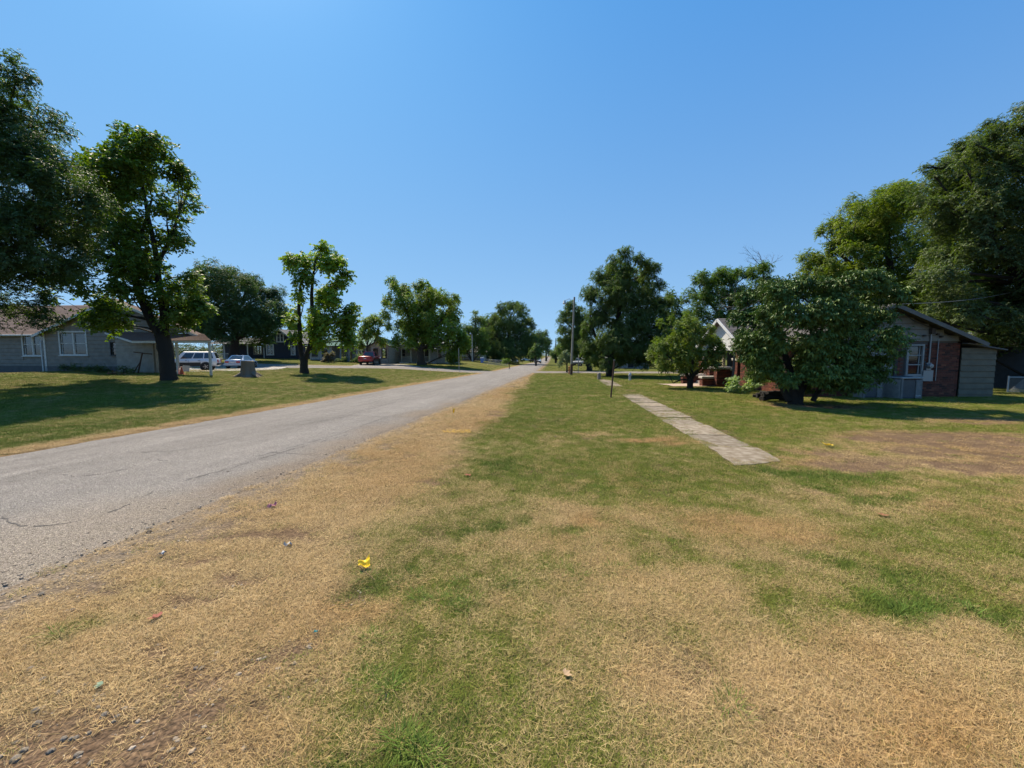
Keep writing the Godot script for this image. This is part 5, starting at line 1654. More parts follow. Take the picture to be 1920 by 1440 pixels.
func house_hip() -> void:
	var d := 100.0
	var k := d / FOCAL
	var at := ground((866.0 - 960.0) / FOCAL * d, -d)
	at.y = point(880, 676, d).y
	var t := thing("hip_roof_house", "small white house with grey hip roof beyond the crossing", "house", at, -0.06)
	var white := plain("white siding", lin(0.55, 0.57, 0.6))
	var W := 45.0 * k
	var st := begin()
	wall(st, Transform3D.IDENTITY, W, 2.3, 0.2, [[7 * k, 1.2, 5 * k, 0.6], [24 * k, 0.9, 6 * k, 1.0]], -0.5)
	wall(st, tfm(Vector3(W, 0, 0), PI / 2), 8.0, 2.3, 0.2, [], -0.5)
	wall(st, tfm(Vector3(0, 0, -8.0), -PI / 2), 8.0, 2.3, 0.2, [], -0.5)
	wall(st, tfm(Vector3(W, 0, -8.0), PI), W, 2.3, 0.2, [], -0.5)
	obj("wall", st, white, t)
	window(t, Transform3D.IDENTITY, 7 * k, 1.2, 5 * k, 0.6, painted("white trim", lin(0.62, 0.61, 0.58)), 1, 1, 0.1)
	window(t, Transform3D.IDENTITY, 24 * k, 0.9, 6 * k, 1.0, mats["white trim"], 1, 2, 0.1)
	st = begin()
	var e := 0.5
	var p := [Vector3(-e, 2.25, e), Vector3(W + e, 2.25, e), Vector3(W + e, 2.25, -8 - e), Vector3(-e, 2.25, -8 - e)]
	var r := [Vector3(W * 0.3, 3.9, -4.0), Vector3(W * 0.62, 3.9, -4.0)]
	var m := plain("warm grey shingles", lin(0.30, 0.27, 0.25), 0.95)
	shingles(st, p[0], p[1], r[1], r[0], 0.3)
	shingles(st, p[1], p[2], r[1], r[1], 0.3)
	shingles(st, p[2], p[3], r[0], r[1], 0.3)
	shingles(st, p[3], p[0], r[0], r[0], 0.3)
	obj("roof", st, m, t)
	# board fence in front
	var a := ground((864.0 - 960.0) / FOCAL * 95.0, -95.0)
	var f := thing("board_fence", "low brown board fence in front of the hip-roofed house", "fence", a, -0.06)
	st = begin()
	var fm := plain("fence boards", lin(0.13, 0.10, 0.08))
	for i in 34: tbox(st, Transform3D.IDENTITY, Vector3(i * 0.145, 0.55, 0), Vector3(0.11, 1.1, 0.025))
	stuff(obj("boards", st, fm, f))
	st = begin()
	for y in [0.3, 0.9]: tbox(st, Transform3D.IDENTITY, Vector3(2.4, y, -0.04), Vector3(4.9, 0.08, 0.04))
	obj("rails", st, fm, f)

func house_shaded() -> void:
	var d := 62.0
	var k := d / FOCAL
	var at := ground((1152.0 - 960.0) / FOCAL * d, -d)
	var t := thing("white_house", "white cottage half hidden in shade behind the great elm", "house", at, -0.06)
	var white := plain("white siding", lin(0.55, 0.57, 0.6))
	var trim := painted("white trim", lin(0.62, 0.61, 0.58))
	var W := 62.0 * k
	var st := begin()
	wall(st, tfm(Vector3(0, 0, -2.0)), W, 2.6, 0.15, [[0.8, 0.7, 1.2, 1.4], [2.6, 0.1, 0.95, 2.0]], -0.4)
	wall(st, tfm(Vector3(W, 0, -2.0), PI / 2), 7.0, 2.6, 0.15, [], -0.4)
	wall(st, tfm(Vector3(0, 0, -9.0), -PI / 2), 7.0, 2.6, 0.15, [], -0.4)
	wall(st, tfm(Vector3(W, 0, -9.0), PI), W, 2.6, 0.15, [], -0.4)
	wall(st, tfm(Vector3(W * 0.63, 0, 0.0)), W * 0.37, 1.0, 0.15, [], -0.4)
	obj("wall", st, white, t)
	window(t, tfm(Vector3(0, 0, -2.0)), 0.8, 0.7, 1.2, 1.4, trim)
	door(t, tfm(Vector3(0, 0, -2.0)), 2.6, 0.1, 0.95, 2.0, plain("dark door", lin(0.05, 0.05, 0.055)), trim)
	st = begin()
	shingles(st, Vector3(-0.4, 2.4, 0.4), Vector3(W + 0.4, 2.4, 0.4), Vector3(W + 0.4, 4.2, -4.5), Vector3(-0.4, 4.2, -4.5), 0.3)
	shingles(st, Vector3(W + 0.4, 2.4, -9.4), Vector3(-0.4, 2.4, -9.4), Vector3(-0.4, 4.2, -4.5), Vector3(W + 0.4, 4.2, -4.5), 0.3)
	obj("roof", st, plain("grey shingles", lin(0.17, 0.16, 0.155), 0.95), t)
	for x in [0.1, W * 0.63, W - 0.1]:
		st = begin()
		tbox(st, Transform3D.IDENTITY, Vector3(x, 1.2, 0.1), Vector3(0.3, 2.5, 0.3))
		obj("porch_post", st, trim, t)

func house_brick() -> void:
	rng.seed = 404
	var dip := height_at(15.0, 20.0)
	var t := thing("brick_house", "L-shaped bungalow of red brick and pale siding with a brick-piered porch", "house", Vector3(0, dip, 0))
	var mortar := plain("mortar", lin(0.10, 0.072, 0.058))
	var brick_m := tinted("red brick", 0.9)
	brick_m.albedo_texture = grit(); brick_m.uv1_triplanar = true; brick_m.uv1_scale = Vector3.ONE * 2.0
	var siding_m := plain("dingy siding", lin(0.18, 0.148, 0.100))
	var pale_m := plain("pale boards", lin(0.36, 0.335, 0.30))
	var trim := plain("weathered trim", lin(0.17, 0.15, 0.13))
	var brown := plain("brown trim", lin(0.07, 0.05, 0.04))
	var roof_m := plain("taupe shingles", lin(0.20, 0.178, 0.168), 0.95)
	roof_m.albedo_texture = grit(); roof_m.uv1_scale = Vector3.ONE * 1.3
	# wing with the gable towards the lawn: d = 16.5, x from 12.6 to 19.2
	var z := -16.5
	var front := tfm(Vector3(12.6, 0, z))
	var win := [4.30, 1.03, 0.60, 1.20]
	var rake := func(x: float) -> float: return 3.93 - absf(x - 3.3) * 0.40
	var st := begin()
	wall(st, front, 6.6, 2.42, 0.18, [win], -0.5)
	wall(st, tfm(Vector3(12.6, 0, -21.2), -PI / 2), 4.7, 2.42, 0.18, [], -0.5)
	wall(st, tfm(Vector3(19.2, 0, z), PI / 2), 10.1, 2.42, 0.18, [], -0.5)
	wall(st, tfm(Vector3(15.3, 0, -26.6), -PI / 2), 5.4, 2.42, 0.18, [[1.6, 0.5, 1.0, 1.9], [3.5, 0.9, 1.1, 1.2]], -0.5)
	wall(st, tfm(Vector3(19.2, 0, -26.6), PI), 3.9, 2.42, 0.18, [], -0.5)
	wall(st, tfm(Vector3(15.3, 0, -21.2), PI), 2.7, 2.42, 0.18, [], -0.5)
	obj("wall", st, mortar, t)
	st = begin()
	gable_fill(st, tfm(Vector3(12.6, 0, z)), 6.6, 2.42, 3.9)
	obj("gable_wall", st, siding_m, t)
	var gable_m := plain("gable boards", lin(0.25, 0.225, 0.19))
	# low addition on the right side
	st = begin()
	wall(st, tfm(Vector3(19.22, 0, z)), 1.5, 2.15, 0.15, [], -0.5)
	wall(st, tfm(Vector3(20.72, 0, z), PI / 2), 6.0, 2.1, 0.15, [], -0.5)
	wall(st, tfm(Vector3(20.72, 0, z - 6.0), PI), 1.5, 2.15, 0.15, [], -0.5)
	obj("side_wall", st, siding_m, t)
	st = begin()
	shingles(st, Vector3(20.95, 2.08, z + 0.2), Vector3(20.95, 2.08, z - 6.2), Vector3(19.24, 2.36, z - 6.2), Vector3(19.24, 2.36, z + 0.2))
	obj("side_roof", st, roof_m, t)
	# brickwork
	var bx := 3.82
	var bw := 2.72
	st = begin()
	bricks(st, tfm(Vector3(12.6 + bx, 0, z)), bw, 2.40, [[win[0] - bx - 0.08, 0.93, win[2] + 0.16, 1.38]], -0.3)
	bricks(st, tfm(Vector3(12.6, 0, z)), 1.9, 0.8, [], -0.3)
	bricks(st, tfm(Vector3(12.6, 0, -21.2), -PI / 2), 4.7, 2.40, [], -0.3)
	bricks(st, tfm(Vector3(15.3, 0, -26.6), -PI / 2), 5.4, 2.40, [[1.5, 0.4, 1.2, 2.1], [3.4, 0.8, 1.3, 1.4]], -0.3)
	# soldier course over the window
	for i in 11:
		st.set_color(Color(0.24, 0.08, 0.05) * rng.randf_range(0.7, 1.2))
		box(st, Vector3(12.6 + bx + 0.1 + i * 0.079, 2.56 - 0.02 - 0.02, z + 0.006), Vector3(0.066, 0.2, 0.02))
	stuff(obj("bricks", st, brick_m, t))
	# boards of siding: left of the brick, right of it and in the gable
	for sec in [[1.9, 3.72, 0.0, 2.42, 0.25], [0.0, 1.9, 0.82, 2.42, 0.25], [6.62, 8.1, -0.1, 2.12, 0.25]]:
		var y: float = sec[2]
		while y < sec[3] - 0.05:
			var b := begin()
			siding(b, tfm(Vector3(12.6 + sec[0], 0, z)), sec[1] - sec[0], minf(y + 0.25, sec[3]), 0.25, [], y)
			obj("siding_board", b, siding_m if sec[0] > 6.0 else pale_m, t)
			y += 0.25
	var yy := 2.44
	while yy < 3.7:
		var b := begin()
		siding(b, tfm(Vector3(12.6, 0, z)), 6.6, yy + 0.25, 0.25, [], yy, rake)
		obj("siding_board", b, gable_m, t)
		yy += 0.25
	st = begin()
	tbox(st, front, Vector3(3.76, 1.35, 0.06), Vector3(0.13, 2.9, 0.1))
	obj("brown_post", st, brown, t)
	window(t, tfm(Vector3(12.6, 0, z + 0.02)), win[0], win[1], win[2], win[3], plain("old window white", lin(0.34, 0.33, 0.31)), 1, 3, 0.07)
	# electric service: mast, meter, box, conduit
	var metal := mat("dull metal", lin(0.30, 0.30, 0.30), 0.5, 0.6)
	st = begin()
	tbox(st, front, Vector3(5.15, 0.96, 0.06), Vector3(0.42, 0.46, 0.12))
	obj("breaker_box", st, metal, t)
	st = begin()
	lathe(st, Vector3(12.6 + 5.2, 1.38, z + 0.08), [[0.0, -0.02], [0.11, -0.02], [0.11, 0.05], [0.085, 0.11], [0.0, 0.12]], 16, Basis(Vector3.RIGHT, PI / 2))
	tbox(st, front, Vector3(5.2, 1.36, 0.045), Vector3(0.2, 0.3, 0.07))
	obj("electric_meter", st, metal, t)
	st = begin()
	bar(st, Vector3(12.6 + 5.2, 1.5, z + 0.06), Vector3(12.6 + 5.2, 2.95, z + 0.06), 0.03)
	bar(st, Vector3(12.6 + 5.55, 0.75, z + 0.05), Vector3(12.6 + 5.55, 2.5, z + 0.05), 0.016)
	obj("conduit", st, metal, t)
	st = begin()
	tbox(st, front, Vector3(5.2, 2.85, 0.09), Vector3(0.16, 0.24, 0.14))
	obj("service_head", st, brown, t)
	for q in [[4.9, 2.66], [5.45, 2.72], [5.62, 2.62]]:
		st = begin()
		tbox(st, front, Vector3(q[0], q[1], 0.08), Vector3(0.07, 0.07, 0.1))
		obj("insulator", st, brown, t)
	# roof of the wing
	st = begin()
	var o := 0.4
	shingles(st, Vector3(11.95, 2.32, -21.4), Vector3(11.95, 2.32, z + o), Vector3(15.9, 4.0, z + o), Vector3(15.9, 4.0, -21.4))
	shingles(st, Vector3(19.85, 2.36, z + o), Vector3(19.85, 2.36, -27.0), Vector3(15.9, 4.0, -27.0), Vector3(15.9, 4.0, z + o))
	shingles(st, Vector3(15.0, 3.6, -27.0), Vector3(15.0, 3.6, -21.4), Vector3(15.9, 4.0, -21.4), Vector3(15.9, 4.0, -27.0))
	var roof := obj("roof", st, roof_m, t)
	st = begin()
	beam(st, Vector3(11.95, 2.22, z + o + 0.02), Vector3(15.9, 3.9, z + o + 0.02), 0.035, 0.15)
	beam(st, Vector3(19.85, 2.26, z + o + 0.02), Vector3(15.9, 3.9, z + o + 0.02), 0.035, 0.15)
	obj("bargeboard", st, trim, roof)
	# porch with its gable turned to the left: ridge along x at d = 23.7
	var pr := -23.7
	st = begin()
	shingles(st, Vector3(12.55, 2.42, -21.3), Vector3(15.9, 2.42, -21.3), Vector3(15.9, 4.05, pr), Vector3(12.55, 4.05, pr))
	shingles(st, Vector3(15.9, 2.42, -26.3), Vector3(12.55, 2.42, -26.3), Vector3(12.55, 4.05, pr), Vector3(15.9, 4.05, pr))
	var proof := obj("porch_roof", st, roof_m, t)
	var white := painted("white paint", lin(0.66, 0.67, 0.68))
	st = begin()
	beam(st, Vector3(12.52, 2.33, -21.25), Vector3(12.52, 3.97, pr), 0.04, 0.16)
	beam(st, Vector3(12.52, 2.33, -26.3), Vector3(12.52, 3.97, pr), 0.04, 0.16)
	obj("bargeboard", st, white, proof)
	st = begin()
	gable_fill(st, tfm(Vector3(12.85, 0, -26.1), -PI / 2), 4.7, 2.3, 3.9)
	obj("porch_gable", st, white, t)
	st = begin()
	beam(st, Vector3(12.9, 2.2, -21.5), Vector3(12.9, 2.2, -26.0), 0.2, 0.22)
	beam(st, Vector3(12.9, 2.2, -21.5), Vector3(15.3, 2.2, -21.5), 0.2, 0.22)
	beam(st, Vector3(12.9, 2.2, -26.0), Vector3(15.3, 2.2, -26.0), 0.2, 0.22)
	obj("porch_beam", st, white, t)
	st = begin()
	tbox(st, Transform3D.IDENTITY, Vector3(14.0, 0.2, pr), Vector3(2.7, 0.42, 4.7))
	obj("porch_floor", st, plain("porch concrete", lin(0.33, 0.27, 0.23)), t)
	# piers, cheek walls: [x0, x1, d near, d far, top]
	var cap_m := plain("pale cap", lin(0.55, 0.52, 0.46))
	for q in [["pier", 12.6, 13.1, 21.5, 22.0, 1.52], ["pier", 12.6, 13.1, 25.5, 26.0, 1.52], ["cheek_wall", 11.85, 12.6, 22.2, 22.55, 1.02], ["cheek_wall", 11.2, 11.95, 22.55, 22.9, 0.46], ["cheek_wall", 11.2, 12.6, 25.1, 25.45, 0.46], ["porch_wall", 12.65, 12.9, 21.98, 22.9, 0.95], ["porch_wall", 12.65, 12.9, 24.6, 25.52, 0.95]]:
		var core := begin()
		var cx: float = (q[1] + q[2]) / 2
		var cz: float = -(q[3] + q[4]) / 2
		var sx: float = q[2] - q[1]
		var sz: float = q[4] - q[3]
		box(core, Vector3(cx, (q[5] - 0.4) / 2, cz), Vector3(sx, q[5] + 0.4, sz))
		var body := obj(q[0], core, mortar, t)
		st = begin()
		bricks(st, tfm(Vector3(q[1], 0, -q[3])), sx, q[5], [], -0.3)
		bricks(st, tfm(Vector3(q[1], 0, -q[4]), -PI / 2), sz, q[5], [], -0.3)
		bricks(st, tfm(Vector3(q[2], 0, -q[3]), PI / 2), sz, q[5], [], -0.3)
		stuff(obj("bricks", st, brick_m, body))
		st = begin()
		soft_box(st, Vector3(cx, q[5] + 0.06, cz), Vector3(sx + 0.12, 0.13, sz + 0.12), 0.015)
		obj("cap", st, cap_m, body)
	for q in [[12.85, -21.75, 1.65], [12.85, -25.75, 1.65], [12.3, -22.38, 1.15]]:
		st = begin()
		tbox(st, Transform3D.IDENTITY, Vector3(q[0], (q[2] + 2.1) / 2, q[1]), Vector3(0.13, 2.1 - q[2], 0.13))
		obj("porch_post", st, plain("tan post", lin(0.36, 0.31, 0.22)), t)
	st = begin()
	for i in 3: tbox(st, Transform3D.IDENTITY, Vector3(12.45 - 0.3 * i, 0.26 - 0.16 * i, -24.0), Vector3(0.32, 0.16, 2.0))
	obj("steps", st, mats["porch concrete"], t)
	door(t, tfm(Vector3(15.3, 0, -26.6), -PI / 2), 1.6, 0.5, 1.0, 1.9, plain("white door", lin(0.5, 0.5, 0.49)), trim)
	window(t, tfm(Vector3(15.28, 0, -26.6), -PI / 2), 3.5, 0.9, 1.1, 1.2, trim, 2, 2)
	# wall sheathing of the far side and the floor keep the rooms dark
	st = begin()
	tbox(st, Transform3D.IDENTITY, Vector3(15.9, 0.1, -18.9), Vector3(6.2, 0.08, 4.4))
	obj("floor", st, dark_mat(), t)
	# pinkish walk before the steps
	st = begin()
	for i in 8:
		for j in 3:
			var q := []
			for p in [[0, 0], [0, 1], [1, 1], [1, 0]]:
				var x: float = 9.4 + (i + p[0]) * 0.36
				var dd: float = 22.3 + (j + p[1]) * 0.85
				q.append(Vector3(x, height_at(x, dd) + 0.03, -dd))
			face(st, q[0], q[1], q[2], q[3])
	struct(tag(obj("porch_walk", st, plain("pink concrete", lin(0.46, 0.34, 0.26))), "pinkish concrete walk before the porch steps"))

func build_houses() -> void:
	house_grey()
	house_navy()
	house_green_roof()
	house_grey_porch()
	house_hip()
	house_shaded()
	house_brick()
	# dark outbuilding at the right edge
	var at := ground(25.6, -21.0)
	var t := thing("dark_shed", "dark shed in deep shade at the right edge behind the chain-link fence", "shed", at, 0.0)
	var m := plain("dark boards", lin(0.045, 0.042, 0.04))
	var st := begin()
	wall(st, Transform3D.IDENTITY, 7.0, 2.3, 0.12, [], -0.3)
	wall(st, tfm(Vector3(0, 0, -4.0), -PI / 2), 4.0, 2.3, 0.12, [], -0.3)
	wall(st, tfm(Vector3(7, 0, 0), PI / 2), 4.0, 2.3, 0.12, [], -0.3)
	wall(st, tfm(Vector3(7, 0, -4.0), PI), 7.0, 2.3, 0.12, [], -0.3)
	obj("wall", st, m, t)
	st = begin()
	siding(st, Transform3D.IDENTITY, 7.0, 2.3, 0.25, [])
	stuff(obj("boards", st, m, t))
	st = begin()
	shingles(st, Vector3(-0.3, 2.25, 0.3), Vector3(7.3, 2.25, 0.3), Vector3(7.3, 3.1, -2.0), Vector3(-0.3, 3.1, -2.0))
	shingles(st, Vector3(7.3, 2.25, -4.3), Vector3(-0.3, 2.25, -4.3), Vector3(-0.3, 3.1, -2.0), Vector3(7.3, 3.1, -2.0))
	obj("roof", st, mats["taupe shingles"], t)

# ---------------------------------------------------------------- vehicles
# a body lofted through stations [x, half width, low, high]
func loft(st: SurfaceTool, stations: Array) -> void:
	var rings := []
	for s in stations:
		var w: float = s[1]
		var lo: float = s[2]
		var hi: float = s[3]
		var half := [[0.0, lo], [w * 0.80, lo], [w * 0.95, lo + (hi - lo) * 0.10], [w, lo + (hi - lo) * 0.38], [w * 0.985, lo + (hi - lo) * 0.72], [w * 0.93, hi - (hi - lo) * 0.08], [w * 0.82, hi], [0.0, hi + 0.012]]
		var ring := []
		for q in half: ring.append(Vector3(s[0], q[1], q[0]))
		for k in range(half.size() - 2, 0, -1): ring.append(Vector3(s[0], half[k][1], -half[k][0]))
		rings.append(ring)
	var n: int = rings[0].size()
	st.set_smooth_group(0)
	for i in rings.size() - 1:
		for k in n:
			var j := (k + 1) % n
			for v in [rings[i][k], rings[i][j], rings[i + 1][j], rings[i][k], rings[i + 1][j], rings[i + 1][k]]: st.add_vertex(v)
	st.set_smooth_group(-1)
	for k in range(1, n - 1):
		for v in [rings[0][0], rings[0][k + 1], rings[0][k]]: st.add_vertex(v)
		for v in [rings[-1][0], rings[-1][k], rings[-1][k + 1]]: st.add_vertex(v)

func pane_at(parent: Node, called: String, a: Vector3, b: Vector3, c: Vector3, d: Vector3, m: Material, out := 0.012) -> void:
	var st := begin()
	var n := (c - a).cross(b - a).normalized() * out
	hexa(st, [a - n, b - n, c - n, d - n, a + n, b + n, c + n, d + n])
	obj(called, st, m, parent)

func wheel(parent: Node, at: Vector3, r: float, w: float, out: float) -> void:
	var tyre := begin()
	var b := Basis(Vector3.RIGHT, PI / 2)
	lathe(tyre, at, [[r * 0.62, -w / 2], [r * 0.92, -w / 2], [r, -w * 0.36], [r, w * 0.36], [r * 0.92, w / 2], [r * 0.62, w / 2], [r * 0.62, -w / 2]], 20, b)
	var t := obj("wheel", tyre, mat("rubber", lin(0.018, 0.018, 0.018), 0.9), parent)
	var rim := begin()
	var z := at + Vector3(0, 0, out * w * 0.30)
	lathe(rim, z, [[0.0, -0.02], [r * 0.62, -0.02], [r * 0.62, 0.02], [0.0, 0.02]], 20, b)
	for k in 5:
		var a := TAU * k / 5
		beam(rim, z + Vector3(0, 0, out * 0.03), z + Vector3(cos(a) * r * 0.58, sin(a) * r * 0.58, out * 0.03), 0.07, 0.05)
	obj("rim", rim, mat("alloy", lin(0.42, 0.42, 0.43), 0.35, 0.8), t)

func paint_mat(key: String, c: Color) -> StandardMaterial3D:
	if mats.has(key): return mats[key]
	var m := mat(key, c, 0.38, 0.15)
	m.clearcoat_enabled = true
	m.clearcoat = 0.8
	m.clearcoat_roughness = 0.08
	return m

func vehicle(kind: String, called: String, label: String, category: String, at: Vector3, turn: float, colour: String, c: Color, group := "") -> Node3D:
	var t := thing(called, label, category, at, turn, group)
	var paint := paint_mat(colour, c)
	var glass := mat("tinted glass", lin(0.012, 0.014, 0.016), 0.05)
	glass.metallic_specular = 0.75
	var black := mat("black plastic", lin(0.02, 0.02, 0.02), 0.6)
	var red := mat("tail lamp", lin(0.35, 0.012, 0.012), 0.2)
	var clear := mat("head lamp", lin(0.6, 0.6, 0.62), 0.15)
	var L := 4.7
	var W := 0.9
	var belt := 0.92
	var roof := 1.44
	var r := 0.33
	var low := 0.24
	var body: Array
	var base: Array   # cabin: x at belt rear/front, x at roof rear/front
	var axles := [-1.36, 1.38]
	match kind:
		"sedan":
			body = [[-2.35, 0.66, 0.42, 0.80], [-2.28, 0.80, 0.30, 0.97], [-1.9, 0.87, low, 1.00], [-1.0, W, low, 0.98], [0.3, W, low, 0.94], [1.2, 0.89, low, 0.92], [1.9, 0.85, low, 0.84], [2.22, 0.74, 0.28, 0.72], [2.34, 0.60, 0.36, 0.62]]
			base = [-1.75, 1.15, -0.95, 0.25]
		"suv":
			W = 0.92; belt = 1.12; roof = 1.80; r = 0.38; low = 0.42
			body = [[-2.32, 0.76, 0.50, 1.10], [-2.26, 0.88, low, 1.15], [-1.2, W, low, 1.14], [0.4, W, low, 1.12], [1.0, 0.90, low, 1.10], [1.9, 0.87, low, 1.02], [2.25, 0.80, 0.48, 0.94], [2.34, 0.72, 0.52, 0.86]]
			base = [-2.22, 1.0, -2.0, 0.35]
			axles = [-1.38, 1.42]
		"pickup":
			L = 5.7; W = 0.98; belt = 1.16; roof = 1.84; r = 0.40; low = 0.46
			body = [[-2.85, 0.90, 0.52, 1.14], [-2.80, 0.95, low, 1.19], [-1.0, W, low, 1.19], [-0.6, W, low, 1.16], [1.0, W, low, 1.14], [1.6, 0.96, low, 1.12], [2.5, 0.93, low, 1.06], [2.80, 0.86, 0.50, 0.98], [2.88, 0.78, 0.56, 0.90]]
			base = [-0.85, 1.45, -0.68, 0.78]
			axles = [-1.72, 1.78]
	var st := begin()
	loft(st, body)
	st.generate_normals()
	obj("body", st, paint, t)
	# cabin: roof panel, pillars and dark glasshouse
	var wb: float = W * 0.90
	var wt: float = W * 0.70
	st = begin()
	var p := [Vector3(base[0], belt - 0.02, wb), Vector3(base[1], belt - 0.06, wb), Vector3(base[1], belt - 0.06, -wb), Vector3(base[0], belt - 0.02, -wb), Vector3(base[2], roof, wt), Vector3(base[3], roof, wt), Vector3(base[3], roof, -wt), Vector3(base[2], roof, -wt)]
	hexa(st, p)
	var mid := [Vector3(base[2] + 0.1, roof + 0.035, wt - 0.12), Vector3(base[3] - 0.12, roof + 0.035, wt - 0.12), Vector3(base[3] - 0.12, roof + 0.035, -wt + 0.12), Vector3(base[2] + 0.1, roof + 0.035, -wt + 0.12)]
	hexa(st, [p[4], p[5], p[6], p[7], mid[0], mid[1], mid[2], mid[3]])
	obj("cabin", st, paint, t)
	var on := func(e: Array, s: float, u: float, v: float) -> Vector3:
		# a point of a cabin face given by four corners
		return e[0].lerp(e[1], u).lerp(e[3].lerp(e[2], u), v)
	var fr := [p[1], p[2], p[6], p[5]]
	var rr := [p[3], p[0], p[4], p[7]]
	for q in [["windshield", fr, 0.08, 0.92], ["rear_window", rr, 0.1, 0.9]]:
		pane_at(t, q[0], on.call(q[1], 0, q[2], 0.12), on.call(q[1], 0, q[3], 0.12), on.call(q[1], 0, q[3], 0.9), on.call(q[1], 0, q[2], 0.9), glass)
	for side in [[p[0], p[1], p[5], p[4]], [p[2], p[3], p[7], p[6]]]:
		var cuts := [0.10, 0.47, 0.51, 0.84] if kind != "suv" else [0.07, 0.30, 0.33, 0.58, 0.61, 0.88]
		if side[0] == p[2]:
			cuts = cuts.map(func(v): return 1.0 - v)
			cuts.reverse()
		for k in range(0, cuts.size(), 2):
			pane_at(t, "side_window", on.call(side, 0, cuts[k], 0.14), on.call(side, 0, cuts[k + 1], 0.14), on.call(side, 0, cuts[k + 1], 0.86), on.call(side, 0, cuts[k], 0.86), glass)
	var rear: float = body[1][0]
	var nose: float = body[-2][0]
	for s in [-1.0, 1.0]:
		for a in axles:
			var arch := begin()
			lathe(arch, Vector3(a, r + 0.01, s * (W - 0.055)), [[0.0, -0.06], [r * 1.20, -0.06], [r * 1.20, 0.062], [0.0, 0.062]], 18, Basis(Vector3.RIGHT, PI / 2))
			obj("wheel_arch", arch, black, t)
			wheel(t, Vector3(a, r, s * (W - 0.085)), r, 0.21, s)
		st = begin()
		soft_box(st, Vector3(body[0][0] + (0.02 if kind == "sedan" else 0.03), lerpf(low, belt, 0.72), s * W * (0.60 if kind == "sedan" else 0.80)), Vector3(0.16, 0.17 if kind == "sedan" else 0.30, 0.36 if kind == "sedan" else 0.16), 0.02)
		obj("taillight", st, red, t)
		st = begin()
		soft_box(st, Vector3(nose + 0.03, lerpf(low, belt, 0.60), s * W * 0.64), Vector3(0.12, 0.16, 0.34), 0.02)
		obj("headlight", st, clear, t)
		st = begin()
		soft_box(st, Vector3(base[1] - 0.35, belt + 0.06, s * (W + 0.07)), Vector3(0.10, 0.13, 0.18), 0.02)
		obj("mirror", st, paint, t)
		for x in [0.35, -0.62]:
			st = begin()
			tbox(st, Transform3D.IDENTITY, Vector3(x - 0.25, belt - 0.14, s * (W - 0.01)), Vector3(0.16, 0.03, 0.04))
			obj("door_handle", st, black if kind != "sedan" else paint, t)
		st = begin()
		for x in [-0.95, -0.08, 0.85]: tbox(st, Transform3D.IDENTITY, Vector3(x, (low + belt) / 2 + 0.02, s * (W - 0.004)), Vector3(0.012, (belt - low) * 0.72, 0.012))
		obj("door_seam", st, black, t)
		if kind != "sedan":
			st = begin()
			tbox(st, Transform3D.IDENTITY, Vector3(0, low + 0.20, s * (W - 0.01)), Vector3(axles[1] - axles[0] - 0.8, 0.36, 0.06))
			obj("cladding", st, black, t)
	st = begin()
	soft_box(st, Vector3(rear - 0.04, low + 0.20, 0), Vector3(0.20, 0.22, W * 1.9), 0.04)
	obj("rear_bumper", st, paint if kind != "suv" else black, t)
	st = begin()
	soft_box(st, Vector3(nose + 0.08, low + 0.16, 0), Vector3(0.20, 0.24, W * 1.7), 0.04)
	obj("front_bumper", st, paint if kind == "sedan" else black, t)
	st = begin()
	tbox(st, Transform3D.IDENTITY, Vector3(nose + 0.10, lerpf(low, belt, 0.58), 0), Vector3(0.05, 0.18, W * 0.8))
	obj("grille", st, black, t)
	st = begin()
	tbox(st, Transform3D.IDENTITY, Vector3(body[0][0] - 0.015, lerpf(low, belt, 0.62), 0), Vector3(0.03, 0.13, 0.32))
	obj("number_plate", st, mat("plate", lin(0.5, 0.5, 0.48), 0.5), t)
	if kind == "pickup":
		st = begin()
		tbox(st, Transform3D.IDENTITY, Vector3(-1.82, 1.196, 0), Vector3(1.75, 0.012, 1.5))
		obj("bed", st, black, t)
		st = begin()
		tbox(st, Transform3D.IDENTITY, Vector3(body[0][0] - 0.012, 0.86, 0), Vector3(0.02, 0.52, 1.34))
		tbox(st, Transform3D.IDENTITY, Vector3(body[0][0] - 0.03, 1.02, 0), Vector3(0.03, 0.06, 0.3))
		obj("tailgate", st, paint, t)
	return t

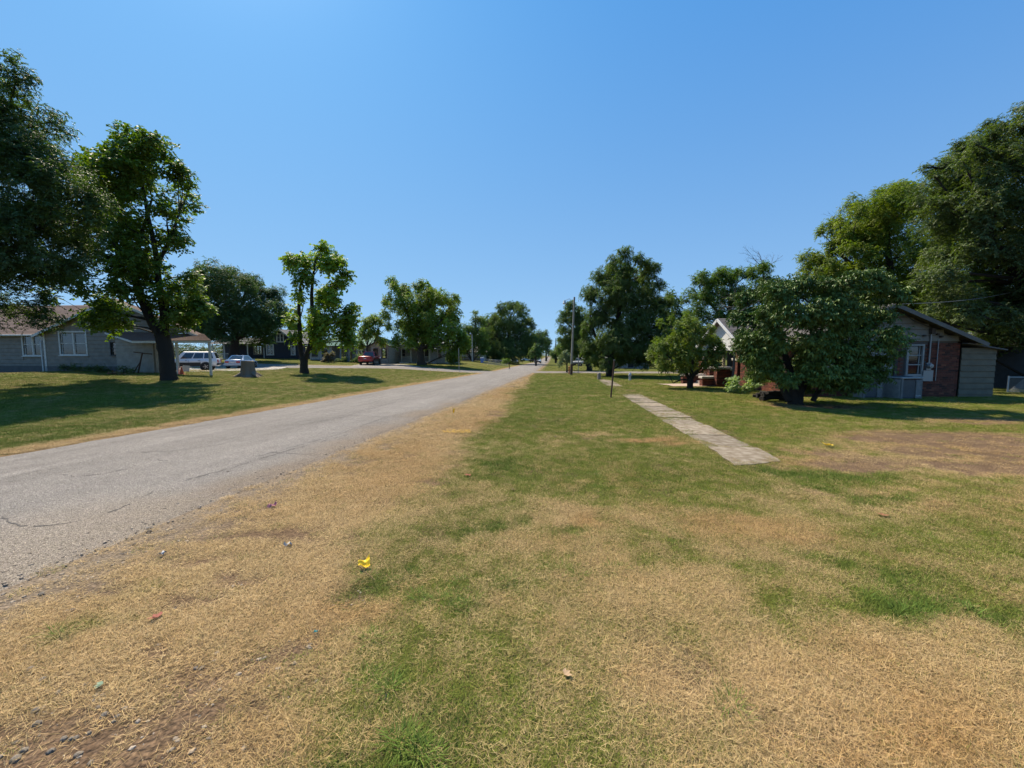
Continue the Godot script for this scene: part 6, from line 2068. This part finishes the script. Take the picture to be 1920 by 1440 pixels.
func build_vehicles() -> void:
	var white := lin(0.62, 0.63, 0.64)
	vehicle("suv", "white_suv", "boxy white SUV with dark lower body parked beyond the carport", "car", ground((357.0 - 960.0) / FOCAL * 37.5, -37.5), deg_to_rad(-152), "white paint work", white)
	var s := spot(454, 690)
	vehicle("sedan", "silver_sedan", "silver blue sedan seen from behind beside the tree stump", "car", s, deg_to_rad(104), "silver blue paint", lin(0.33, 0.38, 0.44))
	s = spot(690, 684)
	vehicle("pickup", "red_pickup", "red pickup truck parked on the gravel drive by the derelict house", "truck", s + Vector3(0, 0.03, -1.0), deg_to_rad(96), "red paint", lin(0.36, 0.016, 0.018))
	var g := "cars parked far up the street"
	vehicle("sedan", "parked_car", "white car under the large elm left of the far road", "car", spot(964, 681), deg_to_rad(75), "white paint work", white, g)
	vehicle("sedan", "parked_car", "pale blue car on the far left verge beyond the elm", "car", spot(987, 677.5), deg_to_rad(15), "pale blue paint", lin(0.42, 0.50, 0.55), g)
	vehicle("suv", "parked_car", "dark grey car beside the far road, right of the pale blue one", "car", spot(1000, 679.5), deg_to_rad(70), "dark grey paint", lin(0.05, 0.05, 0.055), g)
	vehicle("pickup", "oncoming_truck", "white truck with dark grille driving towards us far down the road", "truck", ground(road_middle(125.0) + 0.2, -125.0) + Vector3.UP * 0.05, deg_to_rad(-96), "white paint work", white, g)
	vehicle("suv", "parked_car", "silver SUV parked in shade right of the utility pole", "car", ground((1087.0 - 960.0) / FOCAL * 84.0, -84.0), deg_to_rad(118), "silver paint", lin(0.36, 0.37, 0.39), g)
	vehicle("sedan", "parked_car", "dark car in shade behind the rounded shrub tree", "car", ground((1316.0 - 960.0) / FOCAL * 37.0, -37.0), deg_to_rad(172), "black paint", lin(0.02, 0.022, 0.025))

# ---------------------------------------------------------------- street furniture and small things
func build_objects() -> void:
	rng.seed = 909
	var wood := plain("grey pole wood", lin(0.40, 0.36, 0.31), 0.9)
	var metal := mat("dull metal", lin(0.30, 0.30, 0.30), 0.5, 0.6)
	var rust := plain("rusty steel", lin(0.10, 0.055, 0.035), 0.9)
	# utility pole with a lamp
	for q in [[1071.0, 703.0, 1077.0, 557.0, 0.0, 0.115, "grey wooden utility pole with street lamp right of the crossing"], [886.0, 675.0, 885.0, 627.0, 88.0, 0.16, "far utility pole with lamp in front of the hip-roofed house"]]:
		var at: Vector3 = spot(q[0], q[1]) if q[4] == 0.0 else ground((q[0] - 960.0) / FOCAL * q[4], -q[4])
		var t := thing("utility_pole", q[6], "utility pole", at)
		var top: Vector3 = point(q[2], q[3], -at.z) - at
		var st := begin()
		tube(st, [Vector3(0, -0.2, 0), top * 0.5, top], [q[5] * 1.15, q[5] * 0.95, q[5] * 0.75], 12, 0.03)
		obj("pole", st, wood, t)
		var k: float = -at.z / FOCAL
		var lamp := top + Vector3(-18.0 * k, -9.0 * k, 0) if q[4] == 0.0 else top + Vector3(-3.0 * k, 2.0 * k, 0)
		st = begin()
		tube(st, [top + Vector3(0, -14.0 * k, 0) * (1.0 if q[4] == 0.0 else 0.3), top.lerp(lamp, 0.5) + Vector3(0, 0.08, 0), lamp + Vector3(0, 0.12, 0)], [0.025, 0.025, 0.025], 6)
		obj("lamp_arm", st, metal, t)
		st = begin()
		lathe(st, lamp, [[0.0, 0.16], [0.09, 0.15], [0.12, 0.06], [0.14, 0.0], [0.19, -0.12], [0.17, -0.2], [0.0, -0.24]], 14)
		obj("lamp_head", st, mat("lamp lens", lin(0.62, 0.62, 0.6), 0.3), t)
		if q[4] == 0.0:
			st = begin()
			tube(st, [Vector3(0, 0, 0), top * 0.14], [q[5] * 1.18, q[5] * 1.14], 12)
			obj("base_stain", st, plain("creosote", lin(0.13, 0.065, 0.045)), t)
	# orange utility marker by the pole
	var at := spot(1067, 702)
	var t := thing("marker_post", "short orange utility marker at the foot of the pole", "marker post", at)
	var st := begin()
	soft_box(st, Vector3(0, 0.35, 0), Vector3(0.12, 0.75, 0.10), 0.02)
	obj("post", st, mat("faded orange", lin(0.42, 0.10, 0.035), 0.7), t)
	st = begin()
	soft_box(st, Vector3(0, 0.76, 0), Vector3(0.16, 0.14, 0.14), 0.03)
	obj("cap", st, mats["faded orange"], t)
	# sign posts seen edge-on
	for q in [[1084.0, 699.0, 1085.0, 667.0, "thin metal signpost right of the utility pole"], [861.0, 697.0, 860.0, 655.0, "thin signpost at the left corner of the crossing"]]:
		at = spot(q[0], q[1])
		t = thing("sign_post", q[4], "signpost", at)
		var top: Vector3 = point(q[2], q[3], -at.z) - at
		st = begin()
		tube(st, [Vector3(0, -0.1, 0), top], [0.035, 0.035], 6)
		obj("post", st, metal, t)
		st = begin()
		box(st, top + Vector3(0, -0.12, 0.04), Vector3(0.03, 0.45, 0.36))
		obj("sign_plate", st, metal, t)
	# leaning stake on the lawn
	at = spot(1145, 746)
	t = thing("steel_stake", "rusty steel stake leaning beside the sidewalk", "stake", at)
	var top := point(1152, 674.5, -at.z) - at
	st = begin()
	tube(st, [Vector3(0, -0.1, 0), top], [0.036, 0.036], 8, 0.04)
	obj("stake", st, rust, t)
	st = begin()
	tube(st, [top * 0.985, top * 1.0], [0.042, 0.042], 8)
	obj("cap", st, metal, t)
	# concrete post
	at = spot(1123, 711)
	t = thing("concrete_post", "stubby concrete post at the end of the sidewalk", "post", at)
	st = begin()
	soft_box(st, Vector3(0, 0.22, 0), Vector3(0.24, 0.5, 0.22), 0.03, Basis(Vector3.UP, 0.3))
	obj("post", st, plain("old concrete", lin(0.26, 0.23, 0.19)), t)
	st = begin()
	soft_box(st, Vector3(0, 0.48, 0), Vector3(0.20, 0.06, 0.18), 0.03, Basis(Vector3.UP, 0.3))
	obj("cap", st, mats["old concrete"], t)
	# hydrant
	at = spot(1181, 713)
	t = thing("fire_hydrant", "small silver fire hydrant on the lawn right of the great elm", "hydrant", at)
	t.scale = Vector3.ONE * 0.78
	var silver := mat("silver paint", lin(0.40, 0.41, 0.42), 0.45, 0.3)
	st = begin()
	lathe(st, Vector3.ZERO, [[0.0, 0.0], [0.17, 0.0], [0.17, 0.05], [0.12, 0.06], [0.11, 0.50], [0.15, 0.52], [0.15, 0.56], [0.13, 0.60], [0.08, 0.70], [0.035, 0.72], [0.035, 0.79], [0.0, 0.79]], 16)
	obj("barrel", st, silver, t)
	for q in [[0.17, 0.0, 0.45], [-0.17, 0.0, 0.45], [0.0, 0.18, 0.40]]:
		st = begin()
		var v := Vector3(q[0], 0, q[1])
		tube(st, [v * 0.4 + Vector3.UP * q[2], v + Vector3.UP * q[2]], [0.06, 0.065], 10)
		obj("nozzle", st, silver, t)
	# clothesline pole leaning on the wall
	at = spot(258, 700)
	t = thing("clothesline_pole", "dark leaning T-shaped clothesline pole before the pale block wall", "clothesline pole", at)
	top = point(267, 661, -at.z) - at
	st = begin()
	tube(st, [Vector3(0, -0.1, 0), top], [0.045, 0.04], 8)
	obj("post", st, rust, t)
	st = begin()
	tube(st, [top + Vector3(-0.58, 0.03, 0), top + Vector3(0.62, -0.10, 0)], [0.035, 0.035], 8)
	obj("crossbar", st, rust, t)
	st = begin()
	tube(st, [top * 0.55, Vector3(-0.22, -0.1, 0.15)], [0.03, 0.03], 8)
	obj("brace", st, rust, t)
	# traffic cone
	at = spot(341, 702.5)
	t = thing("traffic_cone", "small faded orange traffic cone by the carport post", "cone", at)
	st = begin()
	lathe(st, Vector3.ZERO, [[0.15, 0.03], [0.12, 0.06], [0.035, 0.5], [0.0, 0.52]], 14)
	obj("cone", st, mat("cone orange", lin(0.50, 0.085, 0.03), 0.6), t)
	st = begin()
	soft_box(st, Vector3(0, 0.02, 0), Vector3(0.36, 0.04, 0.36), 0.01)
	obj("base", st, mats["cone orange"], t)
	# board leaning by the post
	at = spot(349, 697)
	t = thing("white_board", "small white board leaning behind the cone under the carport", "board", at)
	st = begin()
	box(st, Vector3(0, 0.22, 0), Vector3(0.42, 0.5, 0.03), Basis(Vector3.RIGHT, -0.25) * Basis(Vector3.UP, 0.4))
	obj("panel", st, plain("chalky white", lin(0.5, 0.5, 0.48)), t)
	st = begin()
	box(st, Vector3(0, 0.22, -0.03), Vector3(0.06, 0.5, 0.03), Basis(Vector3.RIGHT, -0.25) * Basis(Vector3.UP, 0.4))
	obj("batten", st, mats["chalky white"], t)
	# stump
	at = spot(466, 706)
	t = thing("tree_stump", "pale weathered tree stump with splayed roots on the left lawn", "stump", at)
	var bk := bark("stump bark", lin(0.33, 0.255, 0.185))
	st = begin()
	var prof := [[0.62, -0.05], [0.46, 0.12], [0.40, 0.35], [0.37, 0.65], [0.37, 1.02]]
	var rings := []
	for p in prof:
		var ring := []
		for k in 22:
			var a := TAU * k / 22
			var rr: float = p[0] * (1.0 + 0.16 * n_fine.get_noise_3d(cos(a) * 2.0, p[1] * 0.6, sin(a) * 2.0) + 0.18 * maxf(0.0, cos(a * 5.0 + 0.7)) * (1.0 if p[1] < 0.2 else 0.25))
			ring.append(Vector3(cos(a) * rr, p[1] + 0.05 * n_fine.get_noise_2d(a * 3.0, p[1]), sin(a) * rr))
		rings.append(ring)
	for i in rings.size() - 1:
		for k in 22:
			var j := (k + 1) % 22
			face(st, rings[i][k], rings[i + 1][k], rings[i + 1][j], rings[i][j])
	obj("trunk", st, bk, t)
	st = begin()
	for k in range(1, 21): tri(st, rings[-1][0], rings[-1][k + 1], rings[-1][k])
	obj("cut_face", st, plain("cut wood", lin(0.30, 0.23, 0.155)), t)
	for a in [2.2, 0.4, 5.2]:
		st = begin()
		tube(st, [Vector3(cos(a) * 0.4, 0.2, sin(a) * 0.4), Vector3(cos(a) * 0.65, 0.06, sin(a) * 0.65), Vector3(cos(a) * 0.95, -0.05, sin(a) * 0.95)], [0.13, 0.10, 0.04], 8, 0.1)
		obj("root", st, bk, t)
	# wheelie bin far beyond
	at = spot(904, 680.5)
	t = thing("rubbish_bin", "blue wheeled rubbish bin with white lid beyond the crossing", "bin", at)
	st = begin()
	hexa(st, [Vector3(-0.27, 0.05, 0.3), Vector3(0.27, 0.05, 0.3), Vector3(0.27, 0.05, -0.3), Vector3(-0.27, 0.05, -0.3), Vector3(-0.34, 1.05, 0.38), Vector3(0.34, 1.05, 0.38), Vector3(0.34, 1.05, -0.38), Vector3(-0.34, 1.05, -0.38)])
	obj("tub", st, mat("blue plastic", lin(0.10, 0.20, 0.50), 0.5), t)
	st = begin()
	soft_box(st, Vector3(0, 1.12, 0), Vector3(0.74, 0.12, 0.82), 0.04)
	obj("lid", st, mat("white plastic", lin(0.6, 0.62, 0.66), 0.5), t)
	for s in [-0.25, 0.25]:
		st = begin()
		lathe(st, Vector3(s, 0.12, -0.36), [[0.0, -0.03], [0.12, -0.03], [0.12, 0.03], [0.0, 0.03]], 12, Basis(Vector3.BACK, PI / 2))
		obj("wheel", st, mat("rubber", lin(0.018, 0.018, 0.018), 0.9), t)
	# chain-link fences
	for q in [[Vector2(908, 679), Vector2(952, 679), 80.0, 82.0, 1.1, "long low chain-link fence beyond the rubbish bin"], [Vector2(1893, 745), Vector2(2010, 752), 18.5, 18.2, 0.74, "chain-link fence with pale top rail at the right edge"]]:
		var a := ground((q[0].x - 960.0) / FOCAL * q[2], -q[2])
		var b := ground((q[1].x - 960.0) / FOCAL * q[3], -q[3])
		t = thing("chain_link_fence", q[5], "fence", a)
		var v := b - a
		var hgt: float = q[4]
		st = begin()
		tube(st, [Vector3(0, hgt, 0), v + Vector3(0, hgt, 0)], [0.028, 0.028], 8)
		obj("top_rail", st, mat("galvanised", lin(0.42, 0.43, 0.44), 0.45, 0.4), t)
		var n := maxi(1, int(v.length() / 2.4))
		for k in n + 1:
			st = begin()
			tube(st, [v * (float(k) / n) + Vector3(0, -0.1, 0), v * (float(k) / n) + Vector3(0, hgt + 0.06, 0)], [0.03, 0.03], 8)
			obj("post", st, mats["galvanised"], t)
		st = begin()
		var m := int(v.length() / 0.075)
		var u := v.normalized()
		for k in m:
			var o := u * 0.075 * k
			for s in [-1.0, 1.0]:
				var e: Vector3 = o + u * s * hgt
				var f := 1.0
				var lim: float = (v.length() if s > 0 else 0.0)
				var along: float = 0.075 * k + s * hgt
				if s > 0 and along > lim: f = (lim - 0.075 * k) / hgt
				if s < 0 and along < lim: f = 0.075 * k / hgt
				if f < 0.05: continue
				beam(st, o, o.lerp(e + Vector3(0, hgt, 0), f), 0.006, 0.006)
		stuff(obj("wire_mesh", st, mats["galvanised"], t))
	# air conditioners by the gable wall
	var grey := painted("unit grey", lin(0.20, 0.195, 0.19))
	for q in [[16.2, 15.95, 1.0, 0.84, 0.8, "large grey air conditioner under the window of the brick wall"], [14.85, 16.0, 0.95, 0.86, 0.5, "older white-sided air conditioner half under the drooping leaves"]]:
		at = ground(q[0], -q[1])
		t = thing("air_conditioner", q[5], "air conditioner", at, 0.12)
		st = begin()
		var w: float = q[2]
		var h: float = q[3]
		var dp: float = q[4]
		box(st, Vector3(0, h / 2 - 0.02, 0), Vector3(w - 0.08, h - 0.1, dp - 0.08))
		obj("coil", st, mat("coil dark", lin(0.06, 0.07, 0.085), 0.7), t)
		for x in [-1, 1]:
			for z in [-1, 1]:
				st = begin()
				soft_box(st, Vector3(x * (w / 2 - 0.05), h / 2, z * (dp / 2 - 0.05)), Vector3(0.1, h, 0.1), 0.02)
				obj("corner_post", st, grey, t)
		st = begin()
		soft_box(st, Vector3(w * 0.33, h / 2 - 0.01, dp / 2 - 0.02), Vector3(w * 0.3, h - 0.08, 0.04), 0.01)
		obj("service_panel", st, grey, t)
		st = begin()
		soft_box(st, Vector3(-w / 2 + 0.0, h / 2 - 0.01, 0), Vector3(0.03, h - 0.06, dp - 0.1), 0.01)
		obj("side_panel", st, painted("unit pale", lin(0.36, 0.355, 0.345)), t)
		st = begin()
		soft_box(st, Vector3(0, h + 0.02, 0), Vector3(w + 0.02, 0.07, dp + 0.02), 0.02)
		obj("top_panel", st, mats["unit pale"], t)
		st = begin()
		var y := 0.1
		while y < h - 0.06:
			tbox(st, Transform3D.IDENTITY, Vector3(-0.12, y, dp / 2 - 0.03), Vector3(w * 0.62, 0.012, 0.02))
			y += 0.045
		stuff(obj("louvers", st, grey, t))
		st = begin()
		lathe(st, Vector3(0, h + 0.056, 0), [[0.0, 0.0], [dp * 0.4, 0.0], [dp * 0.4, 0.02], [0.0, 0.03]], 18)
		obj("fan_guard", st, mats["coil dark"], t)
		if q[0] > 16.0:
			var tm := TextMesh.new()
			tm.text = "Payne"
			tm.font = SystemFont.new()
			tm.font.font_names = PackedStringArray(["Droid Sans"])
			tm.font_size = 32
			tm.pixel_size = 0.0028
			tm.depth = 0.004
			var b := put("badge_lettering", tm, mat("badge white", lin(0.6, 0.6, 0.6), 0.4), t)
			b.position = Vector3(w * 0.31, 0.14, dp / 2 + 0.004)
	# brush and log pile under the drooping tree
	at = spot(1448, 752)
	t = thing("brush_pile", "dark heap of rotting logs and branches beneath the drooping tree", "log pile", at)
	var bm := bark("rotten bark", lin(0.035, 0.028, 0.023))
	for k in 13:
		st = begin()
		var y: float = 0.1 + 0.055 * (k % 5)
		var a := Vector3(rng.randf_range(-0.62, -0.35), y + rng.randf_range(-0.03, 0.05), rng.randf_range(-0.3, 0.35))
		var b := Vector3(rng.randf_range(0.3, 0.75), y + rng.randf_range(-0.05, 0.06), rng.randf_range(-0.35, 0.3))
		var r := rng.randf_range(0.045, 0.11)
		tube(st, [a, a.lerp(b, 0.5) + Vector3(0, rng.randf_range(-0.04, 0.08), 0.05), b], [r, r * 0.95, r * 0.7], 8, 0.2)
		obj("log", st, bm, t)
	at = spot(1462, 737)
	t = thing("pale_rock", "pale lumpy rock behind the log heap", "rock", at)
	rock(t, 0.33, 0.36, mat("limestone", lin(0.26, 0.235, 0.20), 0.95, 0.0, grit(), 1.0), "stone")
	at = spot(216, 702)
	t = thing("leaf_heap", "small heap of brown leaves by the block wall", "leaf pile", at)
	var lf := begin()
	for k in 130:
		var a := rng.randf() * TAU
		var rr := sqrt(rng.randf()) * 0.55
		var v := rng.randf_range(0.6, 1.3)
		leaf(lf, Vector3(cos(a) * rr, 0.28 * (1.0 - rr / 0.55) * rng.randf(), sin(a) * rr * 0.5), Vector3(rng.randfn(), rng.randf_range(-0.2, 0.4), rng.randfn()).normalized(), Vector3.UP, 0.16, 0.1, Color(0.26 * v, 0.12 * v, 0.06 * v), 0.1)
	stuff(obj("leaves", lf, tinted("dry leaves", 0.8), t))
	# dark planting strip in front of the grey house
	for q in [[150, 698, 0.5], [232, 701, 0.3], [70, 694, 0.5], [185, 699, 0.45], [120, 697, 0.35]]:
		tree("foundation_shrub", ["low dark shrub under the double window of the grey house", "small dark weed beside the leaf heap", "dark shrub below the far left window", "dark shrub right of the double window", "low dark weed by the downspout"][[150, 232, 70, 185, 120].find(q[0])], "bush", Vector2(q[0], q[1]), 0.0, [[[q[0], q[1], 0.6], [q[0], q[1] - 6, 0.5], [q[0], q[1] - 10, 0.3]]], [[q[0], q[1] - 8, 14 * q[2] / 0.5, 8], [q[0] + 12, q[1] - 5, 10 * q[2] / 0.5, 5]], {"size": 0.28, "dens": 1.2, "leaf": Color(0.03, 0.05, 0.02), "alt": Color(0.05, 0.075, 0.025), "bare": true})
	# marking flags left on the ground
	var yellow := tinted("yellow plastic", 0.45)
	yellow.backlight_enabled = true
	yellow.backlight = Color(0.3, 0.3, 0.3)
	for q in [[683, 1069, 0.085, 0.4, "crumpled yellow marking flag on the straw, nearest to us"], [1552, 839, 0.15, 2.0, "yellow marking flag lying at the edge of the bare soil"], [850, 783, 0.10, 1.2, "tiny upright yellow flag by the road edge"]]:
		at = spot(q[0], q[1])
		t = thing("marking_flag", q[4], "flag", at, q[3])
		var s: float = q[2]
		st = begin()
		st.set_color(Color(0.85, 0.56, 0.012))
		var n := 6
		var lay := 0.15 if q[0] != 850 else 1.0
		var sheet := func(i: int, j: int) -> Vector3:
			var x := s * (float(i) / n - 0.5)
			var y := s * 0.8 * (float(j) / n)
			var fold := 0.010 * sin(i * 1.1 + 0.6) + 0.010 * cos(j * 1.3 + i * 0.5) + 0.045 * pow(maxf(0.0, float(i + j) / n - 1.1), 1.5)
			if lay < 0.5: return Vector3(x, 0.045 + fold + y * 0.25, -y * 0.95 + 0.03)
			return Vector3(x * 0.5, 0.12 + y * 1.6, fold)
		for i in n:
			for j in n:
				face(st, sheet.call(i, j), sheet.call(i, j + 1), sheet.call(i + 1, j + 1), sheet.call(i + 1, j))
		yellow.cull_mode = BaseMaterial3D.CULL_DISABLED
		obj("flag", st, yellow, t)
		st = begin()
		if lay < 0.5: tube(st, [Vector3(-s * 0.4, 0.03, 0), Vector3(-s * 0.4 + 0.1, 0.02, 0.22)], [0.0018, 0.0018], 5)
		else: tube(st, [Vector3(-s * 0.25, 0, 0), Vector3(-s * 0.25, 0.3, 0)], [0.002, 0.002], 5)
		obj("wire", st, rust, t)
	at = spot(1562, 838)
	# litter and fallen leaves
	for q in [[511, 953, 0.09, Color(0.34, 0.13, 0.15), "red and pink paper wrapper on the dry verge", "wrapper"], [593, 1192, 0.025, Color(0.03, 0.22, 0.22), "tiny teal scrap in the straw", "scrap"], [540, 1027, 0.06, Color(0.36, 0.34, 0.32), "pale crumpled scrap in the dry grass", "scrap"], [305, 1043, 0.05, Color(0.33, 0.33, 0.34), "grey paper scrap at the road edge", "scrap"]]:
		at = spot(q[0], q[1])
		t = thing("litter_" + q[5], q[4], "litter", at, rng.randf() * TAU)
		st = begin()
		st.set_color(q[3])
		var s: float = q[2]
		for i in 4:
			for j in 3:
				var c := []
				for o in [[0, 0], [0, 1], [1, 1], [1, 0]]:
					var u: float = float(i + o[0]) / 4 - 0.5
					var v: float = float(j + o[1]) / 3 - 0.5
					c.append(Vector3(u * s, 0.02 + s * 0.18 * (sin(u * 9.0) + cos(v * 8.0 + u * 4.0) * 0.7 + 1.2), v * s * 0.6))
				face(st, c[0], c[1], c[2], c[3])
		obj("sheet", st, tinted("litter", 0.6), t)
	for q in [[880, 893, 0.085, Color(0.25, 0.075, 0.035), "rust-red fallen leaf left of the green patch"], [1655, 972, 0.085, Color(0.24, 0.11, 0.045), "curled brown leaf on the right lawn"], [960, 921, 0.03, Color(0.13, 0.09, 0.05), "small dark fallen leaf on the mixed grass"], [1042, 822, 0.06, Color(0.06, 0.04, 0.03), "dark dry leaf in the straw patch"], [1058, 1274, 0.045, Color(0.40, 0.27, 0.15), "pale curled leaf in the near grass"], [297, 1166, 0.06, Color(0.25, 0.07, 0.04), "small red leaf on the straw"], [195, 1291, 0.038, Color(0.18, 0.25, 0.16), "green fallen leaf on bare soil"]]:
		at = spot(q[0], q[1])
		t = thing("fallen_leaf", q[4], "leaf", at, rng.randf() * TAU)
		st = begin()
		var s: float = q[2]
		for k in 3:
			leaf(st, Vector3(0, 0.025, 0), Vector3(cos(k * 0.7 - 0.7), 0.2, sin(k * 0.7 - 0.7)).normalized(), Vector3(0.2, 1, 0.1).normalized(), s, s * 0.55, q[3], 0.15)
		obj("blade", st, tinted("dry leaves", 0.8), t)
	# stones on the bare soil and the road edge
	var stone_m := mat("stone", lin(0.30, 0.25, 0.19), 0.95, 0.0, grit(), 3.0)
	for q in [[405, 318, 0.035], [203, 880, 0.03], [550, 868, 0.022], [588, 910, 0.03], [212, 958, 0.03], [286, 1110, 0.025], [440, 1130, 0.028], [400, 1038, 0.02], [90, 1160, 0.035], [510, 1175, 0.02], [240, 705, 0.03], [168, 650, 0.035], [325, 778, 0.025], [525, 825, 0.018], [500, 1008, 0.02], [360, 1040, 0.025], [430, 1035, 0.02], [130, 1110, 0.03], [235, 225, 0.04], [640, 945, 0.018]]:
		stone(spot(q[0] / 3.0, 1040.0 + q[1] / 3.0), q[2], stone_m, "")
	for q in [[280, 998, 0.045], [253, 1023, 0.035], [155, 1033, 0.018], [180, 1033, 0.018], [285, 953, 0.015], [34, 1025, 0.015], [620, 1228, 0.022], [870, 792, 0.04], [820, 795, 0.04]]:
		stone(spot(q[0], q[1]), q[2], mat("dark stone", lin(0.075, 0.058, 0.045), 0.9), "dark ")
	# faint yellow paint sprayed on the verge
	var ym := mat("survey paint", lin(0.55, 0.33, 0.03), 0.9)
	st = begin()
	for k in 90:
		var q := spot(830 + rng.randf() * 52, 808 + rng.randf() * 6)
		var s := rng.randf_range(0.012, 0.03)
		var y := Vector3.UP * (0.03 + 0.01 * rng.randf())
		face(st, q + Vector3(-s, 0, s * 0.4) + y, q + Vector3(-s * 0.5, 0, -s * 0.5) + y, q + Vector3(s, 0, -s * 0.3) + y, q + Vector3(s * 0.6, 0, s * 0.5) + y)
	stuff(tag(obj("paint_marks", st, ym), "faint yellow survey paint sprayed on the dry verge", "paint mark"))
	# service wire from the gable into the trees
	var wire := begin()
	var a := Vector3(16.0, 3.7, -16.0)
	var b := point(1990, 520, 21.0)
	var pts := []
	for k in 13: pts.append(a.lerp(b, k / 12.0) - Vector3.UP * 0.35 * sin(PI * k / 12.0))
	var rad := []
	for k in 13: rad.append(0.012)
	tube(wire, pts, rad, 5)
	tag(obj("service_wire", wire, mat("grey cable", lin(0.2, 0.2, 0.2), 0.6)), "sagging grey service wire from the brick gable into the right-hand trees", "wire")
	wire = begin()
	pts = [Vector3(15.95, 3.6, -16.2), Vector3(16.8, 3.05, -16.25), Vector3(17.75, 2.75, -16.38)]
	tube(wire, pts, [0.014, 0.014, 0.014], 5)
	tag(obj("service_wire", wire, mat("black cable", lin(0.02, 0.02, 0.02), 0.6)), "short black drooping wire down to the meter mast", "wire")

func rock(parent: Node, r: float, h: float, m: Material, called: String) -> void:
	var st := begin()
	var rings := []
	for i in 6:
		var f := i / 5.0
		var ring := []
		for k in 11:
			var a := TAU * k / 11
			var rr := r * sqrt(maxf(0.02, 1.0 - pow(f, 2.2))) * (1.0 + 0.35 * n_fine.get_noise_3d(cos(a) * 1.2 + r * 50.0, f * 1.2, sin(a) * 1.2 + parent.name.hash() % 97))
			ring.append(Vector3(cos(a) * rr, h * f - 0.15 * h, sin(a) * rr * 0.8))
		rings.append(ring)
	for i in 5:
		for k in 11:
			var j := (k + 1) % 11
			face(st, rings[i][k], rings[i + 1][k], rings[i + 1][j], rings[i][j])
	for k in range(1, 10): tri(st, rings[5][0], rings[5][k + 1], rings[5][k])
	obj(called, st, m, parent)

var stones := 0
func stone(at: Vector3, r: float, m: Material, tone: String) -> void:
	var holder := Node3D.new()
	holder.name = "stone%d" % stones
	add_child(holder)
	rock(holder, r * 0.62, r * 0.55, m, "s")
	var o := holder.get_child(0) as MeshInstance3D
	holder.remove_child(o)
	remove_child(holder)
	holder.free()
	stones += 1
	o.name = numbered("stone")
	add_child(o, true)
	o.position = at
	o.rotation.y = rng.randf() * TAU
	tag(o, tone + "loose stone lying on the bare soil at lower left" if not tone else "small dark stone on the road's dusty edge", "stone", "stones by the road" if tone else "stones on the bare soil")

func build_light() -> void:
	var cam := Camera3D.new()
	cam.name = "camera"
	add_child(cam)
	cam.position = Vector3(0, EYE, 0)
	cam.rotation.x = -PITCH
	cam.fov = rad_to_deg(2.0 * atan(720.0 / FOCAL))
	cam.near = 0.05
	cam.far = 2000.0
	cam.current = true
	var sun := DirectionalLight3D.new()
	sun.name = "sun"
	add_child(sun)
	sun.light_energy = 1.6
	sun.light_color = Color(1.0, 0.94, 0.84)
	sun.light_angular_distance = 0.5
	sun.shadow_enabled = true
	var el := deg_to_rad(52.0)
	var az := deg_to_rad(38.0)
	var to_sun := Vector3(-sin(az) * cos(el), sin(el), -cos(az) * cos(el))
	sun.look_at_from_position(Vector3.ZERO, -to_sun)
	# clear summer sky: deep blue overhead, pale at the horizon, brighter towards the sun
	var w := 512
	var h := 256
	var im := Image.create(w, h, false, Image.FORMAT_RGBF)
	var low := Color(0.385, 0.585, 0.755)
	var top := Color(0.024, 0.180, 0.510)
	for y in h:
		var e := (0.5 - (y + 0.5) / h) * PI
		for x in w:
			var a := (x + 0.5) / w * TAU
			# Godot's panorama: the first column looks along -z, columns run to the right
			var v := Vector3(sin(a) * cos(e), sin(e), -cos(a) * cos(e))
			var t := pow(maxf(0.0, sin(e)), 0.46)
			var c := low.lerp(top, clampf(t * 1.18, 0.0, 1.0))
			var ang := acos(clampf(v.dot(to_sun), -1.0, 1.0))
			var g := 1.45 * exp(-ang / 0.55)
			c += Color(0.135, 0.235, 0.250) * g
			c += Color(1.0, 0.93, 0.80) * 9.0 * exp(-ang / 0.05)  # white aureole round the sun, added to offset the blue skylight
			c = Color(c.r * 0.74, c.g * 0.76, c.b * 0.79)
			if e < 0.0: c = Color(0.22, 0.21, 0.14)
			im.set_pixel(x, y, c)
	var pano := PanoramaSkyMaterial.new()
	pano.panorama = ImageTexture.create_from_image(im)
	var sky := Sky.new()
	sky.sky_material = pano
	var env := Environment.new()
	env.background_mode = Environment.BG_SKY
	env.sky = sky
	env.tonemap_mode = Environment.TONE_MAPPER_LINEAR
	env.tonemap_exposure = 1.62
	env.sdfgi_enabled = true
	env.ssao_enabled = true
	env.ssil_enabled = true
	var we := WorldEnvironment.new()
	we.name = "environment"
	we.environment = env
	add_child(we)

func _ready() -> void:
	make_noise(n_big, 3, 0.02, 3)
	make_noise(n_mid, 7, 0.32, 4)
	make_noise(n_fine, 9, 1.3, 3)
	build_light()
	lay_patches()
	build_ground()
	build_roads()
	build_sidewalk()
	build_trees()
	build_houses()
	build_vehicles()
	build_objects()
	#CALLS
	build_gravel()
	build_grass()
